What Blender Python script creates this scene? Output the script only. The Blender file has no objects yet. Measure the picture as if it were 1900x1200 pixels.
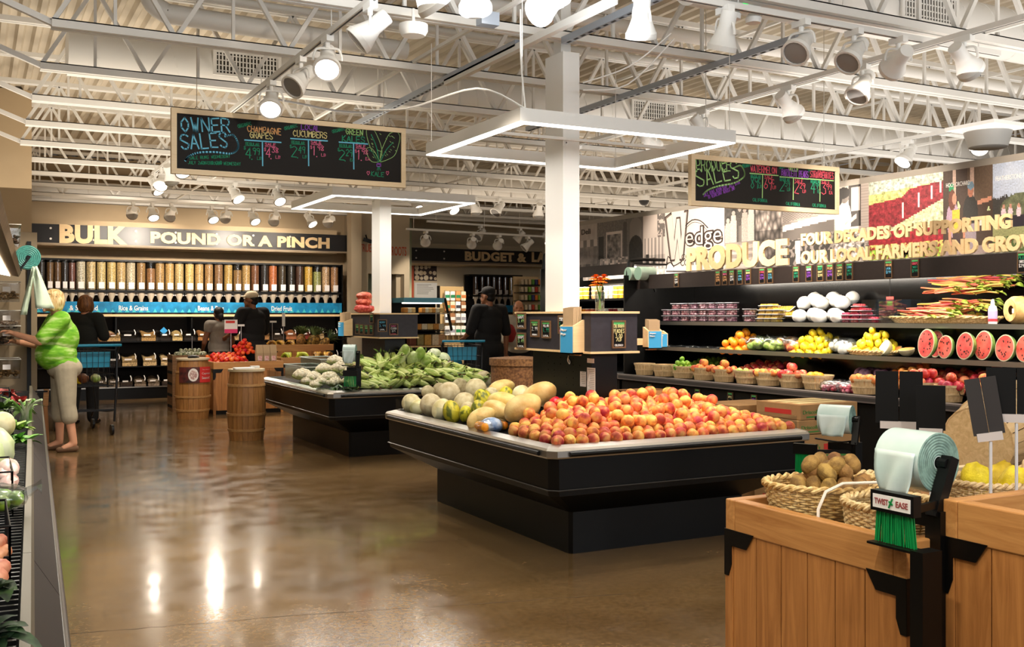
import bpy, bmesh, math, random
from mathutils import Vector, Matrix, noise
rnd = random.Random(7)
sc = bpy.context.scene
col = sc.collection
PI = math.pi
# ------------------------------------------------------------------ camera
FPX, HZ, TH, CH = 1900.0, 586.0, math.radians(27.7), 1.4
CT, ST = math.cos(TH), math.sin(TH)
cam_d = bpy.data.cameras.new('camera')
cam_d.sensor_width = 36.0; cam_d.lens = 36.0 * FPX / 1900.0
cam_d.shift_y = -(600 - HZ) / 1900.0
cam_d.clip_start = 0.05; cam_d.clip_end = 100
cam = bpy.data.objects.new('camera', cam_d); col.objects.link(cam)
cam.location = (0, 0, CH); cam.rotation_euler = (PI / 2, 0, -TH)
sc.camera = cam
# ------------------------------------------------------------------ world, view
world = bpy.data.worlds.new('world'); sc.world = world; world.use_nodes = True
world.node_tree.nodes['Background'].inputs[0].default_value = (0.92, 0.96, 1.0, 1)
world.node_tree.nodes['Background'].inputs[1].default_value = 0.25
sc.view_settings.view_transform = 'Standard'; sc.view_settings.look = 'None'
sc.view_settings.exposure = 0.08; sc.view_settings.gamma = 1.0
sc.view_settings.use_curve_mapping = False
sc.cycles.max_bounces = 6; sc.cycles.diffuse_bounces = 3; sc.cycles.glossy_bounces = 3
sc.cycles.transmission_bounces = 6; sc.cycles.transparent_max_bounces = 12
sc.cycles.sample_clamp_indirect = 4.0
sc.cycles.use_denoising = True
def area_light(name, loc, rot, sx, sy, power, color=(1, 1, 1)):
    d = bpy.data.lights.new(name, 'AREA'); d.shape = 'RECTANGLE'; d.size = sx; d.size_y = sy
    d.energy = power; d.color = color
    o = bpy.data.objects.new(name, d); o.location = loc; o.rotation_euler = rot; col.objects.link(o)
    return o
def spot_light(loc, target, power, angle=50, color=(1.0, 0.82, 0.6), blend=.5, r=.05, parent=None):
    d = bpy.data.lights.new('spot_beam', 'SPOT'); d.energy = power; d.spot_size = math.radians(angle)
    d.spot_blend = blend; d.color = color; d.shadow_soft_size = r
    o = bpy.data.objects.new('spot_beam', d); col.objects.link(o)
    o.location = loc
    o.rotation_euler = (Vector(target) - Vector(loc)).to_track_quat('-Z', 'Y').to_euler()
    return o
# ------------------------------------------------------------------ pixel -> place
def ray(u, v):
    r, up = (u - 950) / FPX, (HZ - v) / FPX
    return Vector((ST + r * CT, CT - r * ST, up))
EYE = Vector((0, 0, CH))
def aD(u, v, D): return EYE + ray(u, v) * D
def aZ(u, v, z): d = ray(u, v); return EYE + d * ((z - CH) / d.z)
def aX(u, v, X): d = ray(u, v); return EYE + d * (X / d.x)
def aY(u, v, Y): d = ray(u, v); return EYE + d * (Y / d.y)
# ------------------------------------------------------------------ materials
def lin(c):
    return tuple(((x / 255) / 12.92 if x / 255 <= .04045 else ((x / 255 + .055) / 1.055) ** 2.4) for x in c)
MATS = {}
def M(name, c=(128, 128, 128), rough=.5, metal=0, var=0, scale=8, c2=None, bump=0, bscale=None, emit=0, coat=0,
      alpha=1, trans=0, spec=.5, stretch=(1, 1, 1), rand=0, detail=4, ior=1.45):
    if name in MATS: return MATS[name]
    m = bpy.data.materials.new(name); m.use_nodes = True
    nt = m.node_tree; N = nt.nodes; L = nt.links; b = N['Principled BSDF']
    lc = lin(c) + (1,)
    b.inputs['Base Color'].default_value = lc
    b.inputs['Roughness'].default_value = rough; b.inputs['Metallic'].default_value = metal
    b.inputs['Specular IOR Level'].default_value = spec
    b.inputs['IOR'].default_value = ior
    if coat: b.inputs['Coat Weight'].default_value = coat; b.inputs['Coat Roughness'].default_value = .08
    if alpha < 1: b.inputs['Alpha'].default_value = alpha
    if trans: b.inputs['Transmission Weight'].default_value = trans
    if emit:
        b.inputs['Emission Color'].default_value = lc; b.inputs['Emission Strength'].default_value = emit
    tc = mp = None
    def coords():
        t = N.new('ShaderNodeTexCoord'); p = N.new('ShaderNodeMapping'); p.inputs['Scale'].default_value = stretch
        L.new(t.outputs['Object'], p.inputs['Vector']); return p.outputs['Vector']
    if var or c2:
        nz = N.new('ShaderNodeTexNoise'); nz.inputs['Scale'].default_value = scale; nz.inputs['Detail'].default_value = detail
        L.new(coords(), nz.inputs['Vector'])
        cr = N.new('ShaderNodeValToRGB')
        a = lc; z = lin(c2) + (1,) if c2 else lc
        k = var or 0
        cr.color_ramp.elements[0].position = .35; cr.color_ramp.elements[1].position = .65
        cr.color_ramp.elements[0].color = tuple(x * (1 - k) for x in a[:3]) + (1,)
        cr.color_ramp.elements[1].color = tuple(min(1, x * (1 + k)) for x in z[:3]) + (1,)
        L.new(nz.outputs['Fac'], cr.inputs['Fac'])
        out = cr.outputs['Color']
        if rand:
            oi = N.new('ShaderNodeObjectInfo'); hs = N.new('ShaderNodeHueSaturation')
            mr = N.new('ShaderNodeMapRange'); mr.inputs['To Min'].default_value = 1 - rand; mr.inputs['To Max'].default_value = 1 + rand
            L.new(oi.outputs['Random'], mr.inputs['Value']); L.new(mr.outputs['Result'], hs.inputs['Value'])
            L.new(out, hs.inputs['Color']); out = hs.outputs['Color']
        L.new(out, b.inputs['Base Color'])
    if bump:
        n2 = N.new('ShaderNodeTexNoise'); n2.inputs['Scale'].default_value = bscale or scale * 3; n2.inputs['Detail'].default_value = 5
        L.new(coords(), n2.inputs['Vector'])
        bp = N.new('ShaderNodeBump'); bp.inputs['Strength'].default_value = bump; bp.inputs['Distance'].default_value = .01
        L.new(n2.outputs['Fac'], bp.inputs['Height']); L.new(bp.outputs['Normal'], b.inputs['Normal'])
    MATS[name] = m
    return m
def M_attr(name, rough=.5, coat=0):
    """material that shows the mesh's own printed colours (attribute 'print')"""
    if name in MATS: return MATS[name]
    m = bpy.data.materials.new(name); m.use_nodes = True
    N = m.node_tree.nodes; b = N['Principled BSDF']
    a = N.new('ShaderNodeAttribute'); a.attribute_name = 'print'
    m.node_tree.links.new(a.outputs['Color'], b.inputs['Base Color'])
    b.inputs['Roughness'].default_value = rough
    MATS[name] = m; return m
def M_clear(name, tint=(235, 240, 245), mixf=.12, rough=.05):
    """thin clear plastic or glass: mostly see-through, a little gloss"""
    if name in MATS: return MATS[name]
    m = bpy.data.materials.new(name); m.use_nodes = True
    nt = m.node_tree; N = nt.nodes; L = nt.links
    N.remove(N['Principled BSDF'])
    t = N.new('ShaderNodeBsdfTransparent'); t.inputs[0].default_value = lin(tint) + (1,)
    g = N.new('ShaderNodeBsdfGlossy'); g.inputs['Roughness'].default_value = rough
    lw = N.new('ShaderNodeLayerWeight'); lw.inputs[0].default_value = .5
    fr = N.new('ShaderNodeMath'); fr.operation = 'POWER'; fr.inputs[1].default_value = 5; L.new(lw.outputs['Facing'], fr.inputs[0])
    hf = N.new('ShaderNodeMath'); hf.operation = 'MULTIPLY'; hf.inputs[1].default_value = .4; L.new(fr.outputs[0], hf.inputs[0]); fr = hf
    ad = N.new('ShaderNodeMath'); ad.operation = 'ADD'; ad.inputs[1].default_value = mixf; ad.use_clamp = True
    mx = N.new('ShaderNodeMixShader')
    L.new(fr.outputs[0], ad.inputs[0]); L.new(ad.outputs[0], mx.inputs[0])
    L.new(t.outputs[0], mx.inputs[1]); L.new(g.outputs[0], mx.inputs[2])
    L.new(mx.outputs[0], N['Material Output'].inputs[0])
    MATS[name] = m; return m
def M_wood(name, c1, c2, scale=3, rough=.45, axis='Z', dist=2.0, rand=0):
    if name in MATS: return MATS[name]
    m = bpy.data.materials.new(name); m.use_nodes = True
    nt = m.node_tree; N = nt.nodes; L = nt.links; b = N['Principled BSDF']
    t = N.new('ShaderNodeTexCoord'); p = N.new('ShaderNodeMapping')
    s = {'X': (.6, 9, 9), 'Y': (9, .6, 9), 'Z': (9, 9, .6)}[axis]
    p.inputs['Scale'].default_value = s
    nz = N.new('ShaderNodeTexNoise'); nz.inputs['Scale'].default_value = scale; nz.inputs['Detail'].default_value = 8
    nz.inputs['Distortion'].default_value = dist; nz.inputs['Roughness'].default_value = .65
    cr = N.new('ShaderNodeValToRGB')
    cr.color_ramp.elements[0].position = .3; cr.color_ramp.elements[1].position = .7
    cr.color_ramp.elements[0].color = lin(c1) + (1,); cr.color_ramp.elements[1].color = lin(c2) + (1,)
    L.new(t.outputs['Object'], p.inputs[0]); L.new(p.outputs[0], nz.inputs['Vector']); L.new(nz.outputs['Fac'], cr.inputs[0])
    L.new(cr.outputs[0], b.inputs['Base Color']); b.inputs['Roughness'].default_value = rough
    bp = N.new('ShaderNodeBump'); bp.inputs['Strength'].default_value = .08
    L.new(nz.outputs['Fac'], bp.inputs['Height']); L.new(bp.outputs[0], b.inputs['Normal'])
    MATS[name] = m; return m
# ------------------------------------------------------------------ mesh builder
def rotz(a): return Matrix.Rotation(a, 3, 'Z')
def basis(d):
    d = Vector(d).normalized()
    a = Vector((0, 0, 1)) if abs(d.z) < .9 else Vector((1, 0, 0))
    x = a.cross(d).normalized(); return x, d.cross(x), d
class MB:
    def __init__(s): s.v = []; s.f = []; s.m = []
    def add(s, vs, fs, mi=0):
        b = len(s.v); s.v.extend(tuple(p) for p in vs)
        s.f.extend(tuple(i + b for i in f) for f in fs); s.m.extend([mi] * len(fs)); return s
    def box(s, c, d, rz=0, mi=0, rot=None):
        R = rot or rotz(rz); c = Vector(c); h = Vector(d) / 2
        vs = [c + R @ Vector((x * h.x, y * h.y, z * h.z)) for x in (-1, 1) for y in (-1, 1) for z in (-1, 1)]
        return s.add(vs, [(0, 1, 3, 2), (4, 6, 7, 5), (0, 4, 5, 1), (2, 3, 7, 6), (0, 2, 6, 4), (1, 5, 7, 3)], mi)
    def b2(s, lo, hi, mi=0):
        return s.box([(a + b) / 2 for a, b in zip(lo, hi)], [abs(b - a) for a, b in zip(lo, hi)], mi=mi)
    def bar(s, p0, p1, w, h=None, mi=0, up=None):
        p0, p1 = Vector(p0), Vector(p1); d = p1 - p0
        if d.length < 1e-6: return s
        x, y, z = basis(d)
        if up is not None:
            y = Vector(up); y = (y - z * y.dot(z)).normalized(); x = y.cross(z)
        return s.box((p0 + p1) / 2, (w, h or w, d.length), mi=mi, rot=Matrix((x, y, z)).transposed())
    def cyl(s, p0, p1, r0, r1=None, n=12, cap=True, mi=0):
        r1 = r0 if r1 is None else r1
        p0, p1 = Vector(p0), Vector(p1); x, y, z = basis(p1 - p0); vs = []
        for k in range(n):
            a = 2 * PI * k / n; e = x * math.cos(a) + y * math.sin(a)
            vs += [p0 + e * r0, p1 + e * r1]
        fs = [(2 * k, 2 * ((k + 1) % n), 2 * ((k + 1) % n) + 1, 2 * k + 1) for k in range(n)]
        if cap: fs += [tuple(2 * k for k in reversed(range(n))), tuple(2 * k + 1 for k in range(n))]
        return s.add(vs, fs, mi)
    def tube(s, pts, r, n=8, mi=0, closed=False, flat=1.0):
        pts = [Vector(p) for p in pts]; rs = r if isinstance(r, (list, tuple)) else [r] * len(pts)
        vs = []; m = len(pts); prev = None
        for i, p in enumerate(pts):
            if closed: d = pts[(i + 1) % m] - pts[i - 1]
            else: d = pts[min(i + 1, m - 1)] - pts[max(i - 1, 0)]
            if d.length < 1e-9: d = Vector((0, 0, 1))
            d.normalize()
            if prev is None: x, y, z = basis(d)
            else:
                x = prev - d * prev.dot(d)
                x = x.normalized() if x.length > 1e-6 else basis(d)[0]
                y = d.cross(x)
            prev = x
            for k in range(n):
                a = 2 * PI * k / n
                vs.append(p + (x * math.cos(a) + y * math.sin(a) * flat) * rs[i])
        fs = []
        for i in range(m if closed else m - 1):
            j = (i + 1) % m
            for k in range(n):
                l = (k + 1) % n
                fs.append((i * n + k, i * n + l, j * n + l, j * n + k))
        if not closed:
            fs += [tuple(reversed(range(n))), tuple((m - 1) * n + k for k in range(n))]
        return s.add(vs, fs, mi)
    def lathe(s, prof, n=20, c=(0, 0, 0), rot=None, mi=0, sx=1, sy=1, closed=False):
        c = Vector(c); R = rot or Matrix.Identity(3); vs = []
        for r, z in prof:
            for k in range(n):
                a = 2 * PI * k / n
                vs.append(c + R @ Vector((r * math.cos(a) * sx, r * math.sin(a) * sy, z)))
        fs = []
        for i in range(len(prof) - 1):
            for k in range(n):
                l = (k + 1) % n
                fs.append((i * n + k, i * n + l, (i + 1) * n + l, (i + 1) * n + k))
        if closed:
            fs += [tuple(reversed(range(n))), tuple((len(prof) - 1) * n + k for k in range(n))]
        return s.add(vs, fs, mi)
    def ell(s, c, r, nu=16, nv=10, rot=None, fn=None, mi=0):
        c = Vector(c); R = rot or Matrix.Identity(3)
        if not isinstance(r, (tuple, list)): r = (r, r, r)
        vs = []
        for j in range(1, nv):
            t = PI * j / nv
            for k in range(nu):
                a = 2 * PI * k / nu
                q = Vector((math.sin(t) * math.cos(a), math.sin(t) * math.sin(a), math.cos(t)))
                f = fn(q, a, t) if fn else 1
                vs.append(c + R @ Vector((q.x * r[0] * f, q.y * r[1] * f, q.z * r[2] * f)))
        for sg in (1, -1):
            q = Vector((0, 0, sg)); f = fn(q, 0, 0 if sg > 0 else PI) if fn else 1
            vs.append(c + R @ Vector((0, 0, sg * r[2] * f)))
        T, B = len(vs) - 2, len(vs) - 1; fs = []
        for j in range(nv - 2):
            for k in range(nu):
                l = (k + 1) % nu
                fs.append((j * nu + k, (j + 1) * nu + k, (j + 1) * nu + l, j * nu + l))
        for k in range(nu):
            l = (k + 1) % nu
            fs.append((T, k, l)); fs.append((B, (nv - 2) * nu + l, (nv - 2) * nu + k))
        return s.add(vs, fs, mi)
    def prism(s, poly, o, ex, ey, th, mi=0):
        """polygon (2-D, counter-clockwise seen from ex x ey) extruded by th along ex x ey"""
        o, ex, ey = Vector(o), Vector(ex), Vector(ey); n = ex.cross(ey).normalized(); m = len(poly)
        vs = [o + ex * a + ey * b for a, b in poly] + [o + ex * a + ey * b + n * th for a, b in poly]
        fs = [tuple(reversed(range(m))), tuple(m + i for i in range(m))]
        fs += [(i, (i + 1) % m, m + (i + 1) % m, m + i) for i in range(m)]
        return s.add(vs, fs, mi)
    def quad(s, a, b, c, d, mi=0): return s.add([a, b, c, d], [(0, 1, 2, 3)], mi)
    def grid(s, fn, nu, nv, mi=0):
        vs = [fn(i / nu, j / nv) for j in range(nv + 1) for i in range(nu + 1)]
        fs = [(j * (nu + 1) + i, j * (nu + 1) + i + 1, (j + 1) * (nu + 1) + i + 1, (j + 1) * (nu + 1) + i) for j in range(nv) for i in range(nu)]
        return s.add(vs, fs, mi)
    def xf(s, mat):
        s.v = [tuple(mat @ Vector(p)) for p in s.v]; return s
    def mesh(s, name, mats, smooth=False, angle=40):
        me = bpy.data.meshes.new(name); me.from_pydata(s.v, [], s.f)
        for m in (mats if isinstance(mats, (list, tuple)) else [mats]): me.materials.append(m)
        if any(s.m): me.polygons.foreach_set('material_index', s.m)
        if smooth:
            me.polygons.foreach_set('use_smooth', [True] * len(me.polygons))
            me.update()
            if angle < 180: me.set_sharp_from_angle(angle=math.radians(angle))
        me.update(); return me
    def build(s, name, mats, parent=None, smooth=False, angle=40, bevel=0, loc=None):
        o = bpy.data.objects.new(name, s.mesh(name, mats, smooth, angle)); col.objects.link(o)
        if parent is not None: o.parent = parent
        if loc is not None: o.location = loc
        if bevel:
            b = o.modifiers.new('bevel', 'BEVEL'); b.width = bevel; b.segments = 2; b.limit_method = 'ANGLE'; b.angle_limit = .7
        return o
def tag(o, label=None, cat=None, group=None, kind=None):
    if label: o['label'] = label
    if cat: o['category'] = cat
    if group: o['group'] = group
    if kind: o['kind'] = kind
    return o
def thing(name, label, cat, loc=(0, 0, 0), rz=0, group=None):
    o = bpy.data.objects.new(name, None); col.objects.link(o); o.empty_display_size = .05
    o.location = loc; o.rotation_euler = (0, 0, rz); return tag(o, label, cat, group)
KIDS = {}
def kids(o): return [c for c in bpy.data.objects if c.parent == o]
def dup(o, loc=None, rot=None, scale=None, label=None, group=None, parent=None, _k=None):
    c = o.copy(); col.objects.link(c)
    if parent is not None: c.parent = parent
    if loc is not None: c.location = loc
    if rot is not None: c.rotation_euler = rot
    if scale is not None: c.scale = scale if isinstance(scale, (tuple, list)) else (scale,) * 3
    if label: c['label'] = label
    if group: c['group'] = group
    if o.name not in KIDS: KIDS[o.name] = kids(o)
    for ch in KIDS[o.name]: dup(ch, parent=c)
    return c
def structure(name, mb, mat, **k):
    return tag(mb.build(name, mat, **k), kind='structure')
ORD = 'first second third fourth fifth sixth seventh eighth ninth tenth eleventh twelfth thirteenth fourteenth fifteenth sixteenth seventeenth eighteenth nineteenth twentieth'.split()
def nth(i):
    if i < 20: return ORD[i]
    t = {2: 'twenty', 3: 'thirty', 4: 'forty'}[(i + 1) // 10]
    return t + '-' + ORD[(i + 1) % 10 - 1] if (i + 1) % 10 else {3: 'thirtieth', 4: 'fortieth'}[(i + 1) // 10]
# ------------------------------------------------------------------ lettering
def text_mb(s, size, ext, bold=0, spacing=1.0, align='LEFT', mi=0):
    cu = bpy.data.curves.new('t', 'FONT'); cu.body = s; cu.size = size; cu.extrude = ext / 2; cu.offset = bold
    cu.space_character = spacing; cu.align_x = align; cu.resolution_u = 3
    o = bpy.data.objects.new('t', cu); col.objects.link(o)
    dg = bpy.context.evaluated_depsgraph_get()
    me = bpy.data.meshes.new_from_object(o.evaluated_get(dg))
    mb = MB(); mb.add([v.co.copy() for v in me.vertices], [tuple(p.vertices) for p in me.polygons], mi)
    bpy.data.objects.remove(o); bpy.data.curves.remove(cu); bpy.data.meshes.remove(me)
    return mb
def frame_m(o, ex, ey):
    ex, ey = Vector(ex).normalized(), Vector(ey).normalized(); ez = ex.cross(ey)
    m = Matrix((ex, ey, ez)).transposed().to_4x4(); m.translation = Vector(o); return m
def letters(s, size, ext, bold, width, height, o, ex, ey, mat, parent, spacing=1.0):
    """every letter a part of its own, the line stretched to width x height"""
    mb = text_mb(s, size, ext, bold, spacing)
    n = len(mb.v); par = list(range(n))
    def fd(a):
        while par[a] != a: par[a] = par[par[a]]; a = par[a]
        return a
    for f in mb.f:
        for i in f[1:]: par[fd(i)] = fd(f[0])
    key = {}
    for i, v in enumerate(mb.v): key.setdefault((round(v[0], 5), round(v[1], 5), round(v[2], 5)), []).append(i)
    for q in key.values():
        for i in q[1:]: par[fd(i)] = fd(q[0])
    xs = [v[0] for v in mb.v]; ys = [v[1] for v in mb.v]; x0, x1, y0, y1 = min(xs), max(xs), min(ys), max(ys)
    Fm = frame_m(o, ex, ey); out = {}
    for f in mb.f: out.setdefault(fd(f[0]), []).append(f)
    for root in sorted(out, key=lambda r: min(mb.v[i][0] for f in out[r] for i in f)):
        ids = sorted({i for f in out[root] for i in f}); mp = {a: k for k, a in enumerate(ids)}
        b = MB(); b.add([Fm @ Vector(((mb.v[i][0] - x0) / (x1 - x0) * width, (mb.v[i][1] - y0) / (y1 - y0) * height, mb.v[i][2])) for i in ids],
                        [tuple(mp[i] for i in f) for f in out[root]])
        b.build('letter', mat, parent)
def fit_text(mb, width, height, o, ex, ey):
    xs = [v[0] for v in mb.v]; ys = [v[1] for v in mb.v]; x0, x1, y0, y1 = min(xs), max(xs), min(ys), max(ys)
    Fm = frame_m(o, ex, ey)
    mb.v = [tuple(Fm @ Vector(((v[0] - x0) / (x1 - x0) * width, (v[1] - y0) / (y1 - y0) * height, v[2]))) for v in mb.v]
    return mb
GLY = {'A': '00 26 40|12 32', 'B': '00 06 36 45 34 03|34 42 31 00', 'C': '45 26 04 02 20 41', 'D': '00 06 26 44 42 20 00', 'E': '46 06 00 40|03 33',
 'F': '46 06 00|03 33', 'G': '45 26 04 02 20 41 43 23', 'H': '06 00|46 40|03 43', 'I': '26 20', 'J': '46 41 20 01', 'K': '06 00|46 03 40', 'L': '06 00 40',
 'M': '00 06 23 46 40', 'N': '00 06 40 46', 'O': '26 04 02 20 42 44 26', 'P': '00 06 36 45 44 33 03', 'Q': '26 04 02 20 42 44 26|22 40', 'R': '00 06 36 45 44 33 03|23 40',
 'S': '45 36 16 05 04 42 41 30 10 01', 'T': '06 46|26 20', 'U': '06 01 10 30 41 46', 'V': '06 20 46', 'W': '06 10 24 30 46', 'X': '06 40|46 00', 'Y': '06 23 46|23 20',
 'Z': '06 46 00 40', '0': '26 04 02 20 42 44 26', '1': '15 26 20', '2': '05 26 45 44 00 40', '3': '06 46 24 43 41 20 01', '4': '36 02 42|36 30', '5': '46 06 04 34 42 41 20 01',
 '6': '46 13 01 20 41 42 23 02', '7': '06 46 10', '8': '23 05 26 45 23 01 20 41 23', '9': '44 23 04 05 26 45 44 30', '$': '45 16 04 42 30 01|27 2:', '.': '10 20', '%': '06 16|40 30|46 00',
 '/': '00 46', '-': '13 33', "'": '26 25', '&': '40 05 16 25 02 10 42', '#': '23 14 15 26 24|24 26 35 44'}
def chalk(mb, s, o, ex, ey, h, w=None, th=.004, mi=0, wob=.25, slant=0, gap=1.5):
    """hand lettering in thin chalk strokes"""
    o, ex, ey = Vector(o), Vector(ex).normalized(), Vector(ey).normalized(); n = ex.cross(ey)
    k = h / 6; kx = k if w is None else w / (max(1, len(s)) * (4 + gap) - gap)
    x = 0
    for ch in s.upper():
        if ch in GLY:
            for st in GLY[ch].split('|'):
                pts = []
                for c in st.split():
                    a, b = int(c[0]), (ord(c[1]) - 48)
                    if b > 9: b = -1
                    a += rnd.uniform(-wob, wob); b += rnd.uniform(-wob, wob)
                    pts.append(o + ex * ((x + a + slant * b) * kx) + ey * (b * k))
                stroke(mb, pts, n, th, mi)
        x += 4 + gap
    return mb
def stroke(mb, pts, n, th, mi=0):
    n = Vector(n)
    for a, b in zip(pts, pts[1:]):
        a, b = Vector(a), Vector(b)
        d = b - a
        if d.length < 1e-6: continue
        d.normalize(); e = n.cross(d) * (th / 2); q = d * (th / 3)
        vs = [a - q - e, b + q - e, b + q + e, a - q + e]
        mb.add([p + n * .0004 for p in vs] + [p + n * .0016 for p in vs], [(0, 3, 2, 1), (4, 5, 6, 7), (0, 1, 5, 4), (1, 2, 6, 5), (2, 3, 7, 6), (3, 0, 4, 7)], mi)
def smooth_pts(pts, k=6, closed=False):
    pts = [Vector(p) for p in pts]; out = []; n = len(pts)
    for i in range(n if closed else n - 1):
        if closed: p0, p1, p2, p3 = pts[i - 1], pts[i], pts[(i + 1) % n], pts[(i + 2) % n]
        else: p0, p1, p2, p3 = pts[max(i - 1, 0)], pts[i], pts[i + 1], pts[min(i + 2, n - 1)]
        for j in range(k):
            t = j / k
            out.append(.5 * ((2 * p1) + (p2 - p0) * t + (2 * p0 - 5 * p1 + 4 * p2 - p3) * t * t + (3 * p1 - p0 - 3 * p2 + p3) * t ** 3))
    if not closed: out.append(pts[-1])
    return out
# ------------------------------------------------------------------ shared materials
WHITE = M('white_paint', (236, 235, 231), .5)
STEEL_W = M('white_steel', (226, 224, 219), .5)
BLACK = M('black_enamel', (5, 5, 5), .38, spec=.35)
BLACKM = M('black_matte', (8, 8, 8), .75, spec=.3)
CHALKB = M('chalkboard', (17, 15, 16), .75)
STEEL = M('brushed_steel', (200, 196, 188), .33, 1)
CHROME = M('chrome', (215, 215, 215), .15, 1)
CLEAR = M_clear('clear_acrylic')
PLY = M_wood('maple_ply', (226, 192, 140), (238, 208, 160), 2, .5, 'X')
OAK = M_wood('honey_oak', (168, 112, 58), (205, 150, 88), 2.2, .42, 'X')
OAKV = M_wood('honey_oak_boards', (146, 92, 44), (190, 130, 70), 2.2, .45, 'Z')
PINEF = M_wood('pale_frame_wood', (232, 208, 168), (244, 224, 188), 2, .5, 'X')
CARD = M('brown_cardboard', (168, 128, 82), .8, var=.1)
PAPERW = M('white_card', (238, 236, 232), .6)
# ================================================================== SETTING
def floor_mat():
    m = bpy.data.materials.new('polished_concrete'); m.use_nodes = True
    nt = m.node_tree; N = nt.nodes; L = nt.links; b = N['Principled BSDF']
    t = N.new('ShaderNodeTexCoord')
    def nz(scale, det=6, dist=0):
        n = N.new('ShaderNodeTexNoise'); n.inputs['Scale'].default_value = scale; n.inputs['Detail'].default_value = det
        n.inputs['Distortion'].default_value = dist; L.new(t.outputs['Object'], n.inputs['Vector']); return n.outputs['Fac']
    def ramp(f, a, ca, z, cz):
        r = N.new('ShaderNodeValToRGB'); e = r.color_ramp.elements
        e[0].position, e[1].position = a, z; e[0].color = ca + (1,); e[1].color = cz + (1,); L.new(f, r.inputs[0]); return r.outputs[0]
    def mix(mode, fac, a, c):
        x = N.new('ShaderNodeMix'); x.data_type = 'RGBA'; x.blend_type = mode; x.inputs[0].default_value = fac
        L.new(a, x.inputs[6]); L.new(c, x.inputs[7]); return x.outputs[2]
    big = ramp(nz(.9, 5, .6), .3, lin((100, 78, 50)), .72, lin((136, 110, 74)))
    fine = ramp(nz(38, 4), .38, (.62, .6, .58), .62, (1.12, 1.1, 1.08))
    speck = ramp(nz(120, 2), .3, (.35, .33, .3), .42, (1, 1, 1))
    c = mix('MULTIPLY', .7, big, fine); c = mix('MULTIPLY', .5, c, speck)
    L.new(c, b.inputs['Base Color'])
    vo = None
    '''vo = N.new('ShaderNodeTexVoronoi'); vo.feature = 'DISTANCE_TO_EDGE'; vo.inputs['Scale'].default_value = .55
    wob = N.new('ShaderNodeMix'); wob.data_type = 'VECTOR'; wob.inputs[0].default_value = .12
    nc = N.new('ShaderNodeTexNoise'); nc.inputs['Scale'].default_value = 3; L.new(t.outputs['Object'], nc.inputs['Vector'])
    L.new(t.outputs['Object'], wob.inputs[4]); L.new(nc.outputs['Color'], wob.inputs[5]); L.new(wob.outputs[1], vo.inputs['Vector'])
    crack = ramp(vo.outputs['Distance'], .0, (.45, .4, .36), .006, (1, 1, 1))
    c = mix('MULTIPLY', .8, c, crack)'''
    r = ramp(nz(5, 4), .3, (.1, .1, .1), .7, (.24, .24, .24)); L.new(r, b.inputs['Roughness'])
    b.inputs['Specular IOR Level'].default_value = .55
    b.inputs['Coat Weight'].default_value = .15; b.inputs['Coat Roughness'].default_value = .07
    bp = N.new('ShaderNodeBump'); bp.inputs['Strength'].default_value = .006; L.new(nz(7, 2), bp.inputs['Height']); L.new(bp.outputs[0], b.inputs['Normal'])
    return m
CRK = M('floor_crack_dark', (52, 42, 32), .7)
def crack(pts, w):
    b = MB(); P = [Vector((p.x, p.y, .0008)) for p in (aZ(u, v, 0) for u, v in pts)]; Q = []
    for a, c in zip(P, P[1:]):
        for k in range(8): Q.append(a.lerp(c, k / 8) + Vector((rnd.uniform(-.008, .008), rnd.uniform(-.008, .008), 0)))
    Q.append(P[-1]); vs = []
    for i, p in enumerate(Q): e = Vector((0, 1, 0)) * w * rnd.uniform(.3, 1); vs += [p - e, p + e]
    structure('floor_crack', b.add(vs, [(2 * i, 2 * i + 2, 2 * i + 3, 2 * i + 1) for i in range(len(Q) - 1)]), CRK)
XL, XR, YB, YF, ZD = -1.6, 14.0, -3.5, 24.0, 4.15
structure('floor', MB().b2((XL - .2, YB, -.1), (XR + .2, YF + .2, 0)), floor_mat())
crack([(130, 1175), (330, 1160), (560, 1140), (760, 1128)], .003); crack([(760, 1128), (1000, 1112), (1180, 1100)], .002); crack([(480, 985), (700, 1010), (860, 1000)], .0015)
BEIGE = M('beige_wall', (186, 164, 132), .8, var=.03, scale=3)
LBEIGE = M('light_beige_wall', (205, 188, 160), .8, var=.03, scale=3)
DECK = M('painted_deck', (196, 184, 164), .6, var=.04, scale=2)
# corrugated deck, ribs running away from the shop front
dk = MB(); pitch = .152; x = XL; row = []
while x < XR:
    row += [(x, 0), (x + .045, 0), (x + .07, .045), (x + .127, .045)]; x += pitch
vs = []; fs = []
for (px, dz) in row: vs += [(px, YB, ZD + dz), (px, YF, ZD + dz)]
for i in range(len(row) - 1): fs.append((2 * i, 2 * i + 1, 2 * i + 3, 2 * i + 2))
dk.add(vs, fs); structure('ceiling', dk, DECK)
structure('wall_left', MB().b2((XL - .15, YB, 0), (XL, 14.0, ZD)), BEIGE)
structure('wall_left_return', MB().b2((XL, 13.8, 0), (.62, 14.0, ZD)), BEIGE)
structure('wall_left_recess', MB().b2((.47, 14.0, 0), (.62, 19.2, ZD)), BEIGE)
structure('wall_back', MB().b2((.62, 19.2, 0), (6.75, 19.4, ZD)), BEIGE)
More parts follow.
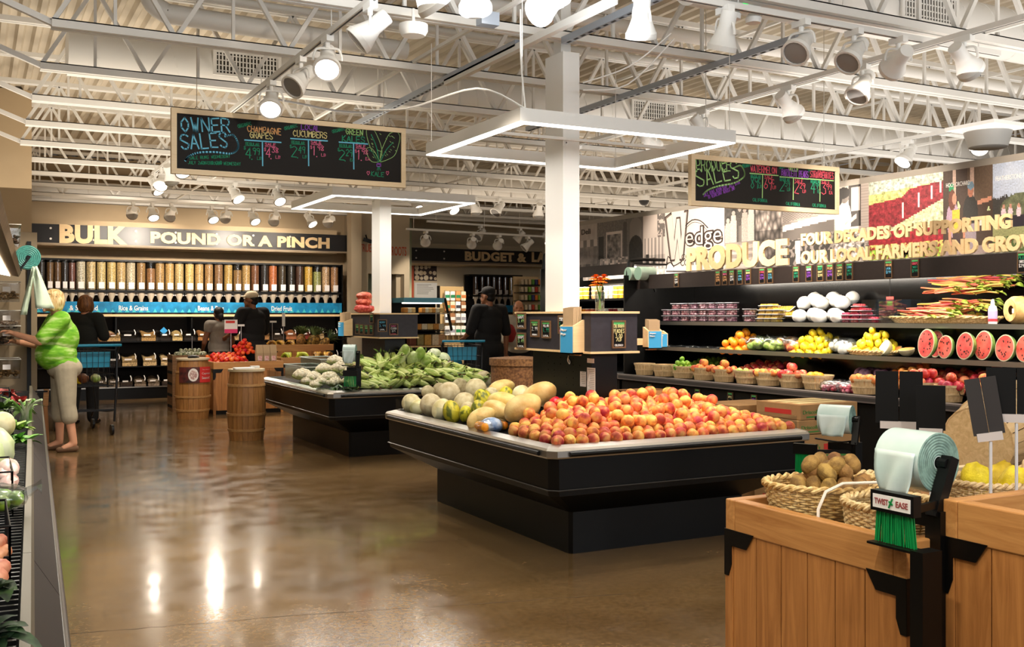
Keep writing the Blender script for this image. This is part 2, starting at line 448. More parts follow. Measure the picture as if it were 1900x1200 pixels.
# wall between the bulk department and the cheese corner, with a doorway
wx0, wx1 = aY(664, 500, 18.4).x, aY(760, 500, 18.4).x
dx0, dx1 = aY(683, 500, 18.4).x, aY(750, 500, 18.4).x
dz1 = aY(715, 508, 18.4).z
wb = MB(); wb.b2((wx0, 18.4, 0), (dx0, 18.6, ZD)); wb.b2((dx1, 18.4, 0), (wx1, 18.6, ZD)); wb.b2((dx0, 18.4, dz1), (dx1, 18.6, ZD))
wb.b2((wx1 - .2, 18.6, 0), (wx1, 21.6, ZD)); wb.b2((wx0, 18.6, 0), (wx0 + .2, 19.4, ZD))
structure('wall_middle', wb, LBEIGE)
structure('wall_doorway', MB().b2((dx0 - .1, 19.5, 0), (dx1 + .6, 19.6, ZD)), M('pale_green_wall', (176, 182, 150), .8))
px0, px1 = aY(647, 500, 18.3).x, aY(666, 500, 18.3).x
structure('wall_pilaster', MB().b2((px0, 18.15, 0), (px1, 18.4, ZD)), LBEIGE)
structure('wall_budget', MB().b2((wx1, 21.6, 0), (XR, 21.8, ZD)), M('cream_wall', (222, 206, 176), .8))
structure('wall_right', MB().b2((XR, YB, 0), (XR + .15, YF, ZD)), BEIGE)
# ------------------------------------------------------------------ joists
def joist(y, i):
    r = thing('roof_joist', f'white open-web steel roof joist under the deck, {nth(i)} from the shop front', 'joist', (0, y, 0), group=None)
    x0, x1, zb, zt = .45, XR - .1, 3.3, 3.98
    b = MB()
    for s in (-1, 1): b.b2((x0, s * .03 - .022, zb), (x1, s * .03 + .022, zb + .058))
    b.b2((x0 - .01, -.052, zb + .05), (x1, .055, zb + .058))
    b.build('bottom_chord', STEEL_W, r)
    b = MB()
    for s in (-1, 1): b.b2((XL + .05, s * .03 - .022, zt), (x1, s * .03 + .022, zt + .045))
    b.build('top_chord', STEEL_W, r)
    b = MB(); n = 17; st = (x1 - x0) / n
    for k in range(n):
        xa = x0 + k * st
        b.bar((xa, 0, zb + .03), (xa + st / 2, 0, zt + .01), .035, .03)
        b.bar((xa + st / 2, 0, zt + .01), (xa + st, 0, zb + .03), .035, .03)
        b.bar((xa + st / 2, 0, zb + .03), (xa + st / 2, 0, zt), .022, .022)
    b.bar((x0 + .02, 0, zb + .03), (XL + .3, 0, zt + .02), .04, .04)
    b.build('web', STEEL_W, r)
    return r
JY = [6.1 + 1.3 * k for k in range(-2, 10)]
for i, y in enumerate(JY): joist(y, i)
br = thing('joist_bridging', 'thin steel bridging rods tying the roof joists together', 'bridging')
for x in (3.0, 6.2, 9.6):
    b = MB(); b.bar((x, JY[0], 3.36), (x, JY[-1], 3.36), .025, .025); b.bar((x, JY[0], 3.96), (x, JY[-1], 3.96), .025, .025)
    b.build('bridging_rod', STEEL_W, br)
gd = thing('roof_girder', 'steel roof girder carrying the joist ends above the bulk wall', 'girder', (0, 18.6, 0))
b = MB(); b.b2((.6, -.08, 3.3), (XR, .08, 3.34)); b.b2((.6, -.008, 3.34), (XR, .008, 3.6)); b.b2((.6, -.08, 3.6), (XR, .08, 3.64)); b.build('beam', STEEL_W, gd)
# ------------------------------------------------------------------ ducts, pipes
def duct(y, z, r, x0, x1, label, gr):
    t = thing('spiral_duct', label, 'air duct', (0, y, z))
    b = MB(); n = 28; pr = []; x = x0
    b.cyl((x0, 0, 0), (x1, 0, 0), r, n=n); b.build('duct_shell', STEEL_W, t, True)
    nr = int((x1 - x0 - .1) / .32); b = MB().tube([(x0 + .04 + .32 * k / 16, math.cos(2 * PI * k / 16) * r, math.sin(2 * PI * k / 16) * r) for k in range(nr * 16)], .006, 4)
    b.build('spiral_seam', STEEL_W, t)
    for gx in gr:
        g = MB(); d = -r - .005
        g.b2((gx, d - .02, -.11), (gx + .6, d, -.09)); g.b2((gx, d - .02, .09), (gx + .6, d, .11)); g.b2((gx, d - .02, -.09), (gx + .03, d, .09)); g.b2((gx + .57, d - .02, -.09), (gx + .6, d, .09))
        fr = g.build('vent_frame', STEEL_W, t)
        g = MB()
        for k in range(18): g.b2((gx + .045 + k * .03, d - .014, -.09), (gx + .057 + k * .03, d - .006, .09))
        for k in range(4): g.b2((gx + .03, d - .010, -.07 + k * .045), (gx + .57, d - .004, -.062 + k * .045))
        g.build('vent_blade', STEEL_W, fr)
        MB().b2((gx + .02, d - .003, -.1), (gx + .58, d, .1)).build('vent_opening', M('vent_dark', (60, 54, 46), .8), fr)
    return t
g1 = aY(378, 160, 9.55).x
duct(9.35, 3.62, .2, aY(125, 140, 9.3).x, XR - .1, 'white spiral duct with grilles crossing above the owner sales board', (g1, g1 + 4.4))
g2 = aY(1655, 20, 5.5).x
duct(5.45, 3.66, .2, 4.2, XR - .1, 'white spiral duct nearest the shop front, above the produce wall', (g2 - .2, g2 + 1.6))
duct(15.8, 3.6, .2, 2.6, XR - .1, 'white spiral duct farthest back, over the bulk department', (4.6,))
def pipe(name, label, pts, r, cat='pipe'):
    return tag(MB().tube(pts, r, 10).build(name, STEEL_W, None, True), label, cat)
pipe('sprinkler_main', 'white sprinkler main pipe running across between the first two joists', [(XL + .1, 6.85, 3.72), (XR - .1, 6.85, 3.72)], .055)
pipe('sprinkler_pipe', 'thin white sprinkler pipe crossing over the produce island', [(1.2, 7.75, 3.75), (XR - .1, 7.75, 3.75)], .03)
pipe('roof_drain_pipe', 'white drain pipe with an elbow beside the duct end', smooth_pts([(1.15, 8.0, 4.1), (1.15, 8.0, 3.8), (1.25, 8.0, 3.68), (1.5, 8.0, 3.66), (3.2, 8.0, 3.62)], 4), .075)
pipe('conduit', 'thin white conduit hanging near the wall above the mural', [(8.6, 7.6, 4.16), (8.6, 7.6, 2.4)], .022)
# ================================================================== COLUMNS AND LIGHT FRAMES
GLOW = M('lit_diffuser', (255, 250, 240), .5, emit=4.0)
C1 = (3.665, 6.22); C2 = (3.935, 10.56)
def column(c, label, top):
    t = thing('clad_column', label, 'column', (c[0], c[1], 0))
    MB().b2((-.067, -.125, .845), (.067, .125, top)).build('column_casing', WHITE, t, bevel=.003)
    MB().b2((-.04, -.05, top), (.04, .05, 4.1)).build('steel_post', STEEL_W, t)
column(C1, 'white square column rising from the melon and peach island', 3.23)
column(C2, 'white square column rising from the corn island', 3.3)
def square_light(c, z, sx, sy, label):
    t = thing('square_pendant_light', label, 'light fixture', (c[0], c[1], z)); w, h = .06, .088
    hx, hy = sx / 2, sy / 2; b = MB()
    b.b2((-hx, -hy, .008), (hx, -hy + w, h)); b.b2((-hx, hy - w, .008), (hx, hy, h))
    b.b2((-hx, -hy + w, .008), (-hx + w, hy - w, h)); b.b2((hx - w, -hy + w, .008), (hx, hy - w, h))
    b.build('housing', WHITE, t)
    g = MB(); e = .002
    g.b2((-hx + e, -hy + e, 0), (hx - e, -hy + w - e, .008)); g.b2((-hx + e, hy - w + e, 0), (hx - e, hy - e, .008))
    g.b2((-hx + e, -hy + w - e, 0), (-hx + w - e, hy - w + e, .008)); g.b2((hx - w + e, -hy + w - e, 0), (hx - e, hy - w + e, .008))
    g.build('diffuser', GLOW, t)
    for sxn in (-1, 1):
        for syn in (-1, 1):
            MB().cyl((sxn * (hx - .03), syn * (hy - .03), h), (sxn * (hx - .03), syn * (hy - .03), 3.36 - z), .0025, n=6).build('hanging_wire', STEEL_W, t)
    b = MB(); b.bar((-.08, 0, h / 2), (-.08 + .01, 0, h / 2), .01); b.bar((-hx + w, 0, h - .02), (hx - w, 0, h - .02), .03, .02); b.build('cross_bar', WHITE, t)
square_light((3.70, 6.10), 2.555, 1.64, 1.44, 'large square glowing light frame around the column of the melon and peach island')
square_light((3.95, 10.62), 2.60, 1.58, 1.5, 'square glowing light frame around the column of the corn island, farther back')
for (c, z, s, p) in (((3.70, 6.10), 2.552, 1.62, 46), ((3.95, 10.62), 2.597, 1.56, 46)):
    for k in range(4):
        a = k * PI / 2; o = area_light('frame_light', (c[0] + math.cos(a) * s / 2 * .96, c[1] + math.sin(a) * s / 2 * .88, z - .004), (0, 0, a + PI / 2), 1.4, .05, p / 4, (1, .93, .84))
# ================================================================== TRACKS AND SPOTS
ZT = 3.2
def track(label, p0, p1, up=.14):
    t = thing('light_track', label, 'track', p0); d = Vector(p1) - Vector(p0)
    MB().bar((0, 0, 0), d, .036, .036, up=(0, 0, 1)).build('rail', STEEL_W, t)
    MB().bar((0, 0, -.0186), d + Vector((0, 0, -.0186)), .012, .002, up=(0, 0, 1)).build('rail_slot', M('rail_slot', (70, 68, 66), .6), t)
    n = max(2, int(d.length / 1.6)); b = None
    for k in range(n + 1):
        q = d * ((k + .1) / (n + .2)); MB().cyl(q, q + Vector((0, 0, up)), .004, n=6).build('hanger_rod', STEEL_W, t)
    return t
track('long white lighting track running back past the owner sales board', (2.0, 4.3, ZT), (2.0, 13.6, ZT))
track('white lighting track in front of the produce wall', (5.6, 3.6, ZT), (5.6, 10.2, ZT))
track('white lighting track behind the wall of farm photos', (8.4, 4.6, ZT), (8.4, 12.5, ZT))
track('white lighting track across the front of the shop near the peaches', (1.7, 4.8, ZT + .05), (6.4, 4.8, ZT + .05))
track('white lighting track crossing just before the bulk sign', (1.0, 16.5, ZT - .05), (6.2, 16.5, ZT - .05), .2)
track('white lighting track over the crossing behind the corn island', (2.6, 13.9, ZT), (8.0, 13.9, ZT))
track('upper white lighting track in front of the budget sign', (7.2, 17.0, ZT - .1), (11.4, 17.8, ZT - .1), 1.05)
track('lower white lighting track in front of the budget sign', (6.6, 16.5, ZT - .3), (9.8, 16.9, ZT - .3), .42)
LENS_ON = M('lit_lamp_face', (255, 244, 226), .4, emit=5.5)
LENS_OFF = M('lamp_reflector', (140, 138, 136), .6)
def make_spot(on):
    t = thing('track_spotlight', 'x', 'spotlight')
    # hangs from z=0; the head looks along local -z tilted by the head's own matrix (set per copy through its variants)
    return t
def spot_parts(t, on, tilt, azi):
    d = Vector((math.sin(tilt) * math.cos(azi), math.sin(tilt) * math.sin(azi), -math.cos(tilt)))
    piv = Vector((0, 0, -.11)); x, y, z = basis(d)
    b = MB(); b.box((0, 0, -.01), (.035, .09, .03)); b.cyl((0, 0, -.02), (0, 0, -.05), .012, n=8); b.build('track_adapter', WHITE, t)
    b = MB()
    for s in (-1, 1):
        pts = [Vector((0, 0, -.05)), Vector((0, 0, -.055)) + x * s * .05, piv + x * s * .066 + Vector((0, 0, .02)), piv + x * s * .066]
        b.tube(smooth_pts(pts, 4), .006, 6)
    b.build('yoke', WHITE, t, True)
    R = Matrix((x, y, d)).transposed(); c = piv
    b = MB(); b.lathe([(0, -.095), (.034, -.095), (.036, -.09), (.036, -.02), (.04, -.01), (.05, .02), (.062, .05), (.066, .055), (.066, .078), (.056, .078), (.056, .06)], 18, c, R); b.build('lamp_head', WHITE, t, True, 35)
    b = MB(); b.lathe([(.056, .07), (.03, .073), (0, .074)], 18, c, R); b.build('lamp_face', LENS_ON if on else LENS_OFF, t, True)
    if on:
        rb = MB(); rb.lathe([(.0565, .0785), (.066, .079)], 18, c, R); 
    return t, piv + d * .09, d
SPOT_N = [0]
def spot_at(p, label, tilt, azi, on, power=0, angle=46, scale=1.35, warm=(1.0, .87, .72)):
    t = thing('track_spotlight', label, 'spotlight', p, group=None)
    _, q, d = spot_parts(t, on, tilt, azi)
    t.scale = (scale,) * 3
    if power: spot_light(Vector(p) + q * scale + d * .06, Vector(p) + q * scale + d * 2, power, angle, warm)
    return t
A = math.radians
PW = 1.0
WARM = (1.0, .80, .58); NEUT = (1.0, .9, .78)
# long track beside the owner sales board (X=2.0); positions by depth along the track
for i, (y, tilt, az, on, pw, lab) in enumerate([
    (4.75, 40, 10, 0, 0, 'unlit spotlight nearest the front on the long track beside the owner sales board'),
    (5.55, 48, 160, 0, 0, 'white spotlight turned away on the long track above the owner sales board'),
    (6.35, 44, -110, 1, 130, 'lit spotlight with ringed face on the long track ahead of the owner sales board'),
    (6.95, 50, 205, 0, 160, 'spotlight pointing down to the mushroom rack on the long track'),
    (7.75, 42, -110, 1, 130, 'lit spotlight just above the edge of the owner sales board'),
    (10.1, 40, -70, 1, 130, 'lit spotlight peeping out under the owner sales board'),
    (10.8, 45, 30, 0, 200, 'unlit spotlight behind the low corner of the owner sales board'),
    (11.6, 42, -80, 1, 130, 'lit spotlight first in the cluster below the owner sales board'),
    (12.3, 45, 60, 0, 180, 'unlit spotlight in the middle of the cluster near the bulk wall'),
    (12.9, 42, -110, 1, 130, 'lit spotlight farthest along the cluster near the bulk wall'),
    (13.4, 40, -50, 1, 130, 'lit spotlight at the far end of the long track')]):
    spot_at((2.0, y, ZT - .02), lab, A(tilt), A(az), on, pw * PW)
for i, (y, tilt, az, on, pw, lab) in enumerate([
    (4.45, 57, 8, 0, 135, 'large unlit spotlight on the produce wall track above the tractor photo'),
    (5.3, 38, 185, 0, 130, 'spotlight on the produce wall track swung toward the peaches'),
    (6.05, 54, 12, 0, 135, 'spotlight hanging straight down on the produce wall track above the produce sales board'),
    (7.1, 45, -10, 0, 260, 'spotlight on the produce wall track by the wire of the produce sales board'),
    (7.9, 57, 10, 0, 135, 'spotlight on the produce wall track over the corner of the large light frame'),
    (9.2, 56, 0, 0, 135, 'spotlight at the far end of the produce wall track')]):
    spot_at((5.6, y, ZT - .02), lab, A(tilt), A(az), on, pw * PW, 75)
for i, (y, tilt, az, on, pw, lab) in enumerate([
    (7.35, 40, 180, 1, 150, 'lit spotlight above the woman in the farm photo'),
    (6.5, 48, 215, 1, 150, 'lit spotlight above the lettuce field photo')]):
    spot_at((8.4, y, ZT - .02), lab, A(tilt), A(az), on, 0)
for i, (x, tilt, az, on, pw, lab) in enumerate([
    (2.3, 45, 60, 0, 120, 'spotlight at the start of the front track beside the long track'),
    (2.75, 82, 100, 0, 70, 'spotlight on the front track right above the light frame column'),
    (3.35, 24, 60, 0, 90, 'spotlight on the front track with loose cables behind it'),
    (3.95, 20, 90, 0, 90, 'spotlight on the front track above the peaches, hanging straight down'),
    (4.55, 50, 200, 0, 80, 'spotlight on the front track leaning sideways before the duct'),
    (5.0, 46, 190, 0, 80, 'spotlight on the front track near the crossing of the tracks'),
    (5.4, 72, 68, 0, 30, 'spotlight at the end of the front track beside the crossing')]):
    spot_at((x, 4.8, ZT + .03), lab, A(tilt), A(az), on, pw * PW)
for i, (u, tilt, az, on, pw) in enumerate([(247, 74, 92, 0, 55), (283, 35, -80, 1, 60), (318, 58, 100, 0, 230), (393, 40, -75, 1, 90), (420, 74, 90, 0, 55), (470, 40, -70, 1, 90), (510, 58, 90, 0, 230), (575, 40, -60, 1, 90), (612, 74, 95, 0, 55)]):
    x = aY(u, 390, 16.5).x
    spot_at((x, 16.5, ZT - .07), f'{"lit" if on else "unlit"} spotlight, {nth(i)} along the track just before the bulk sign', A(tilt), A(az), on, pw * PW, 95)
for i, (u, tilt, az, on, pw) in enumerate([(436, 42, -60, 1, 120), (516, 42, -80, 1, 120), (770, 40, -70, 1, 120), (838, 42, -75, 1, 120), (880, 40, 30, 0, 190), (925, 46, 200, 0, 190), (1000, 40, 70, 0, 150)]):
    x = aY(u, 345, 13.9).x
    spot_at((x, 13.9, ZT - .02), f'{"lit" if on else "unlit"} spotlight, {nth(i)} along the track behind the corn island', A(tilt), A(az), on, pw * PW)
for i, (t_, tilt, az, on, pw) in enumerate([(.28, 50, 200, 0, 0), (.5, 42, 150, 0, 0), (.66, 40, -85, 1, 170), (.84, 40, -80, 1, 170)]):
    spot_at((7.2 + 4.2 * t_, 17.0 + .8 * t_, ZT - .127), f'{"lit" if on else "unlit"} spotlight, {nth(i)} along the upper track before the budget sign', A(tilt), A(az), on, pw * PW)
for i, (t_, tilt, az, on, pw) in enumerate([(.12, 66, 70, 0, 110), (.42, 66, 75, 0, 110), (.6, 66, 85, 0, 240), (.8, 50, 170, 0, 0)]):
    spot_at((6.6 + 3.2 * t_, 16.5 + .4 * t_, ZT - .327), f'unlit spotlight, {nth(i)} along the lower track before the budget sign', A(tilt), A(az), on, pw * PW)
# ================================================================== OTHER CEILING FITTINGS
def strut(label, p0, p1):
    t = thing('slotted_strut', label, 'strut channel', p0); d = Vector(p1) - Vector(p0); L = d.length; e = d.normalized()
    MB().bar((0, 0, 0), d, .045, .045, up=(0, 0, 1)).build('channel', M('galvanised', (168, 176, 188), .4, .6), t)
    b = MB(); k = .05
    while k < L - .06: b.bar(e * k + Vector((0, 0, -.0235)), e * (k + .045) + Vector((0, 0, -.0235)), .016, .002, up=(0, 0, 1)); k += .09
    b.build('slot_row', M('slot_dark', (40, 40, 42), .8), t)
strut('galvanised slotted strut hanging under the joists above the owner sales board', (3.3, 6.2, 3.27), (3.3, 9.6, 3.27))
strut('galvanised slotted strut over the front corner of the large light frame', (3.55, 4.6, 3.27), (3.55, 6.0, 3.27))
strut('galvanised slotted strut crossing over the produce wall', (4.9, 5.2, 3.27), (4.9, 9.0, 3.27))
tag(MB().bar((3.3, 5.0, 3.24), (3.3, 7.4, 3.24), .045, .045).build('unistrut_beam', STEEL_W), 'white strut beam bolted in front of the column top', 'beam')
tag(MB().tube(smooth_pts([(2.2, 8.78, 3.28), (2.5, 8.80, 3.26), (2.9, 8.78, 3.22), (3.27, 8.78, 3.25)], 6), .01, 6).build('armoured_cable', M('grey_cable', (140, 140, 142), .5), None, True), 'grey armoured cable draped along the joist over the owner sales board', 'cable')
def cables(label, pts_list):
    t = thing('loose_cable', label, 'cable', (0, 0, 0))
    for k, p in enumerate(pts_list): MB().tube(smooth_pts(p, 5), .006, 5).build('cable_strand', WHITE, t, True)
cables('bundle of loose white cables looping over the large light frame', [[(2.93, 5.41, 2.646), (2.95, 5.5, 2.95), (3.0, 5.6, 3.3)], [(2.93, 5.41, 2.646), (2.7, 5.6, 2.78), (2.4, 6.0, 2.7), (2.2, 6.4, 2.75)], [(3.7, 6.0, 3.0), (3.95, 5.8, 3.1), (4.15, 5.6, 3.3)], [(3.7, 6.0, 2.95), (4.0, 5.9, 3.0), (4.25, 5.7, 3.3)]])
def disc_fixture(label, p, r=.14, sq=False):
    t = thing('smoke_detector' if not sq else 'ceiling_speaker', label, 'detector' if not sq else 'speaker', p)
    if sq:
        MB().b2((-r * 1.2, -r * 1.2, 0), (r * 1.2, r * 1.2, .03)).build('mounting_plate', WHITE, t)
        MB().lathe([(0, -.16), (r * .7, -.16), (r * .78, -.15), (r, 0), (0, 0)], 20).build('speaker_can', WHITE, t, True)
    else:
        MB().lathe([(0, -.05), (r * .8, -.05), (r, -.02), (r, 0.02), (0, .02)], 20).build('detector_body', WHITE, t, True)
        MB().cyl((0, 0, .02), (0, 0, .12), .01, n=6).build('stem', WHITE, t)
disc_fixture('white round ceiling speaker under a square plate above the tractor photo', tuple(aX(1833, 240, 7.6)), .2, True)
disc_fixture('small white round junction cover on the joist over the owner sales board', tuple(aY(767, 52, 5.9)), .09)
e = aY(1375, 20, 4.9)
t = thing('emergency_light', 'white emergency light with twin heads under the front joist', 'emergency light', tuple(e))
MB().b2((-.13, -.04, 0), (.13, .04, .1)).build('housing', WHITE, t, bevel=.01)
for s in (-1, 1): MB().lathe([(0, 0), (.045, 0), (.05, .03), (.03, .06), (0, .06)], 16, (s * .08, -.02, -.07)).build('lamp_head', WHITE, t, True)
MB().b2((-.02, -.042, .03), (.02, -.04, .05)).build('status_light', M('green_status', (40, 200, 90), .4, emit=1.5), t)
MB().cyl((0, 0, .1), (0, 0, .3), .012, n=8).build('stem', WHITE, t)
tag(MB().b2(tuple(aY(905, 36, 5.6) + Vector((-.06, -.04, -.04))), tuple(aY(905, 36, 5.6) + Vector((.06, .04, .04)))).build('junction_box', M('galvanised', (168, 176, 188))), 'grey junction box on the joist near the top of the scene', 'junction box')
c = aY(1195, 372, 13.0)
t = thing('dome_camera', 'dark dome camera on a stem above the far end of the farm photos', 'security camera', tuple(c))
MB().cyl((0, 0, .06), (0, 0, 1.2), .015, n=8).build('stem', WHITE, t); MB().lathe([(0, .07), (.09, .07), (.09, 0), (0, 0)], 16).build('housing', WHITE, t, True)
MB().ell((0, 0, 0), (.08, .08, .08)).build('dome', M('smoked_dome', (30, 28, 28), .1), t, True)
c = aY(682, 447, 18.3)
t = thing('security_camera', 'black security camera on a bracket by the red wall lettering', 'security camera', tuple(c))
MB().bar((0, .1, .12), (0, 0, 0), .02).build('bracket', BLACK, t); MB().bar((-.08, 0, .03), (.1, -.08, -.03), .07).build('camera_body', BLACK, t)
# ================================================================== WINDOW LIGHT, ADDED CEILING FILL AND SPOT BEAMS
area_light('window_light', (3.5, YB + .3, 3.0), (A(104), 0, 0), 12, 1.6, 280, (.94, .97, 1.0))
for (x, y, w, d, p, c) in ((1.05, 3.1, 4.6, 4.6, 240, (.93, .97, 1.0)), (8.5, 6, 6, 7, 180, (1.0, .93, .85)), (1.7, 11.8, 3.6, 6.5, 115, (1.0, .88, .72)), (9.5, 13, 6, 6, 110, (1.0, .84, .66)), (3.6, 16.4, 5, 3, 36, (1.0, .80, .58))):
    area_light('ceiling_fill', (x, y, 2.95), (PI, 0, 0), w, d, p, c)  # added fill shining up at the ceiling, not fixtures of the shop
for p, t_, w, a in (((.5, 1.3, 3.15), (2.2, 2.3, .55), 120, 50), ((1.6, .4, 3.15), (2.9, 2.2, .75), 120, 55), ((.9, 4.6, 3.15), (.15, 4.8, .75), 90, 60), ((.9, 8.2, 3.15), (.3, 8.6, .7), 90, 60), ((1.2, 10.2, 3.1), (.5, 11.7, 1.2), 190, 60), ((1.4, 2.2, 3.15), (1.5, 2.6, 0), 60, 70)):
    spot_light(p, t_, w, a, (1.0, .9, .76))  # beams added without lamp heads over the front bins, left case and rack
# ================================================================== HANGING CHALKBOARDS
def panel_frame(tl, tr, bl):
    """origin at bottom-left, unit axes, size of a board given three corners"""
    ex = Vector(tr) - Vector(tl); ey = Vector(tl) - Vector(bl); return Vector(bl), ex.normalized(), ey.normalized(), ex.length, ey.length
def hanging_board(label, o, W, H, fw):
    """board in the X-Z plane facing -Y; local origin bottom-left"""
    t = thing('hanging_chalkboard', label, 'chalkboard sign', o)
    MB().b2((fw * .5, -.008, fw * .5), (W - fw * .5, .012, H - fw * .5)).build('board', CHALKB, t)
    b = MB(); b.b2((0, -.022, 0), (W, .024, fw)); b.b2((0, -.022, H - fw), (W, .024, H))
    b.build('frame_rail', PINEF, t)
    b = MB(); b.b2((0, -.022, fw), (fw, .024, H - fw)); b.b2((W - fw, -.022, fw), (W, .024, H - fw)); b.build('frame_stile', PINEF, t)
    for x in (W * .1, W * .9):
        b = MB().cyl((x, 0, H), (x, 0, ZD + .01 - o[2]), .003, n=6); b.tube([(x + math.cos(a) * .012, 0, H + .012 + math.sin(a) * .012) for a in [k * PI / 5 for k in range(11)]], .003, 5)
        b.build('hanging_wire', STEEL, t)
    return t
def CH_(name, c): return M(name, c, .8)
CBL = CH_('chalk_blue', (110, 196, 232)); CGR = CH_('chalk_green', (36, 160, 120)); CYE = CH_('chalk_cream', (236, 226, 160)); CPK = CH_('chalk_pink', (240, 120, 165))
CPU = CH_('chalk_purple', (150, 80, 200)); CLG = CH_('chalk_lime', (170, 220, 140)); CWH = CH_('chalk_white', (240, 240, 240)); CRD = CH_('chalk_red', (228, 90, 110)); COR = CH_('chalk_tan', (232, 178, 120))
ob = aZ(314, 322, 2.48); OW, OH = 1.9, .5
ob = (1.32, 8.08, 2.48)
T = hanging_board('long framed owner sales chalkboard with a drawn kale bunch', ob, OW, OH, .04)
EX, EZ = Vector((1, 0, 0)), Vector((0, 0, 1)); S = OW / 1820.0
def op(x, y): return Vector(((x - 45) * S, -.0085, OH - ((y - (85 + (x - 45) * .083)) / (500 - (x - 45) * .028)) * OH))   # crop of the board, 1900 x 743
ch = {}
def W_(c, s, x, y, h, w=None, th=.006, **k):
    mb = ch.setdefault(c.name, (c, MB()))[1]
    p = op(x, y); q = op(x + (w or 10), y + (w or 10) * k.pop('tilt', .09)); ex = (q - p).normalized(); ey = Vector((-ex.z, 0, ex.x))
    chalk(mb, s, p, ex, ey, h * S, (w * S) if w else None, th, **k)
def ST_(c, pts, th=.006, sm=5):
    mb = ch.setdefault(c.name, (c, MB()))[1]; P = [op(*q) for q in pts]
    stroke(mb, smooth_pts(P, sm) if sm else P, (0, -1, 0), th)
W_(CBL, 'OWNER', 118, 268, 100, 345, .011, tilt=0.0); W_(CBL, 'SALES', 120, 400, 105, 330, .011, tilt=-.06)
ST_(CBL, [(430, 300), (490, 290), (525, 350), (520, 400), (470, 430), (360, 420), (240, 425), (170, 455), (145, 488)], .014)
for s, x, y, w, tl in (('SALE RUNS WEDNESDAY', 175, 478, 295, -.06), ('JULY 26TH THROUGH WEDNESDAY', 165, 512, 380, .02), ('AUGUST 2ND', 255, 515, 155, -.03)): W_(CGR, s, x, y, 22, w, .0032, tilt=tl, wob=.3)
def item(ox, oy, name1, c1, x1, w1, name2, c2, x2, w2, tx0, tx1, ty, mid, bot, org, reg, d1, sal, d2, unit):
    W_(CGR, 'ORGANIC', org[0], org[1], 26, 105, .0035, tilt=-.25)
    W_(c1, name1, x1[0], x1[1], 46, w1, .006, tilt=.09); W_(c2, name2, x2[0], x2[1], 46, w2, .006, tilt=.06)
    ST_(CBL, [(tx0, ty), (tx1, ty + (tx1 - tx0) * .06)], .010, 0); ST_(CBL, [(mid, ty + 14), (mid + 2, bot)], .010, 0)
    W_(CGR, 'REGULAR', reg[0], reg[1], 20, 100, .0032); ST_(CGR, [(reg[0], reg[1] + 6), (reg[0] + 105, reg[1] + 10)], .003, 0)
    W_(CPK, 'SALE', sal[0], sal[1], 22, 80, .004); ST_(CPK, [(sal[0], sal[1] + 8), (sal[0] + 90, sal[1] + 14)], .003, 0)
    W_(CGR, '$', reg[0] - 14, reg[1] + 34, 22, 14, .003); W_(CGR, d1[0], reg[0], reg[1] + 100, 80, 40, .006); W_(CGR, '.', reg[0] + 44, reg[1] + 110, 20, 8, .008); W_(CGR, d1[1], reg[0] + 54, reg[1] + 72, 52, 50, .005); W_(CGR, unit, reg[0] + 88, reg[1] + 112, 22, 30, .003)
    W_(CPK, '$', sal[0] - 6, sal[1] + 40, 22, 14, .003); W_(CPK, d2[0], sal[0] + 8, sal[1] + 90, 74, 32, .006); W_(CPK, '.', sal[0] + 42, sal[1] + 100, 20, 8, .008); W_(CPK, d2[1], sal[0] + 52, sal[1] + 52, 36, 48, .0048); W_(CPK, unit, sal[0] + 82, sal[1] + 98, 22, 34, .003)
item(0, 0, 'CHAMPAGNE', COR, (595, 262), 255, 'GRAPES', CYE, (615, 308), 170, 575, 850, 326, 708, 520, (528, 236), (582, 362), '4 99'.split(), (728, 366), '4 38'.split(), 'LB')
item(0, 0, 'LOCAL', CPU, (1008, 244), 145, 'CUCUMBERS', CYE, (945, 294), 265, 925, 1215, 312, 1064, 518, (880, 250), (932, 348), '2 49'.split(), (1085, 348), '1 98'.split(), 'LB')
item(0, 0, 'GREEN', CLG, (1365, 276), 138, 'KALES', CGR, (1335, 332), 185, 1310, 1545, 338, 1428, 542, (1258, 272), (1312, 370), '2 29'.split(), (1446, 376), '1 98'.split(), 'EA')
ST_(CLG, [(1640, 490), (1600, 440), (1560, 360), (1540, 300), (1535, 250), (1560, 238), (1600, 250), (1630, 300), (1655, 360), (1665, 420), (1640, 490)], .0045)
ST_(CLG, [(1650, 490), (1655, 420), (1690, 340), (1730, 275), (1790, 262), (1818, 300), (1800, 380), (1770, 440), (1715, 470), (1650, 490)], .0045)
ST_(CLG, [(1630, 490), (1580, 485), (1545, 440), (1535, 390), (1570, 380), (1610, 420), (1635, 470)], .0045)
for a in (((1640, 490), (1620, 380), (1575, 280)), ((1650, 490), (1700, 400), (1760, 340)), ((1635, 490), (1590, 420), (1555, 395))): ST_(CGR, a, .006)
for k in range(26): a, b_ = 1560 + rnd.random() * 230, 270 + rnd.random() * 180; ST_(CLG, [(a, b_), (a + 12, b_ + 8)], .003, 0)
ST_(CPU, [(1622, 500), (1655, 500), (1655, 522), (1622, 522), (1622, 500), (1655, 512)], .005, 0)
for dx in (-14, 0, 14): ST_(CGR, [(1638 + dx * .4, 524), (1638 + dx, 552)], .004, 0)
W_(CGR, 'KALE', 1575, 592, 34, 105, .0045)
for hx in (1550, 1712): ST_(CPK, [(hx, 588), (hx - 12, 570), (hx - 8, 558), (hx, 566), (hx + 8, 558), (hx + 12, 570), (hx, 588)], .0035, 0)
for c, mb in ch.values(): mb.build('chalk_lettering', c, T)
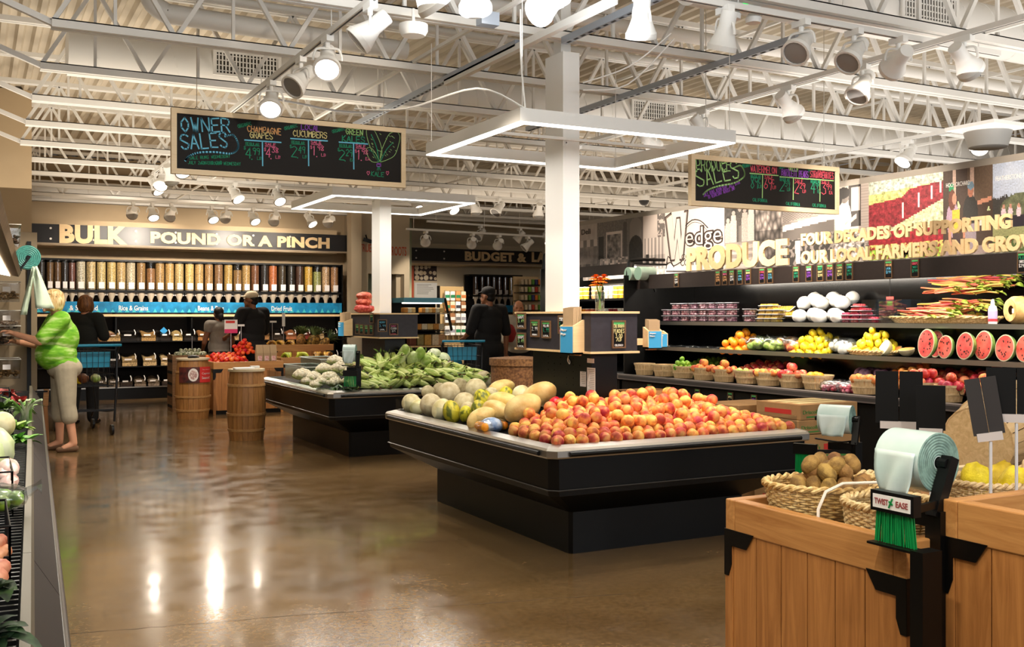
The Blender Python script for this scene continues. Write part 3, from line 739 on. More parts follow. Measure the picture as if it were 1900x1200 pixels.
# -- produce sales
PW_, PH_ = 1.64, .42
pb = (5.19, 6.75, 2.305)
T2 = hanging_board('framed produce sales chalkboard hanging before the farm photo wall', pb, PW_, PH_, .04)
S = PW_ / 1105.0; ch = {}
def op(x, y): return Vector(((x - 498) * S, -.0085, PH_ - (y - (18 + (x - 498) * .102)) / (412 - (x - 498) * .036) * PH_))   # crop, 1671 x 1200
W_(CLG, 'PRODUCE', 540, 155, 66, 238, .007, tilt=-.02); W_(CLG, 'SALES', 550, 285, 95, 300, .011, tilt=-.28)
ST_(CLG, [(800, 130), (850, 110), (878, 160), (870, 205), (800, 250), (690, 275), (620, 305), (585, 342)], .013)
for s, x, y, w, tl in (('SALE RUNS WEDNESDAY JULY 26TH', 590, 362, 270, -.42), ('TO WEDNESDAY AUGUST 2ND', 620, 378, 200, -.4)): W_(CPU, s, x, y, 20, w, .0035, tilt=tl)
def item2(org, n1, c1, p1, w1, n2, c2, p2, w2, t0, t1, ty, mid, bot, rg, d1, sl, d2, cal, unit, cents=False):
    W_(CGR, 'ORGANIC', org[0], org[1], 22, 64, .003, tilt=-.3)
    W_(c1, n1, p1[0], p1[1], 38, w1, .0055, tilt=.1)
    if n2: W_(c2, n2, p2[0], p2[1], 38, w2, .0055, tilt=.1)
    ST_(CLG, [(t0, ty), (t1, ty + (t1 - t0) * .09)], .008, 0); ST_(CLG, [(mid, ty + 14), (mid - 2, bot)], .008, 0)
    W_(CGR, 'REGULAR', rg[0], rg[1], 18, 74, .003); W_(CRD, 'SALE', sl[0], sl[1], 20, 62, .0035)
    W_(CGR, d1[0], rg[0], rg[1] + 82, 70, 54 if cents else 34, .005); W_(CRD, d2[0], sl[0] - 4, sl[1] + 84, 68, 56 if cents else 34, .0055)
    W_(CGR, d1[1], rg[0] + (58 if cents else 40), rg[1] + 46, 30, 14 if cents else 36, .004); W_(CRD, d2[1], sl[0] + (56 if cents else 38), sl[1] + 46, 30, 14 if cents else 40, .004)
    W_(CGR, unit, rg[0] + 56, rg[1] + 80, 18, 22, .003); W_(CRD, unit, sl[0] + 60, sl[1] + 82, 18, 24, .003)
    W_(CGR, 'CALIFORNIA', cal[0], cal[1], 18, 105, .003)
item2((868, 132), 'WATERMELON', CRD, (925, 160), 192, '', CRD, (0, 0), 1, 918, 1130, 172, 1012, 368, (925, 208), ('89', 'C'), (1028, 214), ('69', 'C'), (940, 395), 'LB', True)
item2((1140, 140), 'GREEN', CLG, (1210, 152), 70, 'BARTLETT PEARS', CPU, (1156, 190), 205, 1142, 1362, 200, 1246, 382, (1142, 232), ('2', '59'), (1258, 246), ('2', '29'), (1190, 425), 'LB')
item2((1364, 160), 'RED', CRD, (1440, 168), 48, 'STRAWBERRIES', CRD, (1378, 204), 185, 1366, 1564, 218, 1456, 398, (1382, 250), ('4', '99'), (1470, 258), ('3', '99'), (1396, 438), 'EA')
for c, mb in ch.values(): mb.build('chalk_lettering', c, T2)
# ================================================================== WALL SIGNS WITH PLYWOOD LETTERS
SIGNB = M('sign_black', (22, 19, 20), .35, var=.2, scale=4)
BOLT = M('bolt_white', (235, 230, 222), .4)
def letter_board(label, p0, p1, Y, words, bolts):
    """p0 / p1 pixels of the board's top-left and bottom-right on plane Y"""
    a, b_ = aY(p0[0], p0[1], Y), aY(p1[0], p1[1], Y)
    t = thing('letter_sign', label, 'sign', (a.x, Y, b_.z)); W, H = b_.x - a.x, a.z - b_.z
    MB().b2((0, 0, 0), (W, .04, H)).build('board', SIGNB, t)
    MB().b2((0, -.01, -.03), (W, .06, 0)).build('lower_edge', M('sign_edge', (150, 132, 108), .5), t)
    for s, u0, u1, h, zc, bold in words:
        x0, x1 = aY(u0, 450, Y).x - a.x, aY(u1, 450, Y).x - a.x
        letters(s, 1, .02, bold, x1 - x0, h * H, (x0, -.012, (zc - h / 2) * H), (1, 0, 0), (0, 0, 1), PLY, t, 1.06)
    for u in bolts:
        x = aY(u, 450, Y).x - a.x
        for z in (.22, .78): MB().cyl((x, 0, z * H), (x, -.012, z * H), .018, n=10).build('bolt', BOLT, t)
    return t
letter_board('black bulk sign reading pound or a pinch in plywood letters', (56, 414), (646.5, 467), 18.45, [('BULK', 110, 236, 1.02, .5, .055), ('POUND OR A PINCH', 279, 611, .66, .47, .048)], (94, 174, 252, 326, 402, 470, 538))
structure('trim_1', MB().b2((.62, 18.47, aY(300, 462, 18.45).z + .01), (6.0, 19.2, aY(300, 425, 18.45).z + .1)), BEIGE)
letter_board('black budget sign in plywood letters above the cheese corner', (762, 459), (1006, 490), 20.6, [('BUDGET &', 862, 976, .74, .48, .05), ('LA', 986, 1012, .8, .55, .05)], (772, 824, 948))
structure('trim_2', MB().b2((wx1, 20.66, aY(800, 489, 20.6).z), (12.2, 21.6, aY(800, 460, 20.6).z + .1)), M('cream_wall', (222, 206, 176), .8))
RED = M('wall_red', (206, 92, 58), .6)
t = thing('wall_lettering', 'red true roots lettering on the pale wall behind the corn island column', 'lettering', tuple(aY(667, 470, 18.395)))
for s, u0, u1, v0, v1 in (('TRUE', 667, 689, 467, 453), ('ROOTS', 727, 754, 474, 458)):
    p, q = aY(u0, v0, 18.395), aY(u1, v1, 18.395)
    letters(s, 1, .006, .01, q.x - p.x, q.z - p.z, p - t.location, (1, 0, 0), (0, 0, 1), RED, t)
# ================================================================== PRODUCE LIBRARY
def M_fruit(name, c1, c2, c3=None, scale=9, rough=.45, rand=.12, lo=.38, hi=.62, bump=0, coat=0, stretch=(1, 1, 1)):
    m = bpy.data.materials.new(name); m.use_nodes = True
    nt = m.node_tree; N = nt.nodes; L = nt.links; b = N['Principled BSDF']
    t = N.new('ShaderNodeTexCoord'); oi = N.new('ShaderNodeObjectInfo')
    mul = N.new('ShaderNodeMath'); mul.operation = 'MULTIPLY'; mul.inputs[1].default_value = 37; L.new(oi.outputs['Random'], mul.inputs[0])
    mp = N.new('ShaderNodeMapping'); mp.inputs['Scale'].default_value = stretch; L.new(t.outputs['Object'], mp.inputs[0]); L.new(mul.outputs[0], mp.inputs['Location'])
    nz = N.new('ShaderNodeTexNoise'); nz.inputs['Scale'].default_value = scale; nz.inputs['Detail'].default_value = 3; L.new(mp.outputs[0], nz.inputs['Vector'])
    cr = N.new('ShaderNodeValToRGB'); e = cr.color_ramp.elements; e[0].position, e[1].position = lo, hi
    e[0].color = lin(c1) + (1,); e[1].color = lin(c2) + (1,)
    if c3: q = cr.color_ramp.elements.new((lo + hi) / 2); q.color = lin(c3) + (1,)
    L.new(nz.outputs['Fac'], cr.inputs[0])
    hs = N.new('ShaderNodeHueSaturation'); mr = N.new('ShaderNodeMapRange'); mr.inputs['To Min'].default_value = 1 - rand; mr.inputs['To Max'].default_value = 1 + rand
    L.new(oi.outputs['Random'], mr.inputs[0]); L.new(mr.outputs[0], hs.inputs['Value'])
    h2 = N.new('ShaderNodeMapRange'); h2.inputs['To Min'].default_value = .5 - rand * .12; h2.inputs['To Max'].default_value = .5 + rand * .12
    L.new(oi.outputs['Random'], h2.inputs[0]); L.new(h2.outputs[0], hs.inputs['Hue'])
    L.new(cr.outputs[0], hs.inputs['Color']); L.new(hs.outputs[0], b.inputs['Base Color'])
    b.inputs['Roughness'].default_value = rough
    if coat: b.inputs['Coat Weight'].default_value = coat
    if bump:
        n2 = N.new('ShaderNodeTexNoise'); n2.inputs['Scale'].default_value = scale * 8; L.new(mp.outputs[0], n2.inputs['Vector'])
        bp = N.new('ShaderNodeBump'); bp.inputs['Strength'].default_value = bump; bp.inputs['Distance'].default_value = .004; L.new(n2.outputs['Fac'], bp.inputs['Height']); L.new(bp.outputs[0], b.inputs['Normal'])
    MATS[name] = m; return m
def cleft(q, a, t):
    d = abs((a + PI) % (2 * PI) - PI)
    return 1 - .06 * math.exp(-(d / .25) ** 2) - .14 * math.exp(-(t / .38) ** 2) - .05 * math.exp(-((PI - t) / .3) ** 2)
def applefn(q, a, t): return (1 - .24 * math.exp(-(t / .35) ** 2) - .12 * math.exp(-((PI - t) / .35) ** 2)) * (1 + .06 * q.z)
def lemonfn(q, a, t): return 1 + .22 * math.exp(-(t / .28) ** 2) + .22 * math.exp(-((PI - t) / .28) ** 2)
def lump(seed, amp, fr=2.0):
    return lambda q, a, t: 1 + amp * noise.noise(q * fr + Vector((seed, seed * .7, 3)))
LIB = {}
def lib(kind, r, mat, fn=None, nu=14, nv=9, mats=None, extra=None):
    b = MB().ell((0, 0, 0), r, nu, nv, fn=fn)
    if extra: extra(b)
    LIB[kind] = b.mesh(kind, mats or mat, True, 60)
def stem_at(z, l=.012, r=.002, mi=1):
    return lambda b: b.cyl((0, 0, z), (.003, .002, z + l), r, n=5, mi=mi)
TWIG = M('twig', (96, 70, 40), .8)
lib('peach', .039, M_fruit('peach_skin', (178, 58, 34), (246, 180, 90), (228, 118, 62), 17, .6, .16, .36, .6), cleft, 18, 12)
lib('apple', .04, None, applefn, mats=[M_fruit('red_apple', (170, 28, 36), (238, 150, 110), (206, 56, 62), 16, .35, .15), TWIG], extra=stem_at(.03))
lib('mango', (.036, .036, .042), M_fruit('mango_skin', (150, 110, 40), (240, 170, 80), (226, 130, 60), 14, .45, .15), lump(3, .08))
lib('orange', .038, M_fruit('orange_skin', (240, 140, 10), (250, 168, 30), None, 20, .45, .06, bump=.15))
lib('lime', (.027, .027, .031), M_fruit('lime_skin', (86, 130, 24), (150, 190, 60), None, 30, .35, .12))
lib('lemon', (.029, .029, .037), M_fruit('lemon_skin', (240, 208, 20), (250, 226, 60), None, 20, .4, .05, bump=.1), lemonfn)
lib('green_apple', .036, None, applefn, mats=[M_fruit('green_apple_skin', (140, 176, 60), (200, 216, 120), None, 14, .35, .1), TWIG], extra=stem_at(.027))
lib('kiwi', (.027, .027, .035), M_fruit('kiwi_skin', (116, 84, 40), (172, 134, 72), None, 30, .75, .14, bump=.5), lump(2, .06), 16, 12)
lib('tomato', (.036, .036, .030), M_fruit('tomato_skin', (196, 34, 16), (240, 110, 50), (224, 62, 30), 12, .22, .12), lambda q, a, t: 1 + .04 * math.cos(5 * a) * math.sin(t) - .15 * math.exp(-(t / .4) ** 2))
lib('onion', (.045, .045, .04), M_fruit('white_onion', (236, 230, 214), (250, 248, 240), None, 8, .3, .04), lemonfn)
lib('cantaloupe', (.088, .088, .088), M_fruit('netted_rind', (176, 160, 116), (214, 204, 166), None, 22, .7, .08, .3, .7, bump=.25), lump(1, .04, 1.2), 22, 14)
lib('honeydew', (.09, .09, .1), M_fruit('honeydew_rind', (196, 184, 128), (226, 218, 176), None, 8, .5, .06), lump(5, .05, 1.2), 22, 14)
lib('canary_melon', (.083, .083, .13), M_fruit('golden_rind', (198, 160, 86), (224, 196, 128), None, 10, .5, .08, bump=.3), lump(8, .06, 1.2), 22, 14)
lib('piel_de_sapo_melon', (.07, .07, .095), M_fruit('toad_rind', (96, 104, 24), (200, 188, 44), None, 26, .5, .08, .4, .52, stretch=(1, 1, .45)), lump(4, .04, 1.2), 22, 14)
lib('red_cabbage', .075, M_fruit('cabbage_purple', (70, 24, 66), (130, 66, 116), (190, 150, 176), 10, .45, .1, .36, .7), lump(6, .1, 2.5), 18, 12)
lib('white_cabbage', .085, M_fruit('cabbage_pale', (190, 206, 150), (236, 240, 214), None, 8, .4, .05), lump(9, .1, 2.2), 18, 12)
lib('radish', .017, M_fruit('radish_skin', (200, 40, 80), (236, 150, 160), None, 30, .4, .1), None, 10, 7)
lib('papaya', (.05, .05, .085), M_fruit('papaya_skin', (196, 170, 14), (240, 216, 50), None, 20, .55, .1, bump=.5), lump(7, .26, 2.4), 18, 12)
PRETTY = {}
def put(kind, p, label, group=None, cat=None, s=1, rot=None, name=None):
    o = bpy.data.objects.new(name or kind, LIB[kind]); col.objects.link(o); o.location = p
    o.rotation_euler = rot or (rnd.uniform(-.7, .7), rnd.uniform(-.7, .7), rnd.uniform(0, 6.28))
    o.scale = (s,) * 3 if not isinstance(s, tuple) else s
    return tag(o, label, cat or kind.replace('_', ' '), group)
def heap(kind, r, c, rx, ry, layers, label, group, rz=0, keep=None, tilt=(0, 0), cat=None, jit=.1, s=1, flat=1.0, box=False, nmax=400):
    """hexagonal layers of round produce on an ellipse or box centred at c; tilt = rise per metre along local x, y"""
    c = Vector(c); out = []; d = 2 * r * 1.01
    for k in range(layers):
        ax, ay = rx - k * d * .62, ry - k * d * .62
        if ax < r * .3 or ay < r * .3:
            if k == 0: ax, ay = max(ax, r * .3), max(ay, r * .3)
            else: break
        j = 0; y = -ay + (0 if k % 2 == 0 else .29 * d)
        while y <= ay + 1e-6:
            x = -ax + ((j + k) % 2) * d / 2
            while x <= ax + 1e-6:
                if box or (x / (ax + r * .2)) ** 2 + (y / (ay + r * .2)) ** 2 <= 1.0:
                    px, py = x + rnd.uniform(-jit, jit) * r, y + rnd.uniform(-jit, jit) * r
                    z = r * flat + k * d * .80 * flat + tilt[0] * px + tilt[1] * py + rnd.uniform(-.04, .04) * r
                    q = Vector((px * math.cos(rz) - py * math.sin(rz), px * math.sin(rz) + py * math.cos(rz), z)) + c
                    if keep is None or keep(q, k): out.append(q)
                x += d
            y += d * .87; j += 1
    for q in out[:nmax]: put(kind, q, label, group, cat, s * rnd.uniform(.93, 1.05))
    return out
# ---- containers
SLATW = M_wood('basket_veneer', (186, 152, 104), (222, 192, 146), 3, .6, 'Z')
HOOPW = M_wood('basket_hoop', (200, 168, 120), (230, 204, 160), 3, .6, 'X')
def bushel_basket(p, r, h, label, group=None, wire=False, sx=1.0, rz=0):
    t = thing('bushel_basket', label, 'basket', p, rz, group)
    b = MB(); n = 20
    for k in range(n):
        a0, a1 = 2 * PI * (k + .04) / n, 2 * PI * (k + .96) / n
        P = lambda a, rr, z: Vector((rr * math.cos(a) * sx, rr * math.sin(a), z))
        b.add([P(a0, r * .78, 0), P(a1, r * .78, 0), P(a1, r, h), P(a0, r, h), P(a0, r * .78 - .004, 0), P(a1, r * .78 - .004, 0), P(a1, r - .004, h), P(a0, r - .004, h)],
              [(0, 1, 2, 3), (5, 4, 7, 6), (0, 4, 5, 1), (2, 6, 7, 3), (1, 5, 6, 2), (0, 3, 7, 4)])
    b.lathe([(0, .003), (r * .78, .003), (r * .78, .008), (0, .008)], n, sx=sx)
    b.build('slat_body', SLATW, t)
    for z0, z1, k in ((h * .88, h * 1.02, 1.0), (h * .42, h * .54, .9)):
        q0 = r * (.78 + .22 * z0 / h); q1 = r * (.78 + .22 * min(1, z1 / h))
        b = MB().lathe([(q0 - .001, z0), (q0 + .005, z0), (q1 + .005, z1), (q1 - .003, z1), (q0 - .001, z0)], 24, sx=sx); b.build('hoop', HOOPW, t)
    if wire:
        b = MB().tube(smooth_pts([(r * .2 - .05, -r * .97, h * .7), (r * .2 - .05, -r * 1.12, h * .45), (r * .2 + .05, -r * 1.12, h * .45), (r * .2 + .05, -r * .97, h * .7)], 4), .003, 5); b.build('wire_handle', BLACK, t)
    return t
def wicker_basket(p, rx, ry, h, label, mat, rz=0, flare=1.15, rim=.011, tiltx=0, courses=None):
    """woven oval basket: strands pass in front of and behind upright stakes"""
    t = thing('wicker_basket', label, 'basket', p, rz); t.rotation_euler = (tiltx, 0, rz)
    ns = 44; cs = courses or max(5, int(h / .0078)); b = MB()
    for c_ in range(cs):
        z = .006 + (h - .012) * c_ / (cs - 1); k = 1 + (flare - 1) * (z / h) ** .7
        pts = []
        for i in range(ns * 2):
            a = 2 * PI * i / (ns * 2)
            off = .0036 * (1 if ((i // 2) + c_) % 2 else -1) if i % 2 == 0 else 0
            pts.append((math.cos(a) * (rx * k + off) / 1, math.sin(a) * (ry * k + off), z))
        b.tube(pts, .0036, 5, closed=True)
    b.build('weave', mat, t, True)
    b = MB()
    for i in range(ns):
        a = 2 * PI * i / ns
        b.tube([(math.cos(a) * rx * .97, math.sin(a) * ry * .97, .0), (math.cos(a) * rx * (1 + (flare - 1) * .6), math.sin(a) * ry * (1 + (flare - 1) * .6), h * .5), (math.cos(a) * rx * flare, math.sin(a) * ry * flare, h)], .0028, 4)
    st = b.build('stake_ring', mat, t, True)
    b = MB()
    for ph in (0, PI):
        b.tube([(math.cos(2 * PI * i / 160) * (rx * flare + rim * .6 * math.cos(i * PI / 4 * .9 + ph)), math.sin(2 * PI * i / 160) * (ry * flare + rim * .6 * math.cos(i * PI / 4 * .9 + ph)), h + rim * .6 * math.sin(i * PI / 4 * .9 + ph)) for i in range(160)], rim * .62, 6, closed=True)
    b.build('rim', mat, t, True)
    MB().lathe([(0, .002), (1, .002), (1, .008), (0, .008)], 30, sx=rx, sy=ry).build('bottom', mat, t)
    return t
WICK = M_fruit('wicker', (192, 152, 92), (236, 206, 148), None, 60, .55, .05)
WICK2 = M_fruit('pale_wicker', (196, 164, 112), (234, 208, 160), None, 60, .55, .05)
GRN_TAG = M('tag_green', (90, 190, 110), .6); TAGB = M('tag_black', (7, 7, 8), .7, spec=.25); TAGW = M_wood('tag_wood', (86, 62, 42), (126, 94, 62), 3, .6, 'Z')
CHALKS = [CYE, CWH, CPK, CGR, CPU, CBL, CLG, CRD]
def price_tag(o, ex, ey, w, h, label, lines, bar=GRN_TAG, fr=True, bar_h=.1, group=None):
    """small framed chalk price tag; o = centre of its back"""
    t = thing('price_tag', label, 'price tag', o, 0, group)
    ex, ey = Vector(ex).normalized(), Vector(ey).normalized(); n = ex.cross(ey); R = Matrix((ex, ey, n)).transposed()
    f = w * .09 if fr else 0
    if fr:
        b = MB()
        for s in (-1, 1): b.box(ex * s * (w / 2 - f / 2) + n * .006, (f, h, .012), rot=R); b.box(ey * s * (h / 2 - f / 2) + n * .006, (w - 2 * f, f, .012), rot=R)
        b.build('tag_frame', TAGW, t)
    MB().box(n * .004, (w - 2 * f, h - 2 * f, .006), rot=R).build('tag_board', TAGB, t)
    if bar: MB().box(ey * (h / 2 - f - h * bar_h / 2) + n * .0076, (w - 2 * f, h * bar_h, .0012), rot=R).build('green_band', bar, t)
    by = {}
    for (s, c, y, hh, ww) in lines:
        mb = by.setdefault(c.name, (c, MB()))[1]
        chalk(mb, s, -ex * (w * ww / 2) + ey * (h * y) + n * .0075, ex, ey, h * hh, w * ww, th=max(.0016, h * .016))
    for c, mb in by.values(): mb.build('chalk_lettering', c, t)
    return t
def paper_bag_holder(o, ex, ey, w, h, d, label, full=True, s=1):
    """plywood pocket with a blue front full of paper bags; o = bottom centre at the back"""
    t = thing('paper_bag_holder', label, 'bag holder', o)
    ex, ey = Vector(ex).normalized(), Vector(ey).normalized(); n = ex.cross(ey); R = Matrix((ex, ey, n)).transposed(); m = R.to_4x4()
    b = MB(); 
    for sg in (-1, 1):
        x = sg * (w / 2 - .006)
        b.prism([(0, 0), (d, 0), (d, h * .82), (d * .1, h), (0, h)], m @ Vector((x + .006, 0, 0)), n, ey, .012)
    b.box(m @ Vector((0, .006, d / 2)), (w, .012, d), rot=R); b.box(m @ Vector((0, h * .41, d - .006)), (w - .024, h * .82, .012), rot=R)
    b.box(m @ Vector((0, h / 2, .004)), (w - .024, h, .008), rot=R)
    b.build('plywood_pocket', PLY, t)
    MB().box(m @ Vector((0, h * .42, d + .001)), (w - .014, h * .76, .002), rot=R).build('blue_front', M('bag_blue', (62, 160, 214), .5), t)
    tx = MB()
    for i, s_ in enumerate(('Paper', 'Bags')):
        q = text_mb(s_, 1, .01, .02); fit_text(q, w * (.42 if i == 0 else .34), h * .075, m @ Vector((-w * .38, h * (.66 - .12 * i), d + .0024)), ex, ey); q.v = [tuple(Vector(v)) for v in q.v]; tx.add(q.v, q.f)
    tx.build('lettering', PAPERW, t)
    if full:
        b = MB(); hh = h * 1.42
        for k in range(5): b.box(m @ Vector((rnd.uniform(-.002, .002), hh / 2 + k * .004 - .01, d * (.2 + .15 * k))), (w * .78, hh - k * .012, d * .12), rot=R)
        b.build('paper_bag_bundle', M('kraft_paper', (176, 150, 116), .8, var=.06), t)
    return t
def bag_roll(o, ex, r, w, label, post_h=.5, twist=None, mirror=1, tail=True):
    """roll of green produce bags on a black holder; o = roll centre, ex = axle direction"""
    t = thing('bag_roll_stand', label, 'bag dispenser', o); ex = Vector(ex).normalized(); R = Matrix((Vector((-ex.y, ex.x, 0)), Vector((0, 0, 1)), ex)).transposed()
    RB = M_fruit('bag_film', (150, 196, 190), (196, 222, 216), None, 5, .3, .03); RE = M('bag_film_edge', (96, 150, 140), .5, var=.25, scale=60)
    b = MB(); b.lathe([(r * .18, -w / 2), (r, -w / 2), (r, w / 2), (r * .18, w / 2)], 36, (0, 0, 0), R); ro = b.build('bag_roll', RB, t, True, 40)
    b = MB()
    for sgn in (-1, 1):
        for k in range(7):
            q = r * (.25 + .11 * k); b.lathe([(q, sgn * (w / 2 + .0005)), (q + r * .07, sgn * (w / 2 + .0015)), (q + r * .1, sgn * (w / 2 + .0005))], 36, (0, 0, 0), R)
    b.build('coil_edge', RE, ro, True)
    b = MB(); b.cyl(-ex * (w / 2 + .04), ex * (w / 2 + .04), r * .12, n=12); b.build('axle', BLACK, t)
    side = Vector((-ex.y, ex.x, 0))
    return t, R, side
def box_crate(name, label, p, sx, sy, h, mat, rz=0, lid=False, cat='box', group=None):
    t = thing(name, label, cat, p, rz, group); b = MB(); w = .006
    b.b2((-sx / 2, -sy / 2, 0), (sx / 2, sy / 2, w)); b.b2((-sx / 2, -sy / 2, w), (sx / 2, -sy / 2 + w, h)); b.b2((-sx / 2, sy / 2 - w, w), (sx / 2, sy / 2, h))
    b.b2((-sx / 2, -sy / 2 + w, w), (-sx / 2 + w, sy / 2 - w, h)); b.b2((sx / 2 - w, -sy / 2 + w, w), (sx / 2, sy / 2 - w, h))
    b.build('box_body', mat, t)
    return t
def leaf_blade(b, p0, d, l, w, curl=.3, n=6, mi=0, up=Vector((0, 0, 1))):
    """curved double-sided leaf, thin but solid"""
    d = Vector(d).normalized(); s = d.cross(up)
    s = s.normalized() if s.length > 1e-3 else Vector((1, 0, 0)); nrm = s.cross(d).normalized(); p0 = Vector(p0); L_, Rr, C = [], [], []
    for i in range(n + 1):
        t = i / n; q = p0 + d * l * t - up * curl * l * t * t; ww = w * math.sin(PI * min(.98, .08 + .9 * t)) ** .8 / 2
        L_.append(q - s * ww + nrm * ww * .35); Rr.append(q + s * ww + nrm * ww * .35); C.append(q)
    vs = L_ + C + Rr; m = n + 1; fs = []
    for i in range(n): fs += [(i, i + 1, m + i + 1, m + i), (m + i, m + i + 1, 2 * m + i + 1, 2 * m + i)]
    b.add(vs, fs, mi)
# ================================================================== PRODUCE WALL: PHOTO MURAL
XM = 7.05; ZM0, ZM1 = 1.87, 2.585
YW0, YW1 = 2.6, 12.0
GREYP = M('grey_band', (150, 143, 134), .6)
structure('wall_partition', MB().b2((XM + .004, YW0, 1.86), (XM + .3, YW1, 2.64)).b2((XM + .42, YW0, 0), (XM + .5, YW1, 1.9)).b2((XM + .3, YW0, 1.8), (XM + .5, YW1, 1.9)), GREYP)
PRINT = M_attr('printed_photo', .55)
def yM(u): return aX(u, 400, XM).y
mural = thing('photo_mural', 'long wall mural of old shop photos and farm pictures above the produce case', 'mural', (XM, 8, ZM0))
def hsh(i, j, k=0): return noise.random() if False else (math.sin(i * 127.1 + j * 311.7 + k * 74.7) * 43758.5453) % 1
def picture(u0, u1, fn, t0=0, t1=1, nx=90, ny=64):
    """printed picture between pixel columns u0,u1 of the wall; fn(s, t) -> sRGB"""
    ya, yb = yM(u0), yM(u1); za, zb = ZM0 + (ZM1 - ZM0) * t0, ZM0 + (ZM1 - ZM0) * t1
    me = bpy.data.meshes.new('photo_panel'); vs = []; fs = []; cs = []
    for j in range(ny + 1):
        for i in range(nx + 1):
            vs.append((0, ya + (yb - ya) * i / nx - 8, za + (zb - za) * j / ny - ZM0))
    for j in range(ny):
        for i in range(nx):
            a = j * (nx + 1) + i; fs.append((a, a + 1, a + nx + 2, a + nx + 1))
            c = fn((i + .5) / nx, (j + .5) / ny); cs += [*lin([max(0, min(255, x)) for x in c]), 1.0]
    me.from_pydata(vs, [], fs); me.materials.append(PRINT)
    at = me.attributes.new('print', 'FLOAT_COLOR', 'FACE'); at.data.foreach_set('color', cs); me.update()
    o = bpy.data.objects.new('photo_panel', me); col.objects.link(o); o.parent = mural
def sep(k): return (255 * k, 238 * k, 228 * k)
def nz2(s, t, f, seed=0): return noise.noise(Vector((s * f, t * f, seed)))
def fbm(s, t, f, seed=0): return nz2(s, t, f, seed) * .6 + nz2(s, t, f * 2.3, seed + 5) * .3 + nz2(s, t, f * 5, seed + 9) * .15
def inR(s, t, a, b, c, d): return a <= s <= c and b <= t <= d
def inE(s, t, cx, cy, rx, ry): return ((s - cx) / rx) ** 2 + ((t - cy) / ry) ** 2 <= 1
def deli(s, t):
    k = .55 + .3 * fbm(s, t, 5, 1)
    if t > .72: k = .72 + .05 * nz2(s, t, 9)
    elif t > .6: k = .8 if (int(s * 6) % 2) else .45
    elif t < .28: k = .25 + .5 * hsh(int(s * 9), int(t * 14))
    return sep(k * .9)
def store(s, t):
    k = .42 + .12 * nz2(s, t, 30, 2)
    if inR(s, t, .3, .3, .82, .82): k = .8 if (abs(s - .3) < .03 or abs(s - .82) < .04 or abs(t - .8) < .03) else .45 + .5 * fbm(s, t, 9, 4)
    if inR(s, t, .04, .35, .22, .75): k = .12
    if inR(s, t, .86, .1, .97, .95): k = .3
    if t < .36 and s > .1: k = .35 + .6 * hsh(int(s * 16), int(t * 26))
    if t < .1: k = .85
    return sep(min(.95, k))
def street(s, t):
    k = .86 - .15 * (1 - t)
    if s < .42 and t > .05:
        k = .42
        if inE(s, t, .22, .86, .17, .14) or inR(s, t, .06, .6, .38, .86): k = .5
        if inE(s, t, .22, .5, .19, .2) or inR(s, t, .03, .12, .41, .5): k = .1 + .06 * nz2(s, t, 20)
    elif inR(s, t, .46, .1, 1, .62): k = .62 + .25 * (int(s * 22) % 2) - .1 * (t < .35)
    if inR(s, t, .5, .18, .58, .36) or inR(s, t, .68, .15, .74, .3): k = .15
    if s > .8 and t > .62 and fbm(s, t, 12, 3) > -.1: k = .45
    if t < .12: k = .62 + .2 * nz2(s, t, 18)
    return sep(k)
def logo_bg(s, t): return sep(.9 + .02 * nz2(s, t, 6))
def group_(s, t):
    k = .3 + .12 * nz2(s, t, 8, 6)
    if s < .3 and t < .45: k = .6
    for cx, h, c in ((.12, .62, .75), (.3, .8, .8), (.5, .88, .35), (.66, .84, .78), (.86, .9, .88)):
        if inE(s, t, cx, h - .06, .055, .065): k = .72
        elif inE(s, t, cx, h, .065, .06): k = .2
        elif t < h - .12 and abs(s - cx) < .1 - .02 * (t > h - .25): k = c - .1 * nz2(s, t, 30)
    if inR(s, t, .44, 0, .56, .4): k = .55 if int(s * 60) % 3 else .2
    return sep(k)
def planks(s, t): return sep(.62 + .18 * (int(t * 9) % 2) + .1 * nz2(s * .3, t, 30, 7))
def veg(s, t):
    c = (int(s * 7), int(t * 9)); k = .2; best = 9
    for i in range(c[0] - 1, c[0] + 2):
        for j in range(c[1] - 1, c[1] + 2):
            x, y = (i + hsh(i, j)) / 7, (j + hsh(j, i, 2)) / 9; d = math.hypot(s - x, (t - y) * 1.1)
            if d < best: best = d; q = hsh(i, j, 4)
    k = (.9 if t > .55 else .62) * (1.05 - best * 6) * (.75 + .35 * q)
    return sep(max(.12, min(.92, k)))
def awning(s, t):
    k = .55 + .1 * (int(t * 40) % 2)
    if t > .62 - .0 + .1 * s: k = .5 + .12 * (int(t * 60 + (int(s * 30) % 2)) % 2)
    if inR(s, t, .2, .86, .9, 1): k = .85
    if .5 + .1 * s < t < .58 + .12 * s: k = .9
    elif .36 + .08 * s < t <= .5 + .1 * s: k = .38
    elif t <= .36 + .08 * s: k = .2 + .3 * (nz2(s, t, 14, 9) > .1)
    if inR(s, t, .25, .05, .36, .36) and s - .25 > abs(t - .3) * .1: k = .85
    return sep(k)
def clipboard(s, t):
    k = .66 + .06 * (int(t * 34) % 2)
    if inR(s, t, .42, .12, .78, 1): k = .22
    if inR(s, t, .5, .45, .76, .95): k = .7
    if inE(s, t, .26, .3, .24, .42) and t < .62: k = .86
    if inE(s, t, .3, .76, .13, .12): k = .42
    if inE(s, t, .27, .86, .19, .12): k = .16
    if inE(s, t, .16, .74, .07, .14): k = .16
    if abs((t - .18) - (s - .35) * .55) < .05 and .32 < s < .66: k = .62
    if abs((t - .12) - (s - .3) * .72) < .025 and .3 < s < .62: k = .95
    return sep(k)
def street_low(s, t): return sep(max(.1, min(.95, .5 + 1.1 * fbm(s, t, 9, 12))))
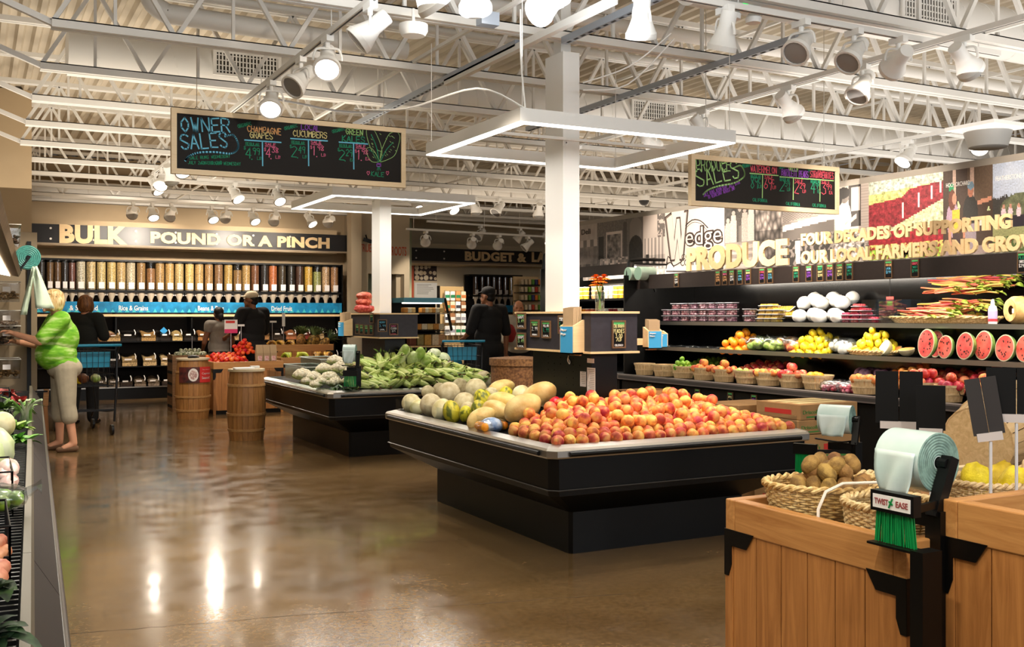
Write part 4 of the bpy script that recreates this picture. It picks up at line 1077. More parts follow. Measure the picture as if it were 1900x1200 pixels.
def lettuce(s, t):
    n = fbm(s, t, 22, 3); n2 = hsh(int(s * 60), int(t * 60)); up = t - .1 * s
    if t > .90 - .06 * (1 - s): c = (196, 204, 186)
    elif up > .72 and s < .62 - (.9 - t) * 1.2: c = (206, 208, 130)
    elif t > .80 + .1 * s: c = (210, 212, 150)
    elif t > .36 + .42 * max(0, s - .2) and t > .42: c = (146, 52, 60)
    elif t > .38 and s > .3: c = (214, 220, 172)
    elif t > .22: c = (164, 48, 58)
    else: c = (206, 190, 110) if n > -.05 else (170, 60, 60)
    if t < .16 and n2 > .6: c = (150, 186, 70)
    for x, y0, y1 in ((.48, .52, .70), (.69, .62, .80), (.86, .70, .86), (.97, .76, .9)):
        if abs(s - x) < .012 and y0 < t < y1: return (244, 236, 232)
    f = 1 + .55 * n + .22 * (n2 - .5)
    return tuple(x * f for x in c)
def couple(s, t):
    c = (74, 58, 50)
    if t > .62 and .5 < s: c = (98, 80, 66)
    if .2 < s < .27 or .56 < s < .63: c = (206, 176, 160) if t > .4 else c
    if fbm(s, t, 6, 8) > .25 and .3 < s < 1 and .5 < t < .75: c = (200, 214, 160)
    if t < .12: c = (150, 132, 130)
    if inR(s, t, .66, .34, 1, .42) and abs(t - (.41 - .06 * (s - .66) / .34)) < .045: c = (214, 206, 198)
    if inR(s, t, .12, .76, .22, .84): c = (40, 150, 100)
    # woman
    if inE(s, t, .2, .44, .13, .2): c = (176, 150, 170)
    if inR(s, t, .19, .3, .34, .55) or inE(s, t, .265, .32, .08, .05): c = (216, 184, 66)
    if inE(s, t, .19, .66, .075, .12): c = (110, 66, 52)
    if inE(s, t, .235, .67, .045, .065): c = (200, 140, 116)
    if .2 < s < .36 and .08 < t < .28: c = (70, 54, 56)
    if abs(s - (.12 + .03 * (1 - t))) < .028 and .14 < t < .36: c = (206, 146, 120)
    # man
    if inE(s, t, .56, .5, .15, .2) or inR(s, t, .43, .4, .7, .6): c = (48, 46, 44)
    if .46 < s < .68 and .04 < t < .38: c = (146, 132, 140)
    if inE(s, t, .565, .74, .055, .075): c = (178, 116, 92)
    if inE(s, t, .565, .8, .07, .045): c = (112, 140, 160)
    if abs(t - (.6 + .12 * (s - .7))) < .025 and .7 < s < .98: c = (196, 138, 112)
    if abs(s - (.44 - .02 * (.5 - t))) < .025 and .22 < t < .45: c = (186, 128, 104)
    f = 1 + .12 * nz2(s, t, 40); return tuple(x * f for x in c)
def tractor(s, t):
    h = .62 + .06 * nz2(s * 3, 0, 9, 1) + .08 * abs(nz2(s * 16, 0, 2, 3))
    if t > h: c = (176 + 40 * fbm(s, t, 3, 2), 186 + 36 * fbm(s, t, 3, 2), 206 + 26 * fbm(s, t, 3, 2))
    elif t > .36: c = (62, 60, 58)
    else: c = (160, 160, 112) if t > .2 else ((88, 108, 62) if fbm(s, t, 10, 6) > -.1 else (172, 164, 124))
    if inE(s, t, .45, .5, .34, .16) and t > .38: k = 1 + .6 * fbm(s, t, 14, 9); c = (98 * k, 102 * k, 78 * k)
    if inR(s, t, .02, .3, .62, .42): c = (46, 40, 50)
    for x in (.16, .26, .38, .5):
        if inE(s, t, x, .46, .035, .06): c = (222, 196, 206)
        if inE(s, t, x, .52, .02, .025): c = (190, 140, 120)
    if inE(s, t, .62, .28, .1, .11): c = (34, 32, 34)
    if inE(s, t, .62, .28, .055, .065): c = (222, 180, 60)
    if inE(s, t, .62, .28, .02, .025): c = (60, 50, 40)
    if inR(s, t, .66, .3, 1, .46): c = (40, 50, 40)
    f = 1 + .12 * nz2(s, t, 60); return tuple(x * f for x in c)
for a in ((1070, 1108, deli), (1108, 1165, store), (1165, 1234, street), (1234, 1344, logo_bg), (1402, 1452, veg), (1452, 1548, awning), (1612, 1750, lettuce), (1750, 1842, couple), (1842, 1975, tractor)): picture(*a)
picture(1344, 1402, group_, .42, 1); picture(1344, 1402, planks, 0, .42, 40, 30); picture(1548, 1612, clipboard, .4, 1); picture(1548, 1612, street_low, 0, .4, 50, 30)
INKD = M('print_ink', (56, 44, 40), .6); INKG = M('print_grey', (120, 106, 98), .6)
def mp(s, t): return Vector((-.0015, yM(1234) + (yM(1344) - yM(1234)) * s - 8, (ZM1 - ZM0) * t))
lg = MB(); NX = (-1, 0, 0)
W3 = [(.10, .93), (.30, .97), (.33, .55), (.42, .97), (.35, .98), (.36, .98)]
lf = MB(); lw = MB()
def mpoly(b, pts, th): 
    P = [mp(*q) + Vector((-th, 0, 0)) for q in pts]; P2 = [mp(*q) for q in pts]; n = len(P)
    b.add(P2 + P, [tuple(range(n, 2 * n))] + [(i, (i + 1) % n, n + (i + 1) % n, n + i) for i in range(n)])
# large W of the logo, dark outline with pale centre
WP_ = [(.0, .93), (.11, .99), (.165, .52), (.21, .90), (.27, .90), (.30, .52), (.35, .99), (.41, .99), (.33, .22), (.27, .22), (.225, .58), (.17, .22), (.10, .22)]
mpoly(lf, WP_[::-1], .001); mpoly(lw, [(.225 + (x - .225) * .86, .58 + (y - .58) * .93) for x, y in WP_[::-1]], .002)
lf.build('logo_shape', INKG, mural); lw.build('logo_fill', M('print_pale', (226, 212, 204), .6), mural)
for pts, th in ((WP_ + WP_[:1], .012),
                ([(.35, .74), (.48, .83), (.62, .8), (.74, .68)], .012), ([(.35, .70), (.48, .79), (.62, .76), (.72, .65)], .005), ([(.02, .16), (.1, .2), (.16, .14), (.3, .2)], .012), ([(.03, .06), (.55, .03), (.98, .05)], .02), ([(.02, .1), (.06, .3), (.16, .12)], .01)):
    stroke(lg, smooth_pts([mp(*q) for q in pts], 3) if len(pts) in (3, 4) else [mp(*q) for q in pts], NX, th)
lg.build('logo_outline', INKD, mural)
q = text_mb('edge', 1, .003, .06); fit_text(q, abs(yM(1344) - yM(1234)) * .62, .28, mp(.36, .34) + Vector((-.004, 0, 0)), (0, -1, 0), (0, 0, 1)); q.build('logo_lettering', INKD, mural)
q = text_mb('edge', 1, .003, -.004); fit_text(q, abs(yM(1344) - yM(1234)) * .59, .255, mp(.375, .352) + Vector((-.0065, 0, 0)), (0, -1, 0), (0, 0, 1)); q.build('logo_lettering', M('print_pale', (226, 212, 204), .6), mural)
for s_, a, b_, c, hh in (('COMMUNITY', .28, .13, .55, .07), ('CO-OP', .3, .23, .3, .06)):
    q = text_mb(s_, 1, .002, 0); fit_text(q, abs(yM(1344) - yM(1234)) * c, hh, mp(a, b_) + Vector((-.002, 0, 0)), (0, -1, 0), (0, 0, 1)); q.build('logo_lettering', INKD, mural)
for s_, u0, u1, z, hh in (('HOCH ORCHARD', 1756, 1800, 2.45, .035), ('FEATHERSTONE FARM', 1848, 1915, 2.45, .035), ('Deli', 1079, 1096, 2.46, .07)):
    q = text_mb(s_, 1, .002, .0 if s_ != 'Deli' else .02); fit_text(q, abs(yM(u0) - yM(u1)), hh, (-.0025, yM(u0) - 8, z - ZM0), (0, -1, 0), (0, 0, 1)); q.build('photo_caption', INKD if s_ == 'Deli' else PAPERW, mural)
# ---- plywood words standing on the canopy edge
XH = 6.60
def words3d(label, rows, X):
    t = thing('letter_sign', label, 'sign', (X, 7, 1.86)); 
    for s_, u0, u1, z0, h, bold in rows:
        ya, yb = aX(u0, 470, X).y, aX(u1, 470, X).y
        letters(s_, 1, .022, bold, abs(ya - yb), h, (-.01, ya - 7, z0 - 1.86), (0, -1, 0), (0, 0, 1), PLY, t, 1.04)
    lo, hi = min(aX(r[2], 470, X).y for r in rows), max(aX(r[1], 470, X).y for r in rows)
    MB().b2((-.006, lo - 7, -.006), (.02, hi - 7, .004)).build('mounting_rail', GREYP, t)
    return t
words3d('large produce word in plywood letters standing on the case canopy', [('PRODUCE', 1276, 1465, 1.866, .25, .055)], XH + .03)
words3d('two lines of plywood letters about four decades of local farmers on the canopy', [('FOUR DECADES OF SUPPORTING', 1489, 1879, 2.03, .112, .05), ('OUR LOCAL FARMERS AND GROWERS', 1489, 1992, 1.866, .118, .05)], XH + .03)
# ================================================================== REFRIGERATED PRODUCE CASE
BRN = M('dark_brown_panel', (36, 27, 24), .55, var=.1, scale=30)
CASEB = M('case_black', (5, 5, 5), .42, spec=.35); LEDGE = M('ledge_grey', (112, 104, 100), .45)
MIRR = M('case_back', (9, 8, 8), .16, spec=.6)
def case_section(label, y0, y1, zh0, zh1, xh, mid=True):
    t = thing('refrigerated_case', label, 'display case', (6.4, (y0 + y1) / 2, 0)); y0 -= (y0 + y1) / 2 * 1 if False else 0
    c = Vector((6.4, (y0 + y1) / 2, 0))
    def B(name, lo, hi, mat, bev=0): return MB().b2(Vector(lo) - c, Vector(hi) - c).build(name, mat, t, bevel=bev)
    B('base', (6.46, y0, 0), (7.42, y1, .16), BLACKM)
    B('front_panel', (6.40, y0, .16), (7.42, y1, .68), CASEB)
    b = MB(); b.b2(Vector((6.34, y0, .70)) - c, Vector((6.42, y1, .755)) - c); b.build('ledge', LEDGE, t)
    b = MB(); n = int((y1 - y0) / .05)
    B('perforated_strip', (6.337, y0 + .02, .712), (6.34, y1 - .02, .742), M('perforated', (60, 56, 54), .5))
    b = MB(); b.add([Vector(p) - c for p in ((6.42, y0, .73), (6.42, y1, .73), (7.40, y1, .80), (7.40, y0, .80), (6.42, y0, .68), (6.42, y1, .68), (7.40, y1, .68), (7.40, y0, .68))], [(0, 3, 2, 1), (4, 5, 6, 7), (0, 1, 5, 4), (2, 3, 7, 6), (1, 2, 6, 5), (0, 4, 7, 3)]); b.build('deck', CASEB, t)
    for nm, x, z in (('middle_shelf', 6.70, 1.06), ('top_shelf', 6.86, 1.335)):
        s_ = B(nm, (x, y0 + .02, z - .03), (7.38, y1 - .02, z), CASEB)
        B('shelf_edge', (x - .012, y0 + .02, z - .035), (x, y1 - .02, z + .004), STEEL).parent = s_
    B('back_panel', (7.385, y0, .8), (7.41, y1, zh1), MIRR)
    B('canopy', (xh, y0, zh1 - .02), (7.04, y1, zh1), CASEB)
    B('header', (xh - .02, y0, zh0), (xh, y1, zh1), BRN)
    B('end_panel', (6.42, y1 - .02, .7), (7.40, y1, zh1), CASEB); 
    B('lamp_tube', (xh + .06, y0 + .1, zh1 - .06), (xh + .10, y1 - .1, zh1 - .03), M('case_lamp', (255, 244, 226), .4, emit=5))
    return t
case_section('long black refrigerated produce case under the farm photos', 3.4, 9.55, 1.70, 1.853, XH)
case_section('black refrigerated case of packaged fruit beyond the produce word', 9.6, 11.45, 1.87, 2.0, XH)
area_light('case_light', (6.70, 6.4, 1.79), (0, A(-28), 0), .06, 6, 60, (1, .9, .76))
area_light('case_light', (6.70, 10.5, 1.92), (0, A(-28), 0), .06, 1.7, 30, (1, .9, .76))
# black arched divider between the two sections
dv = thing('case_divider', 'black curved divider frame between the packaged fruit and the produce case', 'divider', (6.5, 9.575, 0))
MB().tube(smooth_pts([(-.02, 0, .75), (-.02, 0, 1.5), (0, 0, 1.95), (.08, 0, 2.03), (.5, 0, 2.04)], 5), .018, 8).build('divider_tube', BLACK, dv, True)
dv2 = thing('case_divider', 'black curved divider frame at the far end of the packaged fruit case', 'divider', (6.5, 11.49, 0))
MB().tube(smooth_pts([(-.02, 0, .0), (-.02, 0, 1.5), (0, 0, 2.1), (.08, 0, 2.2), (.5, 0, 2.2)], 5), .025, 8).build('divider_tube', BLACK, dv2, True)
# ---- price tags on the header and on the ledge front
seen = 0
for i, (u, c, c2) in enumerate([(1256, CYE, CWH), (1333, COR, COR), (1346, CPK, COR), (1359, CYE, CWH), (1374, CGR, CBL), (1389, CYE, CPU), (1415, CRD, CPU), (1430, CYE, CBL), (1478, CYE, CGR), (1502, CWH, CPU), (1523, CGR, CYE), (1541, COR, CPU), (1559, CYE, CYE), (1577, CBL, CGR), (1650, COR, CBL), (1699, CRD, CGR), (1898, CGR, CWH)]):
    y = aX(u, 515, XH - .02).y
    price_tag((XH - .0205, y, 1.778), (0, -1, 0), (0, 0, 1), .075, .145, f'small chalk price tag on the dark canopy front, {nth(i)} from the curved divider', [(rnd.choice(['PLUM', 'CORN', 'GRAPE', 'ONION', 'KALE']), c, .18, .13, .72), (rnd.choice(['SWEET', 'LOCAL', 'ROOT']), c2, -.0, .11, .62), ('$' + rnd.choice(['399', '249', '199', '299']), c2, -.22, .15, .66)])
for i, (u, v, c) in enumerate([(1206, 704, CLG), (1241, 712, CPU), (1295, 716, CPU), (1356, 733, CYE), (1400, 735, CPU), (1490, 755, CGR), (1532, 765, CPK), (1583, 773, CRD), (1713, 790, CBL), (1779, 795, CPK)]):
    p = aX(u, v, 6.40); p.z = .59
    price_tag((6.399, p.y, .59), (0, -1, 0), (0, 0, 1), .075, .165, f'chalk price tag below the grey ledge, {nth(i)} from the far end of the case', [('APPLE', c, .16, .12, .7), ('$' + rnd.choice(['129', '249', '199', '279']), c, -.12, .14, .6), ('USA', CWH, -.42, .06, .4)])
# ================================================================== CASE CONTENTS
def pX(u, v, X, z=None):
    p = aX(u, v, X)
    if z is not None: p.z = z
    return p
# baskets on the bottom deck
def deckz(x): return .73 + .07 * (x - 6.42) / .98
BK = [(1196, .115, 'dim bushel basket at the far end of the bottom deck', 0), (1233, .13, 'empty bushel basket beside the heap of limes', 0), (1268, .12, 'bushel basket below the heap of limes', 0), (1306, .12, 'bushel basket of peaches next to the limes', 0), (1344, .12, 'bushel basket of peaches, second past the limes', 0),
      (1388, .135, 'bushel basket with a few green apples', 0), (1426, .125, 'bushel basket of pink peaches between green apples and red apples', 0), (1470, .125, 'bushel basket of red apples beside the oranges', 0), (1517, .14, 'bushel basket with two oranges', 0), (1607, .13, 'bushel basket beside the bagged radishes', 0), (1712, .16, 'bushel basket full of pink apples behind the black sign cards', 1), (1762, .11, 'small bushel basket of pink apples with a wire handle', 1), (1830, .12, 'bushel basket at the near end of the bottom deck', 0)]
for u, r, lab, w in BK:
    x = 6.44 + r + .02; p = aX(u, 710, x); bushel_basket((x, p.y, deckz(x + r * .8) + .002), r, .125, lab, 'bushel baskets on the bottom deck', bool(w))
def on_basket(kind, rr, u, r, layers, label, group, **k):
    x = 6.44 + r + .02; y = aX(u, 710, x).y
    heap(kind, rr, (x, y, deckz(x + r * .8) + k.pop('dz', .085)), r * .82, r * .82, layers, label, group, **k)
on_basket('lime', .027, 1268, .12, 3, 'bright green lime in the heap at the far end of the case', 'limes heaped in the produce case')
x = 6.75; heap('lime', .027, (6.92, aX(1290, 680, 6.9).y, .83), .22, .2, 3, 'bright green lime in the heap at the far end of the case', 'limes heaped in the produce case', box=True, tilt=(.35, 0), nmax=70)
on_basket('peach', .036, 1306, .12, 2, 'peach in the first peach basket by the limes', 'peaches in the far bushel baskets')
on_basket('peach', .036, 1344, .12, 3, 'peach in the second peach basket past the limes', 'peaches in the second bushel basket')
for du, dx in ((-16, 0), (-4, .04), (16, .02)):
    x = 6.58 + dx; put('green_apple', (x, aX(1388 + du, 700, x).y, .86), 'green apple in the nearly empty basket', 'green apples in the bushel basket')
on_basket('peach', .036, 1426, .125, 1, 'pink peach in the shallow basket past the green apples', 'peaches in the third bushel basket')
on_basket('apple', .038, 1470, .125, 3, 'red apple in the basket beside the oranges', 'red apples in the bushel basket', nmax=14)
for du, dx in ((-12, 0), (4, .0), (-3, .06)):
    x = 6.56 + dx; put('orange', (x, aX(1517 + du, 705, x).y, .865), 'orange in the bushel basket before the bagged radishes', 'oranges in the bushel basket', s=1.1)
on_basket('mango', .04, 1607, .13, 1, 'yellow mango in the basket by the bagged radishes', 'mangoes in the bushel basket')
heap('apple', .038, (6.86, aX(1380, 680, 6.86).y, .83), .2, .42, 2, 'dark red apple on the deck behind the bushel baskets', 'apples on the deck behind the baskets', box=True, tilt=(.3, 0), nmax=40)
heap('mango', .04, (6.8, aX(1675, 690, 6.8).y, .85), .2, .2, 3, 'ripe mango in the heap behind the black sign cards', 'mangoes heaped on the bottom deck', tilt=(.3, 0), box=True, nmax=36)
on_basket('apple', .041, 1712, .16, 4, 'pink apple heaped in the big basket behind the sign cards', 'pink apples in the big bushel basket')
on_basket('apple', .038, 1762, .11, 3, 'pink apple in the small basket with a wire handle', 'pink apples in the small bushel basket')
heap('apple', .04, (6.9, aX(1775, 690, 6.9).y, .85), .22, .35, 3, 'red apple heaped on the deck at the back of the case', 'red apples at the back of the case', tilt=(.3, 0), box=True, nmax=60)
on_basket('peach', .04, 1830, .12, 2, 'peach in the basket at the near end of the deck', 'peaches at the near end of the deck')
heap('red_cabbage', .06, (7.0, aX(1640, 690, 7.0).y, .83), .1, .3, 1, 'dark cabbage at the back of the bottom deck', 'dark cabbages at the back of the deck', box=True, s=.75)
FILM = M_clear('plastic_film', (240, 244, 246), .2, .2)
def bagged(label, p, rx, ry, rz_, kind, rr, n, group=None, rot=0):
    t = thing('produce_bag', label, 'bag', p, rot, group)
    b = MB().ell((0, 0, rz_ * .9), (rx, ry, rz_), 14, 9, fn=lump(rnd.random() * 9, .14, 3)); b.tube([(rx * .9, 0, rz_ * 1.1), (rx * 1.25, 0, rz_ * 1.5), (rx * 1.4, 0, rz_ * 1.5)], [.02, .012, .028], 7); b.build('plastic_film', FILM, t, True)
    for k in range(n):
        a = rnd.random() * 6.28; q = rnd.random() ** .5 * .68; z = rr * .9 + rnd.random() * max(.001, rz_ * 1.5 - 2 * rr)
        o = bpy.data.objects.new(kind, LIB[kind]); col.objects.link(o); o.parent = t; o.location = (math.cos(a) * q * rx, math.sin(a) * q * ry, z); o.rotation_euler = (rnd.random() * 6, rnd.random() * 6, 0)
for k, (u, x) in enumerate(((1540, 6.56), (1556, 6.62), (1572, 6.55), (1585, 6.66))):
    bagged(f'clear bag of pink radishes on the bottom deck, {nth(k)} from the oranges', (x, aX(u, 715, x).y, deckz(x) + .005), .09, .075, .055, 'radish', .017, 16, None, rnd.random() * 6)
# middle shelf
ZS = 1.062
for k, u in enumerate((1246, 1268, 1290, 1318, 1340)):
    x = 6.78 + .05 * (k % 2); p = aX(u, 622, x)
    t = tag(MB().grid(lambda i, j: Vector(((i - .5) * .16, (j - .5) * .13, .012 + .012 * math.sin(i * 7 + k) * math.sin(j * 5 + k))), 10, 8).build('folded_bag', FILM, None, True, loc=(x, p.y, ZS)), f'flat clear bag lying on the emptied middle shelf, {nth(k)} from the far end', 'bag')
    sd = t.modifiers.new('solid', 'SOLIDIFY'); sd.thickness = .008
heap('orange', .038, (6.93, aX(1376, 622, 6.93).y, ZS), .16, .16, 3, 'orange in the heap on the middle shelf', 'oranges heaped on the middle shelf', box=True, tilt=(.35, 0), nmax=40)
for k, (u, x, kind, n) in enumerate(((1405, 6.84, 'green_apple', 9), (1420, 6.98, 'green_apple', 9), (1436, 6.86, 'green_apple', 9), (1455, 6.98, 'peach', 8), (1470, 6.86, 'peach', 8), (1486, 7.0, 'peach', 8), (1573, 6.86, 'onion', 7), (1560, 7.0, 'onion', 7), (1590, 7.02, 'onion', 7))):
    bagged(f'clear bag of {kind.replace("_", " ")}s on the middle shelf, {nth(k)} bag past the oranges', (x, aX(u, 625, x).y, ZS + (.02 if x > 6.9 else 0)), .12, .10, .075, kind, LIB and .036, n, None, rnd.random() * 6)
heap('lemon', .032, (6.95, aX(1515, 620, 6.95).y, ZS), .16, .2, 4, 'yellow lemon in the large heap between the bags', 'lemons in the large heap', box=True, tilt=(.3, 0), nmax=90)
wb_ = pX(1620, 645, 6.86, ZS + .002); wicker_basket(wb_, .15, .2, .035, 'shallow wicker tray under the small heap of lemons', WICK)
heap('lemon', .033, (6.88, wb_.y, ZS + .03), .14, .19, 4, 'yellow lemon in the heap on the wicker tray', 'lemons on the wicker tray', tilt=(.3, 0), nmax=60)
def half_melon(label, p, r, face, rind, yaw, lean=.5, long=1.0, seed=None):
    t = thing('melon_half', label, 'melon', p); R = Matrix.Rotation(yaw, 3, 'Z') @ Matrix.Rotation(lean, 3, 'Y')
    b = MB(); n = 28; prof = []
    vs = [];
    for j in range(8):
        q = j / 7 * PI / 2
        for k in range(n):
            a = 2 * PI * k / n; vs.append(R @ Vector((math.sin(q) * r * .95, math.cos(q) * r * math.cos(a), math.cos(q) * r * long * math.sin(a))))
    fs = [(j * n + k, j * n + (k + 1) % n, (j + 1) * n + (k + 1) % n, (j + 1) * n + k) for j in range(7) for k in range(n)]
    b.add(vs, fs); lo = min(v[2] for v in b.v); b.v = [(x, y, z - lo) for x, y, z in b.v]; b.build('rind', rind, t, True)
    for nm, k0, dx, m in (('pith', .995, -.001, M('pale_pith', (232, 226, 190), .5)), ('flesh', .92, -.003, face)):
        b = MB(); b.add([R @ Vector((dx, r * k0 * math.cos(2 * PI * k / n), r * long * k0 * math.sin(2 * PI * k / n))) - Vector((0, 0, lo)) for k in range(n)] + [R @ Vector((dx + .006, r * k0 * math.cos(2 * PI * k / n), r * long * k0 * math.sin(2 * PI * k / n))) - Vector((0, 0, lo)) for k in range(n)],
                        [tuple(range(n))[::-1]] + [(k, (k + 1) % n, n + (k + 1) % n, n + k) for k in range(n)]); b.build(nm, m, t)
    if seed:
        b = MB()
        for k in range(16):
            a = rnd.random() * 6.28; q = rnd.uniform(.35, .75); b.ell(R @ Vector((-.004, r * q * math.cos(a), r * long * q * math.sin(a))) - Vector((0, 0, lo)), (.003, .005, .007), 6, 4)
        tag(b.build('seeds', M('melon_seed', (60, 30, 26), .5), t), kind='stuff')
    return t
WMF = M_fruit('watermelon_flesh', (216, 70, 66), (236, 112, 100), None, 12, .35, .04); WMR = M_fruit('watermelon_rind', (40, 84, 30), (150, 180, 90), None, 10, .4, .05)
FLW = M_fruit('white_flesh', (232, 226, 196), (248, 244, 226), None, 8, .4, .03); FLO = M_fruit('orange_flesh', (222, 140, 60), (240, 176, 100), None, 10, .4, .04)
for k, (u, r, lg_, x, lab) in enumerate(((1718, .092, 1.28, 6.76, 'first watermelon half from the lemons, face out'), (1737, .085, 1.32, 6.93, 'watermelon half standing behind the first two'), (1753, .078, 1.2, 6.77, 'smaller watermelon half, second in the front row from the lemons'), (1790, .088, 1.22, 6.76, 'watermelon half in the middle of the row'), (1824, .088, 1.3, 6.80, 'tall watermelon half with green rind showing, past the middle of the row'), (1864, .09, 1.12, 6.76, 'broad watermelon half near the end of the row'), (1902, .085, 1.2, 6.76, 'last watermelon half, cut off by the picture edge'))):
    half_melon(lab, pX(u, 650, x, ZS + .001), r, WMF, WMR, -.15, .12, lg_, True)
half_melon('pale honeydew half beside the lemon tray', pX(1640, 650, 6.80, ZS + .001), .072, FLW, LIB['honeydew'].materials[0], -.35, .5, 1)
half_melon('small orange cantaloupe half behind the honeydew half', pX(1662, 640, 6.93, ZS + .001), .055, FLO, LIB['cantaloupe'].materials[0], -.2, 1.0, 1)
half_melon('orange cantaloupe half lying flat beside the watermelons', pX(1682, 645, 6.86, ZS + .001), .065, FLO, LIB['cantaloupe'].materials[0], 0, 1.35, 1)
# top shelf
ZT2 = 1.337
def clamshell(p, label, group, fruit_mat, sx=.09, sy=.115, h=.062, rz=0, lid=True):
    t = thing('fruit_clamshell', label, 'container', p, rz, group)
    b = MB(); b.add([(-sx * .43, -sy * .43, 0), (sx * .43, -sy * .43, 0), (sx * .43, sy * .43, 0), (-sx * .43, sy * .43, 0), (-sx / 2, -sy / 2, h), (sx / 2, -sy / 2, h), (sx / 2, sy / 2, h), (-sx / 2, sy / 2, h)], [(3, 2, 1, 0), (0, 1, 5, 4), (1, 2, 6, 5), (2, 3, 7, 6), (3, 0, 4, 7), (4, 5, 6, 7)])
    b.build('clear_tub', M_clear('tub_plastic', (236, 238, 242), .2, .25), t)
    b = MB()
    for i in range(3):
        for j in range(4):
            for k in range(2): b.ell(((i - 1) * sx * .27, (j - 1.5) * sy * .2, .016 + k * .026), (.014, .014, .013), 6, 5)
    tag(b.build('berries', fruit_mat, t, True), kind='stuff')
    MB().b2((-sx * .51, -sy * .51, h), (sx * .51, sy * .51, h + .004)).build('lid_rim', M('tub_white', (226, 220, 224), .4), t)
    return t
GRP = M_fruit('red_grapes', (120, 60, 74), (226, 190, 192), (178, 120, 130), 40, .3, .2); RSP = M_fruit('raspberries', (176, 20, 50), (220, 60, 90), None, 50, .5, .1)
proto = None; us = [1188 + 17.0 * k for k in range(11)]
for row in range(3):
    for k, u in enumerate(us):
        if row == 2 and k == 3: continue
        p = pX(u, 575, 6.95, ZT2 + row * .068 + .001); lab = f'clear tub of red grapes, {nth(k)} along the {("bottom", "middle", "top")[row]} tier of the stack'
        if proto is None: proto = clamshell(p, lab, 'stacked tubs of red grapes', GRP)
        else: dup(proto, loc=p, label=lab)
dup(proto, loc=pX(1391, 575, 6.95, ZT2 + .001), label='single tub of red grapes standing by itself past the stack'); 
dup(proto, loc=pX(1391, 575, 6.95, ZT2 + .069), label='upper tub of the lone pair of red grape tubs')
CORN_ = M_fruit('yellow_corn', (216, 160, 30), (244, 206, 90), None, 60, .4, .1)
pc = None
for row in range(4):
    for k in range(3 if row < 3 else 2):
        p = pX(1415 + 13 * k + row * 2, 575, 6.95, ZT2 + row * .042 + .001); lab = f'flat pack of yellow corn, {nth(k)} along tier {("one", "two", "three", "four")[row]} of the corn stack'
        if pc is None: pc = clamshell(p, lab, 'stacked packs of yellow corn', CORN_, .1, .11, .036)
        else: dup(pc, loc=p, label=lab)
for k in range(8):
    u = 1432 + (k % 4) * 11; p = pX(u, 545, 7.12 + .03 * (k // 4), ZT2 + .05 + .05 * (k // 4)); t = dup(pc, loc=p, rot=(0, -.5, rnd.random()), label=f'tilted pack of yellow corn leaning at the back, {nth(k)} in the pile')
MB_ = M_fruit('white_wrap', (226, 222, 214), (250, 248, 244), None, 6, .35, .03)
lib('wrapped_cauliflower', (.075, .075, .065), MB_, lump(4, .1, 2.4), 16, 10)
heap('wrapped_cauliflower', .07, (6.98, aX(1522, 560, 6.98).y, ZT2), .06, .29, 3, 'white film-wrapped cauliflower heaped on the top shelf', 'wrapped cauliflowers on the top shelf', box=True, tilt=(.15, 0))
heap('wrapped_cauliflower', .07, (7.2, aX(1535, 540, 7.2).y, ZT2 + .14), .08, .26, 2, 'white film-wrapped cauliflower in the raised back rows', 'wrapped cauliflowers in the back rows', box=True, tilt=(.3, 0))
pr = None
for row, us_ in enumerate(([1556, 1573, 1590, 1607, 1622], [1556, 1573, 1592, 1608], [1590, 1606], [1594])):
    for k, u in enumerate(us_):
        p = pX(u, 585, 6.93, ZT2 + row * .038 + .001); lab = f'clear tub of raspberries, {nth(k)} along the {("bottom", "second", "third", "top")[row]} tier'
        if pr is None: pr = clamshell(p, lab, 'stacked tubs of raspberries', RSP, .095, .1, .032)
        else: dup(pr, loc=p, label=lab)
for k, (u, w) in enumerate(((1262, .12), (1390, .13), (1432, .1))):
    p = pX(u, 545, 7.3, 1.56)
    t = tag(MB().b2((0, -.2, -.1), (.004, .2, .1)).build('shelf_divider', CLEAR, None, loc=pX(1618 + 26 * k, 560, 6.98, ZT2 + .105)), f'clear acrylic divider standing on the emptied top shelf, {nth(k)} past the raspberries', 'divider')
    t.rotation_euler = (0, 0, .3 + k * .5)
st_ = thing('sign_stub', 'small coloured card hanging in the gap on the top shelf', 'card', pX(1651, 542, 7.1, 1.53)); MB().b2((0, -.04, -.08), (.006, .04, .04)).build('card', M('card_red', (200, 80, 70), .6), st_); MB().b2((-.001, -.03, -.04), (0, .03, 0)).build('card_picture', M('card_green', (150, 200, 60), .6), st_)
MB().b2((.0, -.003, .04), (.004, .003, .3)).build('hook_strip', BLACK, st_)
# rhubarb
bt = pX(1750, 590, 7.0, ZT2 + .001)
wicker_basket(bt, .14, .46, .05, 'long flat wicker tray under the rhubarb', WICK)
RHU = M_fruit('rhubarb_stalk', (196, 70, 70), (206, 186, 96), (214, 130, 96), 5, .4, .15, .4, .6, stretch=(3, .5, 3)); RHL = M_fruit('rhubarb_leaf', (110, 140, 40), (190, 200, 90), None, 20, .5, .15)
def rhu_mesh(sd):
    b = MB(); rr = random.Random(sd); L_ = .42
    b.tube(smooth_pts([(0, -.21, 0), (.0, -.07, rr.uniform(-.005, .01)), (rr.uniform(-.01, .01), .07, rr.uniform(-.004, .008)), (0, .2, 0)], 3), [.011] * 9 + [.008], 6, flat=.7)
    for k in range(3): leaf_blade(b, (0, -.2, .002), (rr.uniform(-.5, .5), -1, rr.uniform(0, .5)), rr.uniform(.06, .11), .05, .4, 4, 1)
    return b.mesh('rhubarb', [RHU, RHL], True, 60)
RM = [rhu_mesh(k) for k in range(4)]
cy = bt.y
